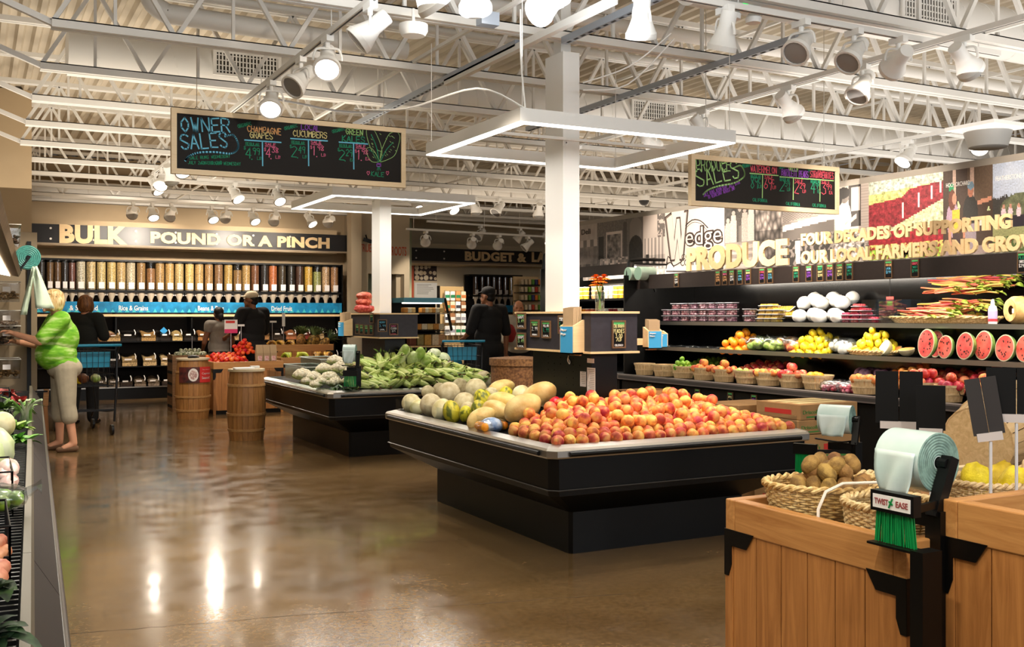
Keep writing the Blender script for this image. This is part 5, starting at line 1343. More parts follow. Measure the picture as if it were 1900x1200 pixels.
for k in range(84):
    lay = k // 14; q = k % 14; back = lay >= 3
    x = 6.9 + (q / 13) * .2 + (.14 if back else 0); y = cy + rnd.uniform(-.24, .24) - (.12 if back else 0); z = ZT2 + .045 + (lay % 3) * .022 + (.13 if back else 0) + (x - 6.9) * .5
    o = bpy.data.objects.new('rhubarb_stalk', RM[k % 4]); col.objects.link(o); o.location = (x, y, z); o.rotation_euler = (rnd.uniform(-.12, .12), rnd.uniform(-.5, .5), rnd.uniform(-.28, .28) + (0 if not back else .0))
    tag(o, 'pink and green rhubarb stalk in the heap on the top shelf', 'rhubarb', 'rhubarb stalks on the top shelf')
bp_ = pX(1842, 598, 6.90, ZT2 + .001); t = thing('squeeze_bottle', 'white squeeze bottle with a pointed cap beside the rhubarb', 'bottle', bp_)
MB().lathe([(0, 0), (.032, 0), (.033, .01), (.033, .11), (.026, .135), (.014, .145)], 18).build('bottle_body', M('bottle_white', (230, 226, 232), .35), t, True); MB().lathe([(.015, .145), (.015, .16), (.01, .185), (.005, .19), (0, .19)], 14).build('cap', PAPERW, t, True)
b = MB().lathe([(.0332, .02), (.0338, .02), (.0338, .1), (.0332, .1)], 18); b.build('label_band', M('bottle_label', (180, 170, 216), .5), t, True); b = MB().lathe([(.0339, .02), (.0342, .02), (.0342, .04), (.0339, .04)], 18); b.build('label_foot', M('bottle_red', (200, 60, 70), .5), t, True)
sq = pX(1880, 575, 6.95, ZT2 + .001); t = thing('striped_roll', 'round pale straw roll bound with dark bands at the end of the top shelf', 'basket', sq)
R = Matrix.Rotation(PI / 2, 3, 'Y') @ Matrix.Rotation(.4, 3, 'X'); b = MB(); b.lathe([(.035, -.06), (.085, -.07), (.105, -.04), (.108, .04), (.1, .1), (0, .12)], 26, (.06, 0, .106), R); b.build('straw_body', M_fruit('straw', (196, 150, 84), (232, 196, 130), None, 14, .6, .05), t, True)
for z in (.02, .06): b = MB().lathe([(.107, z), (.111, z), (.111, z + .012), (.107, z + .012)], 26, (.06, 0, .106), R); b.build('dark_band', BLACK, t, True)
MB().box((-.012, -.02, .1), (.004, .04, .035)).build('paper_label', PAPERW, t)
# ---- second section: packaged fruit
PK = [((1083, 1107, 1130, 1148, 1168), 1.62, (((236, 214, 90), 'yellow tub'), ((226, 170, 120), 'brown tub'), ((240, 226, 200), 'cream tub'), ((240, 200, 80), 'golden tub'), ((236, 224, 200), 'pale tub')), 3), ((1082, 1096, 1122, 1139, 1156, 1170), 1.375, (((240, 150, 40), 'orange tub'), ((226, 120, 90), 'mixed fruit tub'), ((230, 230, 226), 'white tub'), ((140, 40, 60), 'dark berry tub'), ((244, 240, 232), 'tall white tub'), ((214, 160, 110), 'tan tub')), 3)]
pk2 = pX(1130, 560, 6.86).y
s2 = MB().b2((6.72, 9.65, 1.585), (7.38, 11.4, 1.61)).build('glass_shelf', CASEB); tag(s2, 'upper black shelf in the packaged fruit case', 'shelf')
for us_, z, cols, n in PK:
    for k, u in enumerate(us_):
        c, nm = cols[k]; m = M_fruit('tub_%d_%d' % (k, int(z * 100)), tuple(max(0, x - 40) for x in c), c, None, 40, .3, .06)
        for lv in range(n):
            for q in range(2):
                p = pX(u + q * 9 - 4, 540, 6.84, z + .001 - (.025 if z < 1.5 else 0) + lv * .05); 
                p.z = (1.611 if z > 1.5 else ZT2 + .001) + lv * .052
                t = thing('fruit_tub', f'{nm}, {("bottom", "middle", "top")[lv]} of the {nth(k * 2 + q)} stack from the column, {"upper" if z > 1.5 else "lower"} fruit shelf', 'container', p)
                MB().lathe([(0, 0), (.034, 0), (.041, .044), (0, .044)], 12).build('tub_body', m, t, True); MB().lathe([(0, .044), (.043, .044), (.043, .05), (0, .05)], 12).build('lid', M('tub_lid', (238, 234, 226), .4), t, True)
heap('lemon', .034, (6.75, aX(1163, 660, 6.75).y, 1.062), .06, .12, 2, 'yellow fruit low in the packaged fruit case', 'yellow fruit low in the packaged fruit case', box=True)
heap('orange', .036, (6.8, 11.3, 1.062), .1, .1, 2, 'orange at the far end of the packaged fruit case', 'oranges at the far end of the packaged fruit case', box=True)
def far_roll(u, lab):
    p = pX(u, 515, 6.62, 1.87); t = thing('bag_roll', lab, 'bag roll', p)
    MB().cyl((-.14, 0, 0), (.06, 0, 0), .075, n=24).build('roll', M_fruit('bag_film_far', (150, 180, 160), (186, 206, 190), None, 5, .4, .03), t, True, 40); MB().cyl((-.142, 0, 0), (-.14, 0, 0), .07, n=24).build('roll_end', M('roll_end', (120, 150, 134), .5), t)
    MB().bar((-.02, 0, 0), (.1, 0, -.2), .02).build('arm', BLACK, t)
far_roll(1184, 'far roll of green bags by the curved divider'); far_roll(1203, 'near roll of green bags by the curved divider')
# ================================================================== PRODUCE ISLANDS
def island(label, x0, x1, y0, y1):
    cx, cy = (x0 + x1) / 2, (y0 + y1) / 2; t = thing('produce_island', label, 'display island', (cx, cy, 0)); hx, hy = (x1 - x0) / 2, (y1 - y0) / 2
    def loop(i, z, ch=.045):
        a, b_ = hx - i, hy - i; c = max(.004, ch)
        return [(-a + c, -b_, z), (a - c, -b_, z), (a, -b_ + c, z), (a, b_ - c, z), (a - c, b_, z), (-a + c, b_, z), (-a, b_ - c, z), (-a, -b_ + c, z)]
    def loft(ls, cap0=False, cap1=False):
        b = MB(); vs = [p for l in ls for p in l]; fs = []
        for i in range(len(ls) - 1):
            for k in range(8): fs.append((i * 8 + k, i * 8 + (k + 1) % 8, (i + 1) * 8 + (k + 1) % 8, (i + 1) * 8 + k))
        if cap0: fs.append(tuple(reversed(range(8))))
        if cap1: fs.append(tuple((len(ls) - 1) * 8 + k for k in range(8)))
        return b.add(vs, fs)
    loft([loop(.31, 0, .02), loop(.31, .245, .02)], True).build('base', BLACK, t)
    loft([loop(.33, .235, .02), loop(.03, .40), loop(.025, .43), loop(.02, .625)]).build('body', BLACK, t)
    loft([loop(.018, .43), loop(.012, .434), loop(.018, .438)]).build('body_highlight', M('highlight_grey', (70, 68, 66), .3), t)  # grey ring paints the highlight along the body's lower edge
    loft([loop(.02, .61), loop(.004, .612), loop(0, .62), loop(0, .655), loop(.01, .668), loop(.062, .684), loop(.066, .68), loop(.066, .62)]).build('steel_rim', STEEL, t)
    for k in range(4):
        h = (hx, hy)[k % 2]; o = (hy, hx)[k % 2]; R = rotz(k * PI / 2); b = MB()
        b.tube([R @ Vector((-h + .12, -o - .006, .635)), R @ Vector((h - .12, -o - .006, .635))], .014, 8); b.build('bumper_bar', BLACK, t, True)
    def zb(x, y):
        d = min(x - x0 - .06, x1 - .06 - x, y - y0 - .06, y1 - .06 - y); q = max(0, min(1, d / .85))
        return .640 + .19 * q * (2 - q) * .9
    b = MB().grid(lambda i, j: Vector((x0 + .066 + (x1 - x0 - .132) * i - cx, y0 + .066 + (y1 - y0 - .132) * j - cy, zb(x0 + .066 + (x1 - x0 - .132) * i, y0 + .066 + (y1 - y0 - .132) * j) - .012)), 16, 20)
    b.build('display_bed', BLACKM, t)
    b = MB(); n = 0
    for (xa, ya, xb, yb) in ((x0 + .08, y0 + .07, x1 - .08, y0 + .07), (x0 + .07, y0 + .08, x0 + .07, y1 - .08), (x0 + .08, y1 - .07, x1 - .08, y1 - .07), (x1 - .07, y0 + .08, x1 - .07, y1 - .08)):
        L_ = math.hypot(xb - xa, yb - ya); m = 4
        for k in range(m):
            p, q = Vector((xa, ya, .72)).lerp((xb, yb, .72), (k + .01) / m), Vector((xa, ya, .72)).lerp((xb, yb, .72), (k + .99) / m)
            bb = MB().bar(p - Vector((cx, cy, 0)), q - Vector((cx, cy, 0)), .004, .085, up=(0, 0, 1)); bb.build('acrylic_guard', M_clear('guard_acrylic', (244, 246, 248), .0, .1), t)
    return t, zb
I1, zb1 = island('black island heaped with melons and peaches, standing nearest the middle of the shop', 2.79, 4.72, 4.86, 7.45)
I2, zb2 = island('black island of corn and cauliflower behind the barrel', 2.98, 4.95, 9.42, 12.1)
def on_ray(u, v, zb, zo, D0=5.0, D1=13.0):
    D = D0
    while D < D1:
        p = aD(u, v, D)
        if p.z <= zb(p.x, p.y) + zo: return p
        D += .01
    return p
# ---- kiosk sign boxes on the columns
GREYB = M('kiosk_charcoal', (44, 42, 50), .6, var=.1, scale=30); 
def kiosk(label, c, lx, ly, z0, z1):
    t = thing('sign_kiosk', label, 'sign kiosk', (c[0], c[1], z0)); hx, hy, h = lx / 2, ly / 2, z1 - z0
    b = MB(); b.b2((-hx, -hy, .014), (hx, -hy + .02, h - .014)); b.b2((-hx, hy - .02, .014), (hx, hy, h - .014)); b.b2((-hx, -hy + .02, .014), (-hx + .02, hy - .02, h - .014)); b.b2((hx - .02, -hy + .02, .014), (hx, hy - .02, h - .014)); b.build('kiosk_panel', GREYB, t)
    for nm, z in (('lower_trim', 0), ('upper_trim', h - .014)):
        b = MB(); e = .012
        b.b2((-hx - e, -hy - e, z), (hx + e, -.135, z + .014)); b.b2((-hx - e, .135, z), (hx + e, hy + e, z + .014)); b.b2((-hx - e, -.135, z), (-.075, .135, z + .014)); b.b2((.075, -.135, z), (hx + e, .135, z + .014)); b.build(nm, PLY, t)
    px_, py_ = hx * .42, hy * .78; b = MB(); zz = -z0 + .838
    b.b2((-px_ - .03, -py_, zz), (px_ + .02, -.128, 0)); b.b2((-px_ - .03, .128, zz), (px_ + .02, py_, 0)); b.b2((-px_ - .03, -.128, zz), (-.07, .128, 0)); b.b2((.07, -.128, zz), (px_ + .02, .128, 0)); b.build('pegboard_post', BLACK, t)
    b = MB()
    for i in range(7):
        for j in range(9):
            if rnd.random() < .8: b.cyl((-px_ - .0312, -py_ + .06 + i * .085, zz + .05 + j * .045), (-px_ - .0302, -py_ + .06 + i * .085, zz + .05 + j * .045), .005, n=6)
    b.build('peg_hole', M('hole', (0, 0, 0), 1), t)
    return t
K1 = (C1[0] + .035, C1[1] - .10); K1x, K1y = .36, 1.02
kiosk('charcoal sign kiosk wrapped around the column of the melon and peach island', K1, K1x, K1y, 1.155, 1.43)
K2 = (C2[0] + .0, C2[1] - .06); kiosk('charcoal sign kiosk wrapped around the column of the corn island', K2, .42, .92, 1.165, 1.43)
fx, lx_ = K1[1] - K1y / 2, K1[0] - K1x / 2
def wall_tag(face, u, v, w, h, label, lines, **k):
    """face: ('x', X) plane facing -X, or ('y', Y) plane facing -Y"""
    if face[0] == 'x': p = aX(u, v, face[1]); return price_tag((face[1] - .0005, p.y, p.z), (0, -1, 0), (0, 0, 1), w, h, label, lines, **k)
    p = aY(u, v, face[1]); return price_tag((p.x, face[1] - .0005, p.z), (1, 0, 0), (0, 0, 1), w, h, label, lines, **k)
wall_tag(('y', fx), 1147, 620, .105, .182, 'large chalk tag for Colorado peaches facing the peach heap', [('COLORADO', CYE, .24, .11, .78), ('PEACHES', CYE, .05, .14, .78), ('3.00', CYE, -.13, .15, .5), ('/LB', CYE, -.24, .12, .36), ('COLORADO', CWH, -.42, .06, .6)])
wall_tag(('x', lx_), 994, 609, .12, .122, 'chalk tag with white writing, second from the end of the kiosk', [('TOMATO', CLG, .16, .12, .6), ('2.99', CWH, -.12, .2, .66), ('ORGANIC', CWH, -.4, .08, .6)])
wall_tag(('x', lx_), 1015, 611, .12, .122, 'chalk tag with green price in the middle of the kiosk side', [('MELON', CWH, .14, .14, .6), ('1.99', CGR, -.14, .22, .7), ('LOCAL', CWH, -.4, .08, .6)])
wall_tag(('x', lx_), 1046, 602, .12, .126, 'chalk tag with white band and green price beside the bag holder', [('CHERRY', CWH, .2, .12, .7), ('5.99', CGR, -.12, .22, .75), ('ORGANIC', CPK, -.38, .1, .7)], bar=PAPERW)
for k, v in enumerate((595, 632)):
    wall_tag(('x', lx_ - .016), 968.5, v, .13, .118, f'chalk tag at the far end of the kiosk side, {("upper", "lower")[k]} one', [('GRAPE', CWH, .14, .16, .7), ('3.49', CLG, -.1, .2, .7), ('LOCAL', CWH, -.38, .1, .7)])
p = aX(1072, 660, lx_); paper_bag_holder((lx_ - .001, p.y, 1.150), (0, -1, 0), (0, 0, 1), .17, .225, .085, 'blue paper bags holder near the corner of the peach kiosk, bags standing tall')
xr = K1[0] + K1x / 2
for u, h, full, lab in ((1206, .15, True, 'blue paper bags holder on the far side of the peach kiosk, with bags'), (1220, .12, False, 'smaller blue paper bags holder beside it, without bags')):
    p = aY(u, 655, K1[1] - (.3 if full else .1)); paper_bag_holder((p.x - .0, p.y, 1.175), (1, 0, 0), (0, 0, 1), .12 if full else .095, h, .06, lab, full)
    b = MB().b2((xr - .0, p.y + .0, 1.2), (p.x + .02, p.y + .012, 1.24)); tag(b.build('holder_bracket', PLY), f'plywood bracket carrying the {"larger" if full else "smaller"} far bag holder', 'bracket')
# papers taped to the pegboard
for u, v, w, h, lab in ((1082, 703, .075, .10, 'small printed notice taped to the black pegboard'), (1097, 706, .10, .17, 'tall printed notice taped to the black pegboard'), (1096, 669, .085, .03, 'white strip label on the black pegboard')):
    X_ = K1[0] - K1x * .21 - .0305 ; p = aX(u, v, X_)
    t = thing('paper_notice', lab, 'notice', (X_, p.y, p.z)); MB().b2((-.0015, -w / 2, -h / 2), (0, w / 2, h / 2)).build('paper', PAPERW, t); b = MB()
    for k in range(int(h / .012) - 1): b.b2((-.0022, -w * .4, h * .42 - k * .012), (-.0014, w * rnd.uniform(.1, .4), h * .42 - k * .012 + .003))
    if b.v: b.build('print_lines', M('print_faint', (150, 146, 140), .7), t)
X_ = K1[0] - K1x * .21 - .031; p = aX(1056, 668, X_)
tag(MB().tube(smooth_pts([(-.004, 0, .03), (-.006, .01, .0), (-.006, -.012, -.025), (-.006, -.02, -.01), (-.006, .004, .012)], 5), .003, 5).build('cable_tie', PAPERW, None, True, loc=(X_, p.y, p.z)), 'white cable tie loop on the pegboard', 'cable tie')
# ---- vase of flowers on the kiosk
vz = 1.4305; vp = Vector((K1[0] + .10, K1[1] - .28, vz)); p = aZ(1113, 578, vz + .0)
vp = aY(1113, 570, K1[1] - .33); vp.z = vz
VG = M_clear('vase_glass', (232, 240, 238), .14, .03)
t = thing('glass_vase', 'clear glass vase of orange flowers on top of the peach kiosk', 'vase', vp)
MB().lathe([(.026, 0), (.03, .004), (.034, .13), (.031, .13), (.027, .01), (0, .008)], 20).build('vase_glass', VG, t, True, 60)
tag(MB().b2((vp.x - .06, vp.y - .06, vz - .001), (vp.x + .06, vp.y + .06, vz + .0)).build('kiosk_top_board', PLY), 'ply board under the flower vase on the kiosk', 'board')
GSTEM = M('flower_stem', (110, 160, 50), .5); PET = M_fruit('orange_petal', (236, 90, 10), (250, 150, 30), None, 60, .5, .1)
for k in range(6):
    a = k * 1.05; h = .17 + .02 * (k % 3); q = Vector((math.cos(a) * .03, math.sin(a) * .03, h))
    if k == 0: q = Vector((0, 0, .19))
    f = thing('marigold', f'orange marigold in the glass vase, {("the top one", "second", "third", "fourth", "fifth", "sixth")[k]} around the bunch', 'flower', vp + Vector((0, 0, .01)))
    MB().tube(smooth_pts([(-q.x * .3, -q.y * .3, .005), (q.x * .2, q.y * .2, h * .5), tuple(q)], 4), .003, 5).build('stem', GSTEM, f, True)
    b = MB()
    for ring in range(4):
        n = 14 - ring * 2; rr = .052 - ring * .010
        for j in range(n):
            aa = 2 * PI * (j + ring * .5) / n; leaf_blade(b, q + Vector((0, 0, ring * .006)), (math.cos(aa), math.sin(aa), .15 + ring * .35), rr, .024, .35, 3)
    b.ell(q + Vector((0, 0, .008)), (.012, .012, .014), 8, 6); b.build('petals', PET, f, True)
# ================================================================== ISLAND 1 PRODUCE
MEL = [(763, 748, .066, 'cantaloupe'), (775, 755, .052, 'honeydew'), (800, 751, .076, 'cantaloupe'), (820, 760, .066, 'honeydew'), (838, 764, .06, 'piel_de_sapo_melon'), (794, 727, .056, 'cantaloupe'), (816, 723, .062, 'cantaloupe'), (833, 729, .078, 'cantaloupe'), (853, 717, .072, 'cantaloupe'),
       (883, 722, .075, 'cantaloupe'), (897, 704, .085, 'cantaloupe'), (872, 706, .045, 'cantaloupe'), (862, 749, .072, 'cantaloupe'), (868, 760, .05, 'cantaloupe'), (898, 744, .066, 'piel_de_sapo_melon'), (911, 732, .05, 'cantaloupe'), (889, 762, .055, 'piel_de_sapo_melon'), (864, 768, .045, 'piel_de_sapo_melon'),
       (930, 723, .066, 'canary_melon'), (952, 716, .07, 'canary_melon'), (985, 702, .09, 'canary_melon'), (968, 735, .064, 'honeydew'), (1000, 733, .08, 'canary_melon'), (939, 737, .058, 'piel_de_sapo_melon'), (934, 752, .075, 'canary_melon'), (970, 757, .085, 'canary_melon'), (921, 764, .066, 'canary_melon'), (893, 776, .064, 'canary_melon'), (1014, 706, .07, 'canary_melon')]
MC = {'cantaloupe': 'pale netted cantaloupe', 'honeydew': 'smooth cream honeydew melon', 'piel_de_sapo_melon': 'green and yellow mottled melon', 'canary_melon': 'long golden melon'}
base_r = {'cantaloupe': .088, 'honeydew': .09, 'piel_de_sapo_melon': .075, 'canary_melon': .088}; cnt = {}
placed = []
MEL = [(a, b_, r * 1.1, k_) for a, b_, r, k_ in MEL]
for (u, v, r, kind) in sorted(MEL, key=lambda m: m[1], reverse=True):
    D = 5.9
    p = on_ray(u, v, zb1, r * 1.0, 5.6)
    for _ in range(60):
        hit = [(q, rr) for q, rr in placed if (q - p).length < (rr + r) * .86]
        if not hit: break
        p = p + (p - EYE).normalized() * .012
    p.z = max(p.z, zb1(p.x, p.y) + r * .97)
    placed.append((p, r)); cnt[kind] = cnt.get(kind, 0) + 1
    s = r / base_r[kind]
    put(kind, p, f'{MC[kind]}, {nth(cnt[kind] - 1)} of its kind back from the rim on the island', 'melons on the island', 'melon', s, rot=(rnd.uniform(-.5, .5) + (1.4 if kind == 'canary_melon' else 0), rnd.uniform(-.4, .4), rnd.uniform(-.8, .8) + .9), name='melon')
pts = []; d = .0775; j = 0; y = 4.965
while y < 5.95:
    x = 2.90 + (j % 2) * d / 2
    while x < 4.62:
        e = .5 * (x - 3.35)
        if y < 5.60 + min(.35, max(0, x - 3.25) * .5): 
            px, py = x + rnd.uniform(-.007, .007), y + rnd.uniform(-.007, .007)
            pts.append(Vector((px, py, zb1(px, py) + .034 + rnd.uniform(-.004, .006))))
        x += d
    y += d * .87; j += 1
top = [p + Vector((rnd.uniform(-.01, .01) + d / 2, rnd.uniform(-.005, .005) + d * .29, .058)) for p in pts if rnd.random() < .34 and 3.0 < p.x < 4.45 and 5.03 < p.y < 5.75]
keep = []
for p in pts + top:
    if any((p - q).length < .064 for q in keep[-90:]): continue
    if abs(p.x - K1[0]) < .25 and p.y > 5.62: continue
    keep.append(p)
keep.sort(key=lambda p: p.y); rest = keep[300:]; keep = keep[:300]
for p in keep: put('peach', p, 'ripe red and yellow peach in the big heap on the island', 'peaches heaped on the island', 'peach', rnd.uniform(.93, 1.06))
if rest:
    b = MB()
    for p in rest: b.ell(p, .039, 12, 8, fn=cleft)
    tag(b.build('peaches', LIB['peach'].materials[0], None, True), 'peaches at the back of the heap under the kiosk', 'peach', None, 'stuff')
for k, (x, y) in enumerate(((3.34, 5.70), (3.42, 5.74), (3.36, 5.80), (3.44, 5.66))):
    put('tomato', (x, y, zb1(x, y) + .055), 'red tomato tucked between melons and peaches at the kiosk foot', 'tomatoes at the foot of the kiosk', s=1.1)
t = thing('citrus_bag', 'printed bag of small oranges at the rim between melons and peaches', 'bag', on_ray(912, 790, zb1, .045)); b = MB().ell((0, 0, 0), (.11, .085, .05), 16, 10, fn=lump(3, .12, 2.5)); b.build('mesh_bag', FILM, t, True)
for k in range(9):
    o = bpy.data.objects.new('small_orange', LIB['orange']); col.objects.link(o); o.parent = t; o.scale = (.72,) * 3; o.location = ((k % 4 - 1.5) * .045, (k // 4 - 1) * .045, -.006 + rnd.random() * .01)
b = MB().ell((.0, 0, .004), (.07, .087, .051), 16, 10); b.build('printed_label', M('bag_print', (120, 160, 210), .4, c2=(224, 230, 240), scale=18), t, True)
t = box_crate('fruit_tray', 'open cardboard fruit tray with red and white print behind the peaches', (4.15, 5.93, zb1(4.15, 5.93) + .0), .34, .22, .10, CARD, .1)
MB().b2((-.174, -.1, .03), (-.171, .1, .08)).build('printed_side', M('cow_print', (240, 236, 232), .6, c2=(150, 30, 40), scale=16), t)
t = thing('produce_tray', 'empty black plastic tray at the foot of the kiosk', 'tray', (3.28, 5.72, zb1(3.28, 5.72) + .04)); MB().b2((-.07, -.1, 0), (.07, .1, .012)).build('tray_base', BLACK, t)
# ---- bag roll at the end of the island and stacked boxes behind it
def stack_box(p, sx, sy, h, label, rz=0, reds=True):
    t = thing('cardboard_box', label, 'box', p, rz); b = MB(); w = .008
    b.b2((-sx / 2, -sy / 2, 0), (sx / 2, sy / 2, h * .98)); b.build('box_body', CARD, t, bevel=.004)
    if reds:
        b = MB(); b.b2((-sx * .1, -sy / 2 - .0015, h * .3), (sx * .3, -sy / 2, h * .62)); b.b2((-sx / 2 - .0015, -sy * .3, h * .3), (-sx / 2, sy * .3, h * .6)); b.build('red_print', M('box_red', (196, 50, 40), .7), t)
        b = MB(); b.b2((-sx * .4, -sy / 2 - .0015, h * .12), (sx * .36, -sy / 2, h * .22)); b.build('green_print', M('box_green', (70, 130, 60), .7), t)
        b = MB()
        for k in range(3): b.b2((-sx * .42, -sy * .36 + k * sy * .27, h * .98), (sx * .42, -sy * .36 + k * sy * .27 + sy * .16, h * 1.0))
        b.build('top_flap', M('box_cream', (226, 206, 150), .8), t)
        q = text_mb("Driscoll's", 1, .002, .01); fit_text(q, sx * .3, h * .26, (-sx * .46, -sy / 2 - .002, h * .36), (1, 0, 0), (0, 0, 1)); q.build('box_lettering', M('box_green', (70, 130, 60), .7), t)
    return t
bp_ = aZ(1478, 755, .80); zz = 0; bx = [(.19, 'lowest'), (.19, 'second'), (.19, 'third'), (.10, 'fourth')]
for k, (h, nm) in enumerate(bx): stack_box((5.36, 5.6, zz), .58, .46, h, f'cardboard fruit box beside the peach island, {nm} in the tall stack', 0, True); zz += h + .001
stack_box((5.36, 5.6, zz), .56, .44, .11, 'red-printed strawberry box on top of the stack beyond the peaches', .03)
stack_box((5.25, 6.15, 0), .5, .4, .4, 'cardboard box behind the stack of strawberry boxes', .1, False); stack_box((5.25, 6.15, .402), .5, .4, .34, 'upper cardboard box behind the stack of strawberry boxes', .05, False)
BTIE = M('twist_tie_green', (14, 140, 70), .35)
def roll_stand(label, c, r, w, axis, post_to, lab2=None, arm_tilt=.35, tie_off=None, tie_h=.12, tie_w=.09, sign=False, twist=True):
    """c roll centre; axis unit dir; post goes down to z=post_to"""
    c = Vector(c); t = thing('bag_dispenser', label, 'bag dispenser', c); ax = Vector(axis).normalized(); side = Vector((-ax.y, ax.x, 0)); R = Matrix((side, Vector((0, 0, 1)), ax)).transposed()
    RB = MATS.get('bag_film') or M_fruit('bag_film', (186, 212, 206), (216, 230, 226), None, 5, .26, .02); RE = MATS.get('bag_film_edge') or M('bag_film_edge', (120, 150, 140), .5, var=.25, scale=60)
    ro = MB().lathe([(r * .2, -w / 2), (r, -w / 2), (r, w / 2), (r * .2, w / 2)], 40, (0, 0, 0), R).build('bag_roll', RB, t, True, 40)
    b = MB()
    for sg in (-1, 1):
        for k in range(8): q = r * (.24 + .095 * k); b.lathe([(q, sg * (w / 2 + .0004)), (q + r * .05, sg * (w / 2 + .0018)), (q + r * .09, sg * (w / 2 + .0004))], 40, (0, 0, 0), R)
    b.build('coil_edge', RE, ro, True)
    f = MB().grid(lambda i, j: ax * ((i - .5) * w * (.92 - .25 * j)) - side * (r * (1.01 + .12 * math.sin(j * 2))) + Vector((0, 0, r * .35 - j * r * 1.45)) - side * (.012 * math.sin(i * 9 + j * 4) * j), 12, 8)
    fo = f.build('loose_bag', RB, t, True); sd = fo.modifiers.new('solid', 'SOLIDIFY'); sd.thickness = .003
    b = MB(); b.cyl(-ax * (w / 2 + .03), ax * (w / 2 + .03), r * .17, n=12)
    e = -ax * (w / 2 + .02); 
    for sg in (1,):
        e = ax * (w / 2 + .022) * sg
        b.bar(e + Vector((0, 0, r * .2)) + side * .02, e + Vector((0, 0, -r * 1.7)) - side * r * .55, .03, r * .42, up=ax)
    b.build('holder_arm', BLACK, t)
    foot = ax * (w / 2 + .022) - side * r * .3
    MB().b2((foot.x - .025, foot.y - .025, post_to - c.z), (foot.x + .025, foot.y + .025, -r * 1.5)).build('post', BLACK, t)
    b = MB(); q = Vector((0, 0, -r * 1.45)) - side * r * .4
    b.tube(smooth_pts([q - ax * w * .5, q - ax * w * .5 - side * r * .7 + Vector((0, 0, .01)), q + ax * w * .2 - side * r * .9, q + ax * w * .5], 4), .005, 6); b.bar(q - ax * w * .2 - Vector((0, 0, .03)), q + ax * w * .55 - Vector((0, 0, .03)), .03, .04); b.build('wire_guide', BLACK, t)
    if twist:
        o = (tie_off or (-side * r * 1.3 + Vector((0, 0, -r * 2.2)))); tb = thing('twist', 'x', 'x') if False else None
        b = MB(); b.box(o + Vector((0, 0, .01)), (.028, tie_w * 1.25, .055), rot=R @ Matrix(((1, 0, 0), (0, 0, 1), (0, 1, 0))) if False else Matrix((side, ax, Vector((0, 0, 1)))).transposed()); b.bar(o + ax * tie_w * .5, foot + Vector((0, 0, o.z)), .012, .02)
        b.box(o + Vector((0, 0, -tie_h * 1.05)), (.05, tie_w * 1.3, .006), rot=Matrix((side, ax, Vector((0, 0, 1)))).transposed()); b.build('tie_holder', BLACK, t)
        b = MB()
        for k in range(26):
            x = (k / 25 - .5) * tie_w * (1 + .0); x2 = x * 1.12 + rnd.uniform(-.003, .003)
            for lay in range(2):
                sh = side * (.004 - lay * .008 + rnd.uniform(-.002, .002)); b.bar(o + ax * x + sh + Vector((0, 0, -.015)), o + ax * x2 + sh + Vector((0, 0, -tie_h)), .0036, .0022)
        tag(b.build('twist_ties', BTIE, t), kind='stuff')
        if sign:
            Rp = Matrix((side, ax, Vector((0, 0, 1)))).transposed(); MB().box(o - side * .015 + Vector((0, 0, .01)), (.002, tie_w * 1.08, .036), rot=Rp).build('sign_plate', PAPERW, t)
            q = text_mb('TWIST', 1, .002, .01); fit_text(q, tie_w * .4, .016, o - side * .0165 + ax * (-tie_w * .48) + Vector((0, 0, .002)), ax, (0, 0, 1)); q.build('plate_lettering', M('plate_ink', (150, 70, 70), .6), t)
            q = text_mb('EASE', 1, .002, .01); fit_text(q, tie_w * .34, .016, o - side * .0165 + ax * (tie_w * .14) + Vector((0, 0, .002)), ax, (0, 0, 1)); q.build('plate_lettering', M('plate_ink', (150, 70, 70), .6), t)
            b = MB(); m_ = o - side * .0168 + Vector((0, 0, .01)); b.bar(m_ + ax * .006 + Vector((0, 0, .013)), m_ - ax * .006 - Vector((0, 0, .013)), .003, .006); b.bar(m_ + ax * .006 + Vector((0, 0, -.004)), m_ - ax * .006 + Vector((0, 0, .004)), .003, .004); b.build('plate_mark', BTIE, t)
    return t
c = aD(1552, 777, 5.6); roll_stand('bag dispenser with green ties at the end of the peach island', c, .078, .17, (.5, -.86, 0), .0, twist=True, tie_off=Vector((-.17, .06, -.17)), tie_h=.2, tie_w=.1)
c = aD(649, 655, 10.0); roll_stand('bag dispenser standing in the corn island beside the cauliflower', c, .085, .12, (.88, -.45, 0), zb2(c.x, c.y) - .005, tie_off=Vector((-.03, -.10, -.20)), tie_h=.12, tie_w=.11)
# ================================================================== ISLAND 2 PRODUCE
HUSK = M_fruit('corn_husk', (148, 172, 70), (222, 228, 156), (192, 208, 112), 16, .5, .14, stretch=(4, 4, .5)); HUSKL = M_fruit('husk_leaf', (56, 84, 26), (130, 156, 62), None, 14, .55, .15); SILK = M('corn_silk', (96, 66, 36), .8)
def corn_mesh(sd):
    rr = random.Random(sd); b = MB()
    b.lathe([(.008, -.115), (.022, -.105), (.032, -.06), (.036, -.01), (.032, .04), (.021, .085), (.008, .11)], 12, sx=1, sy=.94)
    for k in range(3): leaf_blade(b, (0, 0, .07), (rr.uniform(-.7, .7), rr.uniform(-.7, .7), 1), rr.uniform(.05, .10), .026, rr.uniform(-.3, .4), 4, 1, Vector((rr.uniform(-1, 1), 1, 0)))
    for k in range(2): leaf_blade(b, (0, 0, -.10), (rr.uniform(-.6, .6), rr.uniform(-.6, .6), -.4), .08, .035, .3, 3, 1, Vector((1, rr.uniform(-1, 1), 0)))
    for k in range(3): b.tube([(0, 0, .1), (rr.uniform(-.02, .02), rr.uniform(-.02, .02), .14)], .003, 4, 2)
    return b.mesh('corn_ear', [HUSK, HUSKL, SILK], True, 50)
CM = [corn_mesh(k) for k in range(5)]
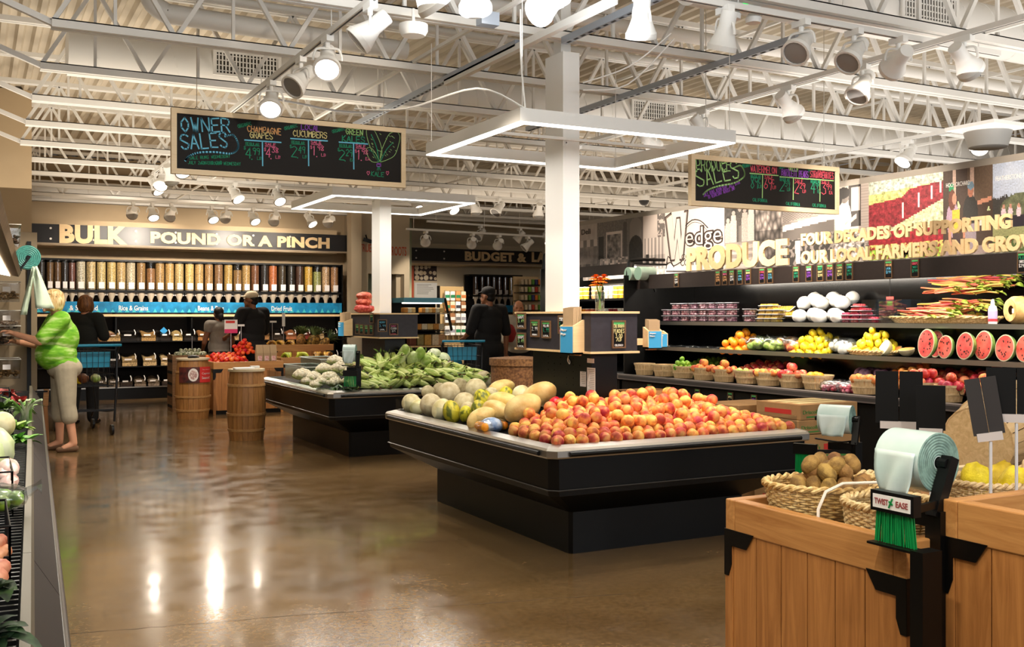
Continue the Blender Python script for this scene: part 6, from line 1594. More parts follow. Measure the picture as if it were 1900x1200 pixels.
def corn_at(p, yaw, pitch):
    o = bpy.data.objects.new('corn_ear', CM[rnd.randrange(5)]); col.objects.link(o); o.location = p
    d = Vector((math.cos(yaw) * math.cos(pitch), math.sin(yaw) * math.cos(pitch), math.sin(pitch))); o.rotation_euler = d.to_track_quat('Z', 'Y').to_euler()
    return tag(o, 'ear of corn in its green husk in the heap on the island', 'corn', 'corn ears heaped on the island')
n = 0
for row in range(8):
    y = 9.58 + row * .115; x = (3.28 if row < 2 else 3.56) + (row % 2) * .035
    while x < 4.72:
        if not (row > 6 and abs(x - K2[0]) < .3):
            z = zb2(x, y) + .03 + row * .006 + (.05 if row in (3, 5) else .0) * (rnd.random() > .3)
            pit = -.25 if rnd.random() < .72 else .5
            corn_at((x + rnd.uniform(-.012, .012), y + rnd.uniform(-.02, .02), z + .018 + (.05 if rnd.random() < .3 else 0)), rnd.gauss(-.95, .3), pit); n += 1
        x += .078
for k in range(7): corn_at((3.72 + k * .085, 10.02 + .02 * (k % 2), zb2(3.7 + k * .08, 10.0) + .14), -1.7 + rnd.uniform(-.2, .2), -.9)
GLEAF = M_fruit('deep_green_leaf', (36, 66, 22), (92, 130, 48), None, 20, .5, .15)
def leafy(name, label, p, n, l, w, cat='greens', spread=1.0, mat=None, group=None, parent=None, stemmat=None, h=.0):
    b = MB(); 
    for k in range(n):
        a = rnd.random() * 6.28; leaf_blade(b, (rnd.uniform(-.03, .03), rnd.uniform(-.03, .03), h), (math.cos(a) * spread, math.sin(a) * spread, rnd.uniform(.3, 1.2)), l * rnd.uniform(.6, 1.1), w * rnd.uniform(.7, 1.2), rnd.uniform(.2, .7), 5)
    o = b.build(name, mat or GLEAF, parent, True, loc=p); return tag(o, label, cat, group) if not parent else o
for k, (x, y) in enumerate(((3.1, 9.62), (3.18, 9.56), (3.3, 9.6), (3.06, 9.74))): leafy('loose_husk', f'loose dark green husk leaves by the rim, {nth(k)} tuft from the cauliflower', (x, y, zb2(x, y) + .01), 9, .13, .03, 'husk leaves', 1.2)
CAUW = M_fruit('cauliflower_curd', (222, 210, 176), (246, 240, 216), None, 60, .7, .04, bump=.5)
def cauliflower(p, s, label):
    t = thing('cauliflower', label, 'cauliflower', p, rnd.random() * 6); b = MB()
    for k in range(34):
        a = k * 2.4; q = (k / 34) ** .5; b.ell((math.cos(a) * q * .06 * s, math.sin(a) * q * .06 * s, (.07 - q * q * .035) * s), rnd.uniform(.014, .021) * s, 8, 6)
    b.ell((0, 0, .045 * s), (.066 * s, .066 * s, .03 * s), 14, 8); b.build('curd', CAUW, t, True)
    b = MB()
    for k in range(7): a = k * .9; leaf_blade(b, (math.cos(a) * .03 * s, math.sin(a) * .03 * s, .0), (math.cos(a), math.sin(a), .35), .062 * s, .05 * s, -.2, 4)
    b.build('wrapper_leaves', M_fruit('cauli_leaf', (150, 180, 96), (200, 214, 150), None, 12, .5, .1) if 'cauli_leaf' not in MATS else MATS['cauli_leaf'], t, True)
for k, (u, v, s) in enumerate(((601, 683, 1.0), (612, 699, 1.1), (630, 682, 1.15), (598, 706, .9), (622, 668, 1.0), (645, 690, .9), (620, 708, 1.0), (648, 706, .9), (582, 698, 1.0), (561, 694, 1.15), (570, 706, .8), (640, 672, 1.0), (586, 712, .8))):
    q = aD(u, v, 10.25 + (700 - v) * .006); cauliflower(q - Vector((0, 0, .05 * s)), s * 1.2, f'white cauliflower head beside the bag dispenser, {nth(k)} in the heap')
for k, (u0, v0, ln, lab) in enumerate(((570, 668, .8, 'long clear plastic bin of cauliflower leaning at the end of the corn island'), (598, 655, .75, 'clear plastic bin standing behind the long one at the corn island'))):
    x, y = (3.18 + .24 * k, 10.75 + .25 * k); t = thing('clear_bin', lab, 'bin', (x, y, zb2(x, y) + .03), .0); b = MB(); W, Dp, H = .30, ln, .15; e = .004
    b.b2((-W / 2, -Dp / 2, 0), (W / 2, Dp / 2, e)); b.b2((-W / 2, -Dp / 2, e), (W / 2, -Dp / 2 + e, H)); b.b2((-W / 2, Dp / 2 - e, e), (W / 2, Dp / 2, H)); b.b2((-W / 2, -Dp / 2 + e, e), (-W / 2 + e, Dp / 2 - e, H)); b.b2((W / 2 - e, -Dp / 2 + e, e), (W / 2, Dp / 2 - e, H))
    b.build('bin_wall', M_clear('bin_plastic', (226, 234, 230), .18, .2), t); b = MB()
    b.b2((-W / 2 - .012, -Dp / 2 - .012, H - .006), (W / 2 + .012, -Dp / 2, H + .004)); b.b2((-W / 2 - .012, Dp / 2, H - .006), (W / 2 + .012, Dp / 2 + .012, H + .004)); b.b2((-W / 2 - .012, -Dp / 2, H - .006), (-W / 2, Dp / 2, H + .004)); b.b2((W / 2, -Dp / 2, H - .006), (W / 2 + .012, Dp / 2, H + .004)); b.build('bin_lip', M('bin_lip', (206, 212, 206), .35), t)
for k in range(5): cauliflower(Vector((3.16, 10.5 + k * .14, zb2(3.16, 10.6) + .02)), .85, f'cauliflower inside the clear plastic bin, {nth(k)} from its near end')
NAPA = M_fruit('napa_leaf', (160, 190, 90), (232, 236, 190), None, 9, .4, .06)
lib('napa_cabbage', (.06, .06, .15), NAPA, lump(5, .12, 2.5), 16, 12)
for k, (u, v) in enumerate(((750, 655), (765, 668), (778, 660), (790, 675), (742, 668))):
    q = aD(u, v, 10.75); put('napa_cabbage', q, f'pale green napa cabbage leaning behind the corn, {nth(k)} from the kiosk', None, 'cabbage', 1, (.9, .5, -.6))
for k, (u, v) in enumerate(((806, 660), (822, 668), (800, 668))): put('white_cabbage', aD(u, v, 11.25), f'round white cabbage past the napa cabbages, {nth(k)} in the row', None, 'cabbage')
for k, (u, v) in enumerate(((812, 676), (822, 680), (835, 680), (845, 688), (826, 690))): put('red_cabbage', aD(u, v, 10.95), f'purple cabbage at the far corner of the corn island, {nth(k)} from the white ones', None, 'cabbage', .8)
q = aD(828, 706, 10.9); t = box_crate('cabbage_tray', 'pale cardboard tray holding purple cabbages at the corner of the corn island', tuple(q), .26, .3, .09, CARD, .1)
q = Vector((3.52, 10.2, zb2(3.52, 10.2))); wicker_basket(q + Vector((0, 0, .035)), .12, .1, .08, 'wicker basket of green tops under the corn kiosk', WICK2, courses=7); leafy('fern_greens', 'feathery green tops in the wicker basket under the corn kiosk', q + Vector((0, 0, .06)), 40, .14, .02, 'greens', .7)
RNET = M_fruit('red_net_bag', (180, 36, 30), (226, 110, 90), None, 40, .5, .1)
for k, (dx, dz) in enumerate(((-.06, 0), (.02, .0), (-.03, .07), (-.02, .13))):
    o = tag(MB().ell((0, 0, .045), (.085, .07, .045), 14, 9, fn=lump(k * 2, .16, 3)).build('net_bag', RNET, None, True, loc=(aY(678, 570, K2[1] - .3).x + dx, K2[1] - .3 + dx, 1.431 + dz)), f'red net bag of produce stacked on the corn kiosk, {("lowest front", "lowest back", "middle", "topmost")[k]}', 'bag')
lk = K2[0] - .21; fk = K2[1] - .46
wall_tag(('y', fk), 709, 604, .10, .13, 'chalk tag with blue price on the front of the corn kiosk', [('BERRY', CBL, .2, .13, .6), ('3.99', CBL, -.1, .18, .7), ('LOCAL', CWH, -.36, .1, .5)], bar=None)
wall_tag(('y', fk), 730, 611, .098, .12, 'lower chalk tag for sweet corn on the front of the corn kiosk', [('SWEET', CPK, .24, .1, .6), ('CORN', CWH, .0, .18, .6), ('2/1', CWH, -.22, .16, .4), ('LOCAL', CRD, -.42, .08, .6)], bar=None)
for k, (u, v) in enumerate(((664, 610), (672, 611), (681, 612), (690, 612), (691, 590))): wall_tag(('x', lk), u, v, .11, .11, f'small chalk tag on the side of the corn kiosk, {nth(k)} from its far end', [('BEAN', CLG, .1, .16, .6), ('2.99', CGR, -.2, .2, .6)])
p = aX(651, 632, lk); paper_bag_holder((lk - .03, K2[1] + .42, 1.17), (0, -1, 0), (0, 0, 1), .2, .2, .10, 'blue paper bags holder on the side of the corn kiosk')
# ================================================================== BULK WALL
YBK = 18.55
def bx(u): return aY(u, 560, YBK).x
def bz(v): return aY(400, v, YBK).z
TUBE = M_clear('bin_tube', (238, 240, 240), .10, .06)
BBLUE = M('band_blue', (18, 128, 178), .45, var=.25, scale=9)
cab = thing('bulk_cabinet', 'long black bulk food cabinet with a blue label band along the back wall', 'shelving', (bx(350), YBK + .2, 0)); co = Vector(cab.location)
x0, x1 = bx(64), bx(633)
def CB(nm, lo, hi, mat, par=None): return MB().b2(Vector(lo) - co, Vector(hi) - co).build(nm, mat, par or cab)
zb0, zb1_, zt = bz(580), bz(563), bz(489)
CB('back_board', (x0, YBK + .3, .1), (x1, YBK + .34, zt + .02), M('cabinet_brown', (38, 30, 24), .7))
CB('top_rail', (x0, YBK - .02, zt), (x1, YBK + .3, zt + .03), BLACK); CB('middle_rail', (x0, YBK - .06, bz(544)), (x1, YBK - .03, bz(540)), BLACK); CB('hopper_shelf', (x0, YBK + .12, bz(544)), (x1, YBK + .3, bz(541)), BLACK)
band = CB('label_band', (x0, YBK - .10, zb0), (x1, YBK - .08, zb1_ + .02), BBLUE); CB('wood_strip', (x0, YBK - .13, bz(587)), (x1, YBK - .08, bz(583)), PLY); CB('base_plinth', (x0, YBK - .3, 0), (x1, YBK + .3, .2), BLACK); CB('kick_strip', (x0, YBK - .315, .19), (x1, YBK - .3, .21), STEEL)
CB('end_panel', (x1 - .02, YBK - .1, .2), (x1, YBK + .3, zt + .03), BLACK)
for i, v in enumerate((631, 675, 712)): CB('bin_shelf', (x0, YBK - .26 - .02 * i, bz(v) - .015), (x1, YBK + .3, bz(v)), BLACK)
for u in (214, 354, 492): CB('upright', (bx(u) - .012, YBK - .10, .2), (bx(u) + .012, YBK + .3, zb0), BLACK)
for s_, u0, u1 in (('Spices', 60, 92), ('& Seaweed', 128, 180), ('Rice & Grains', 219, 273), ('Beans & Peas', 365, 413), ('Dried Fruit', 501, 539)):
    q = text_mb(s_, 1, .004, .012); fit_text(q, bx(u1) - bx(u0), .085, Vector((bx(u0), YBK - .104, zb0 + .035)) - co, (1, 0, 0), (0, 0, 1)); q.build('band_lettering', PAPERW, cab)
b = MB()
for k in range(46):
    x = x0 + (x1 - x0) * (k + .5) / 46; h = .05 + .04 * ((k * 7) % 5) / 5; b.prism([(-.035, 0), (.035, 0), (0, h)], Vector((x, YBK - .101, zb0 + .004)) - co, (1, 0, 0), (0, 0, 1), .001)
tag(b.build('band_pattern', M('band_teal', (70, 190, 200), .5), cab), kind='stuff')
CARDW = M('price_card', (236, 230, 226), .6)
def bulk_bin(u, w, colr, label, content, z0=None, z1=None, Y=YBK, card=True, group='gravity bins on the bulk wall'):
    z0 = bz(539) if z0 is None else z0; z1 = zt if z1 is None else z1; x = bx(u) if Y == YBK else aY(u, 540, Y).x
    t = thing('bulk_bin', label, 'bulk bin', (x, Y + .02, z0), 0, group); H = z1 - z0 - .02; r = w / 2; colr = tuple(int(c * .78 + d * .22 * (min(1, sum(colr) / 420))) for c, d in zip(colr, (206, 188, 156)))
    MB().lathe([(0, 0), (r, 0), (r, H), (r * .8, H), (0, H)], 16).build('tube', TUBE, t, True, 40)
    nm = 'bulk_%d_%d_%d' % colr; m = MATS.get(nm) or M_fruit(nm, tuple(int(c * .72) for c in colr), tuple(min(255, int(c * 1.12)) for c in colr), None, 70, .6, .06)
    MB().lathe([(0, .005), (r * .95, .005), (r * .95, H * content), (0, H * content + .01)], 16).build('grain_fill', m, t, True, 40)
    MB().cyl((0, 0, H), (0, 0, H + .018), r * 1.02, n=16).build('lid', BLACK, t)
    b = MB(); b.lathe([(r * .85, 0), (r * .85, -.09), (r * .42, -.17), (r * .42, -.25), (0, -.25)], 14); b.build('spout', M('spout_plastic', (190, 176, 156), .35), t, True); 
    b = MB(); b.lathe([(0, -.01), (r * .7, -.01), (r * .7, -.08), (r * .3, -.16), (0, -.16)], 12); b.build('spout_fill', m, t, True)
    b = MB(); 
    for s in (-1, 1): b.b2((s * r * .9 - .006, -r * .3, -.1), (s * r * .9 + .006, r * .3, -.02))
    b.build('spout_bracket', CARDW, t)
    if card: MB().b2((-r * .6, -r - .008, .012), (r * .6, -r - .003, .012 + H * .24)).build('price_card', CARDW, t)
SM = [(77, (40, 28, 20)), (93, (120, 76, 34)), (107, (116, 70, 30)), (120.5, (40, 26, 24)), (133.5, (120, 60, 48))]
for k, (u, c) in enumerate(SM): bulk_bin(u, .115, c, f'narrow spice bin on the bulk wall, {nth(k)} from the mushroom rack side', .95)
LG = [(150, (226, 214, 186)), (169, (232, 202, 140)), (188, (228, 196, 130)), (207, (230, 190, 116)), (225, (228, 190, 120)), (243, (224, 204, 172)), (262, (170, 124, 66)), (280, (160, 106, 56)), (297, (180, 130, 72)), (315, (204, 160, 84)), (333, (206, 176, 106)), (352, (222, 184, 100)), (370, (190, 146, 80)), (388, (170, 120, 66)), (406, (156, 112, 62)), (424, (206, 156, 76)), (441, (166, 122, 64)), (457, (214, 170, 92)), (473.5, (140, 84, 44)), (491, (36, 26, 24)), (507, (214, 104, 46)), (524, (70, 56, 26)), (540.5, (38, 32, 20)), (556.5, (86, 44, 30)), (573, (232, 170, 50)), (589, (160, 164, 86)), (605, (226, 180, 130)), (621, (200, 140, 86))]
DESC = {150: 'cream flakes', 243: 'white grain', 491: 'black beans', 507: 'orange lentils', 524: 'dark olive lentils', 540.5: 'dark green lentils', 556.5: 'dark red beans', 573: 'yellow lentils', 589: 'pale green peas', 605: 'pinkish beige beans', 473.5: 'brown grain'}
for k, (u, c) in enumerate(LG): bulk_bin(u, .152, c, f'gravity bin of {DESC.get(u, "tan grain")} on the bulk wall, {nth(k)} past the narrow spice bins', 1.0 if k % 9 != 7 else .8)
# scoop bins
SCP = M_clear('scoop_bin_plastic', (230, 230, 228), .14, .1)
def scoop_bin(x, y, z, w, h, colr, label, full=.6, group='scoop bins below the blue band', blue=False):
    t = thing('scoop_bin', label, 'scoop bin', (x, y, z), 0, group); d = .26; b = MB()
    for s in (-1, 1): b.prism([(0, 0), (d, 0), (d, h), (d * .5, h), (-.03, h * .48)], (s * (w / 2 - .002) + .002, 0, 0), (0, 1, 0), (0, 0, 1), .004)
    b.add([(-w / 2, 0, 0), (w / 2, 0, 0), (w / 2, -.03, h * .48), (-w / 2, -.03, h * .48)], [(0, 1, 2, 3)]); b.add([(-w / 2, -.03, h * .48), (w / 2, -.03, h * .48), (w / 2, d * .5, h), (-w / 2, d * .5, h)], [(0, 1, 2, 3)]); b.build('bin_shell', SCP, t)
    nm = 'bulk_%d_%d_%d' % colr; m = MATS.get(nm) or M_fruit(nm, tuple(int(c * .7) for c in colr), tuple(min(255, int(c * 1.1)) for c in colr), None, 60, .7, .06)
    hf = h * full * .75
    def pile(i, j): q = .5 + .5 * math.sin(i * 5 + colr[0]); return Vector(((i - .5) * (w - .012), -.02 + j * (d - .01), hf * (.55 + .6 * j) * (.85 + .25 * q)))
    b = MB().grid(pile, 8, 6); b.add([(-w / 2 + .006, -.012, .004), (w / 2 - .006, -.012, .004), (w / 2 - .006, -.02, hf * .55), (-w / 2 + .006, -.02, hf * .55)], [(0, 1, 2, 3)]); b.build('food_fill', m, t, True, 60)
    MB().b2((-w * .34, -.037, h * .47), (w * .12, -.032, h * .60)).build('price_strip', CARDW, t)
    b = MB(); b.tube([(w * .36, -.03, h * .55), (w * .40, -.01, h * .75), (w * .33, .02, h * .98)], .008, 6); b.build('scoop_handle', CARDW, t, True)
    if blue: MB().box((-.02, d * .2 - .01, h * .88), (.09, .004, .09), rot=Matrix.Rotation(PI / 4, 3, 'Y')).build('blue_mark', M('mark_blue', (50, 150, 210), .5), t)
row = [(631, .2, 'top'), (675, .22, 'middle'), (712, .2, 'bottom')]
TN = [(30, 22, 18), (150, 104, 52), (214, 176, 116), (26, 22, 20), (190, 150, 90), (40, 30, 24), (206, 176, 116), (36, 28, 22), (170, 110, 60), (30, 24, 22), (200, 164, 110), (120, 70, 44), (180, 130, 80), (60, 44, 30), (186, 110, 70), (150, 60, 40), (210, 176, 130)]
T2_ = [(36, 28, 24), (204, 170, 120), (216, 184, 130), (220, 190, 136), (150, 108, 60), (46, 36, 28), (190, 160, 110), (120, 80, 50)]
US = [[162, 185, 208, 236.5, 272, 303, 325, 348, 374, 402, 430, 458, 484, 510, 534, 560, 585, 611], [162, 185, 208, 237, 274, 303.5, 326, 350, 376, 404, 432, 460, 486, 512, 536, 562, 587, 612], [162, 185, 208, 231, 256, 281, 306, 331, 356, 381, 406, 431, 456, 482, 508, 533, 560, 588, 613]]
for r_, (v, h, nm) in enumerate(row):
    for k, u in enumerate(US[r_]):
        c = TN[k % 17] if r_ == 0 else (T2_[(k + 6) % 8] if r_ == 1 else ((150, 130, 110) if k % 3 else (60, 46, 40)))
        un = US[r_][k + 1] if k + 1 < len(US[r_]) else u + 26; w = min(.27, (un - u) * .0088 * .96 if k + 1 < len(US[r_]) else .2); w = max(.16, w)
        scoop_bin(bx(u), YBK - .22 - .02 * r_, bz(v) + .001, w * .92, h, c, f'clear scoop bin in the {nm} row below the blue band, {nth(k)} from the cart side', .95 if c[0] > 100 else .6, 'scoop bins below the blue band', (r_, k) in ((0, 5), (1, 9), (1, 16)))
# ================================================================== BUDGET CORNER
YC = 21.3
def cx_(u): return aY(u, 560, YC).x
def cz(v): return aY(880, v, YC).z
gb = thing('bulk_cabinet', 'smaller black bulk bin rack with a blue band below the budget sign', 'shelving', (cx_(930), YC + .1, 0)); go = Vector(gb.location)
for nm, lo, hi, m in (('back_board', (cx_(868), YC + .16, .3), (cx_(966), YC + .2, cz(509)), BLACK), ('top_rail', (cx_(868), YC - .1, cz(512)), (cx_(966), YC + .16, cz(509)), BLACK), ('label_band', (cx_(873), YC - .12, cz(579)), (cx_(966), YC - .1, cz(566)), BBLUE), ('wood_strip', (cx_(873), YC - .13, cz(586)), (cx_(1000), YC - .1, cz(583)), PLY), ('middle_rail', (cx_(868), YC - .08, cz(550)), (cx_(966), YC - .05, cz(547)), BLACK), ('base_plinth', (cx_(868), YC - .2, 0), (cx_(966), YC + .16, .3), BLACK)):
    MB().b2(Vector(lo) - go, Vector(hi) - go).build(nm, m, gb)
for k, (u, c) in enumerate(((883, (80, 48, 40)), (895, (76, 46, 38)), (906, (88, 56, 46)), (917, (90, 56, 46)), (927, (100, 62, 50)), (938, (96, 60, 46)), (949, (196, 156, 80)), (960, (210, 170, 100)))):
    bulk_bin(u, .125, c, f'gravity bin of {"golden cereal" if k > 5 else "dark coffee beans"} below the budget sign, {nth(k)} from the white notice side', 1.0, cz(546), cz(512), YC, group='gravity bins below the budget sign')
for u0, u1, v0, v1, m, lab, nm in ((762, 767.5, 493, 556, RED, 'orange red strip on the wall edge beside the cheese photo', 'wall_panel'), (768, 810, 491, 521, None, 'framed photo of cheeses on the budget wall', 'wall_photo'), (769, 811, 524, 553, None, 'white printed notice under the cheese photo', 'wall_notice')):
    a, b_ = aY(u0, v0, 21.59), aY(u1, v1, 21.59); t = thing(nm, lab, 'wall picture', (a.x, 21.58, b_.z)); W, H = b_.x - a.x, a.z - b_.z
    if m: MB().b2((0, 0, 0), (W, .02, H)).build('panel', m, t)
    elif nm == 'wall_photo':
        MB().b2((0, 0, 0), (W, .02, H)).build('print', M('photo_dark', (58, 40, 36), .5), t); b = MB()
        for k in range(14):
            c = Vector((W * ((k % 5) + .5) / 5 + rnd.uniform(-.03, .03), -.001 - k * .0003, H * ((k // 5) + .5) / 3 + rnd.uniform(-.02, .02))); b.cyl(c, c + Vector((0, -.001, 0)), rnd.uniform(.035, .06), n=14)
        b.build('cheese_shape', M('photo_cheese', (206, 180, 140), .6, c2=(240, 226, 200), scale=7), t)
    else:
        MB().b2((0, 0, 0), (W, .02, H)).build('paper', PAPERW, t); b = MB()
        for k in range(7): b.b2((W * .1, -.002, H * .86 - k * H * .1), (W * rnd.uniform(.5, .85), 0, H * .86 - k * H * .1 + .012))
        b.build('print_lines', M('print_faint', (150, 146, 140), .7), t)
# cheese and deli chest
YD = 17.2
def dx_(u): return aY(u, 600, YD).x
def dz_(v): return aY(800, v, YD).z
t = thing('deli_case', 'open cheese case with a blue canopy and glass shelves beside the doorway', 'display case', (dx_(790), YD + .4, 0)); do = Vector(t.location)
def DB(nm, a, b_, m): return MB().b2(Vector(a) - do, Vector(b_) - do).build(nm, m, t)
xa, xb = dx_(757), dx_(838)
DB('base', (xa, YD, 0), (xb, YD + .8, dz_(644)), BLACK); DB('bumper', (xa, YD - .02, dz_(644)), (xb, YD, dz_(641)), PLY)
DB('back_wall', (xa, YD + .75, dz_(644)), (xb, YD + .8, dz_(556)), BLACKM); DB('blue_canopy', (xa, YD + .2, dz_(561)), (xb - .06, YD + .8, dz_(552)), M('canopy_blue', (110, 190, 226), .5)); DB('canopy_lamp', (xa, YD + .22, dz_(563)), (xb - .1, YD + .3, dz_(561)), M('case_lamp', (255, 244, 226), .4, emit=5))
for v in (581, 613, 618): DB('glass_shelf', (xa, YD + .05, dz_(v) - .012), (xb - .03, YD + .75, dz_(v)), STEEL if v == 581 else BLACK)
pts = [Vector((xb, YD + .3, dz_(553))) - do, Vector((xb, YD + .0, dz_(613))) - do]; MB().bar(pts[0], pts[1], .03, .05).build('end_frame', BLACK, t)
CHC = [(240, 232, 204), (246, 240, 222), (236, 206, 140), (240, 190, 70), (214, 150, 70), (226, 214, 190)]
n_ = 0
for v, us, hh in ((580, (762, 769, 776, 795, 801, 807, 814, 821, 829), .09), (612, (764, 775, 786, 797, 808, 819, 828), .11), (640, (769, 783, 797, 811, 822), .20)):
    for k, u in enumerate(us):
        c = CHC[(k * 2 + int(v)) % 6] if v < 630 else [(110, 60, 40), (150, 140, 90), (206, 160, 80), (226, 210, 180), (190, 150, 110)][k]
        m = M('cheese_%d_%d_%d' % c, c, .5, var=.12, scale=25); w = .085 if v < 600 else (.11 if v < 630 else .13)
        o = tag(MB().b2((-w / 2, -.08, 0), (w / 2, .08, hh)).build('cheese_pack', m, None, bevel=.012, loc=(dx_(u), YD + (.3 if v < 630 else .14) + .0, dz_(v if v != 640 else 641) + .002)), f'pack on the {("top", "middle", "bottom")[(580, 612, 640).index(v)]} shelf of the cheese case, {nth(k)} from the doorway', 'cheese pack', 'packs in the cheese case'); n_ += 1
# grocery rack with hanging bags between the cheese case and the coffee bins
YG = 19.4
def gx(u): return aY(u, 560, YG).x
def gz(v): return aY(830, v, YG).z
t = thing('hook_rack', 'tan pegboard rack with hanging packets behind the cheese case', 'shelving', (gx(840), YG + .1, 0)); MB().b2((gx(818) - gx(840), 0, 0), (gx(864) - gx(840), .05, gz(531))).build('pegboard', M('pegboard_tan', (190, 160, 110), .7), t); b = MB(); b.b2((gx(816) - gx(840), -.06, 0), (gx(818) - gx(840), .05, gz(530))); b.build('side_post', BLACK, t)
b = MB(); b.b2((gx(818) - gx(840), -.3, 0), (gx(864) - gx(840), 0, .4)); b.build('base', BLACK, t)
PKC = [((236, 232, 220), (30, 130, 80)), ((240, 236, 226), (26, 120, 70)), ((226, 150, 90), (40, 130, 80)), ((236, 220, 190), (200, 120, 60)), ((246, 246, 244), (60, 60, 70)), ((160, 110, 70), (230, 224, 214)), ((228, 226, 222), (120, 120, 120)), ((250, 248, 244), (160, 160, 170))]
for r_, v in enumerate((558, 577, 599, 622)):
    for k, u in enumerate((828, 838, 848, 858)):
        a, c = PKC[(r_ * 2 + k) % 8]; w, h = gx(u + 8.5) - gx(u), .2
        p = thing('hanging_packet', f'hanging packet on the tan rack, {nth(k)} from the cheese case in the {nth(r_)} row down', 'packet', (gx(u), YG - .04, gz(v)), 0, 'packets hanging on the tan rack')
        MB().b2((-w / 2, -.03, 0), (w / 2, .03, h)).build('packet_body', M('pk_%d_%d_%d' % a, a, .45, var=.1, scale=20), p, bevel=.015); MB().b2((-w * .48, -.032, h * .3), (w * .48, -.03, h * .62)).build('packet_band', M('pb_%d_%d_%d' % c, c, .5), p); MB().cyl((0, 0, h), (0, .14, h + .02), .005, n=5).build('hook', STEEL, p)
# packet shelves right of the coffee bins
YP = 18.4
def qx(u): return aY(u, 560, YP).x
def qz(v): return aY(985, v, YP).z
t = thing('packet_shelving', 'shelves of packets beside the coffee bins, partly behind the column', 'shelving', (qx(985), YP + .2, 0)); po = Vector(t.location)
MB().b2(Vector((qx(966), YP + .3, 0)) - po, Vector((qx(1012), YP + .34, qz(512))) - po).build('back_board', PLY, t)
for v in (588, 575, 557, 542, 528): MB().b2(Vector((qx(966), YP, qz(v) - .015)) - po, Vector((qx(1012), YP + .3, qz(v))) - po).build('shelf_board', BLACK, t)
MB().b2(Vector((qx(966), YP, 0)) - po, Vector((qx(1012), YP + .3, qz(588) - .015)) - po).build('base', BLACK, t)
CC = [(214, 190, 150), (90, 150, 60), (60, 60, 120), (230, 130, 50), (140, 190, 70), (226, 220, 206), (200, 70, 50)]
for r_, v in enumerate((588, 575, 557, 542, 528)):
    for k, u in enumerate((971, 978, 985, 991, 997, 1003)):
        c = CC[(r_ * 3 + k) % 7] if u > 982 else (206, 190, 160); o = tag(MB().b2((-.03, -.05, 0), (.03, .05, .11)).build('food_packet', M('fp_%d_%d_%d' % c, c, .5, var=.15, scale=22), None, bevel=.008, loc=(qx(u), YP + .08, qz(v) + .001)), f'food packet on the shelves by the column, {nth(k)} from the coffee bins, {nth(4 - r_)} shelf down', 'packet', 'packets on the shelves by the column')
# ================================================================== MIDDLE OF THE SHOP: OAK BINS, BARRELS, BOXES
def oak_bin(label, x0, x1, y0, y1, h, boards=True):
    """open-topped oak merchandiser with black corner brackets"""
    cx, cy = (x0 + x1) / 2, (y0 + y1) / 2; t = thing('oak_bin', label, 'display bin', (cx, cy, 0)); hx, hy = (x1 - x0) / 2, (y1 - y0) / 2
    OAKY = MATS.get('honey_oak_y') or M_wood('honey_oak_y', (168, 112, 58), (205, 150, 88), 2.2, .42, 'Y'); rh = .105
    for nm, a, b_, m in (('front_rail', (-hx, -hy, h - rh), (hx, -hy + .045, h), OAK), ('rear_rail', (-hx, hy - .045, h - rh), (hx, hy, h), OAK), ('side_rail', (-hx, -hy + .045, h - rh), (-hx + .045, hy - .045, h), OAKY), ('side_rail', (hx - .045, -hy + .045, h - rh), (hx, hy - .045, h), OAKY)): MB().b2(a, b_).build(nm, m, t, bevel=.004)
    MB().b2((-hx + .045, -hy + .045, h - .17), (hx - .045, hy - .045, h - .15)).build('tray_floor', M('tray_brown', (60, 42, 30), .6), t)
    b = MB()
    for sx in (-1, 1):
        for sy in (-1, 1): b = MB(); b.b2((sx * (hx - .0) - (.035 if sx > 0 else 0), sy * hy - (.035 if sy > 0 else 0), 0), (sx * hx + (.035 if sx < 0 else 0), sy * hy + (.035 if sy < 0 else 0), h - rh)); b.build('leg', OAKV, t)
    def boards_(axis, n, L, s):
        e = .012
        for k in range(n):
            b = MB(); p = -L / 2 + L * k / n + .002; q = -L / 2 + L * (k + 1) / n - .002
            if axis == 'x': b.b2((p, s * (hy - .012) - .008, .06), (q, s * (hy - .012) + .008, h - rh))
            else: b.b2((s * (hx - .012) - .008, p, .06), (s * (hx - .012) + .008, q, h - rh))
            b.build('board', OAKV, t)
    boards_('x', max(4, round((x1 - x0) / .09)), 2 * hx - .07, -1); boards_('x', 4, 2 * hx - .07, 1); boards_('y', max(4, round((y1 - y0) / .118)), 2 * hy - .07, -1); boards_('y', max(4, round((y1 - y0) / .09)), 2 * hy - .07, 1)
    MB().b2((-hx + .03, -hy + .03, .0), (hx - .03, hy - .03, .06)).build('plinth', BLACK, t)
    zz = h - rh - .005
    for s in (-1, 1):
        b = MB(); P = [(0, .012), (.14, .012), (.105, -.04), (.035, -.04), (.035, -.10), (.02, -.14), (0, -.14)]
        bb = MB(); pts = [Vector((s * (hx + .002) - s * x, -hy - .003, zz + z)) for x, z in P]; m = len(pts); bb.add(pts + [p + Vector((0, .004, 0)) for p in pts], [tuple(range(m)), tuple(reversed(range(m, 2 * m)))] + [(i, (i + 1) % m, m + (i + 1) % m, m + i) for i in range(m)]); bb.build('corner_bracket', BLACK, t)
        bb = MB(); pts = [Vector((-hx - .003, s * (hy + .002) - s * x, zz + z)) for x, z in P]; bb.add(pts + [p + Vector((.004, 0, 0)) for p in pts], [tuple(range(m)), tuple(reversed(range(m, 2 * m)))] + [(i, (i + 1) % m, m + (i + 1) % m, m + i) for i in range(m)]); bb.build('corner_bracket', BLACK, t)
    return t
pA = aZ(396, 672, .745); pB = aZ(507, 672, .80)
ob_y = pA.y; oak_bin('oak display bin of tomatoes behind the barrels', pA.x, pA.x + 1.0, ob_y, ob_y + .9, .745)
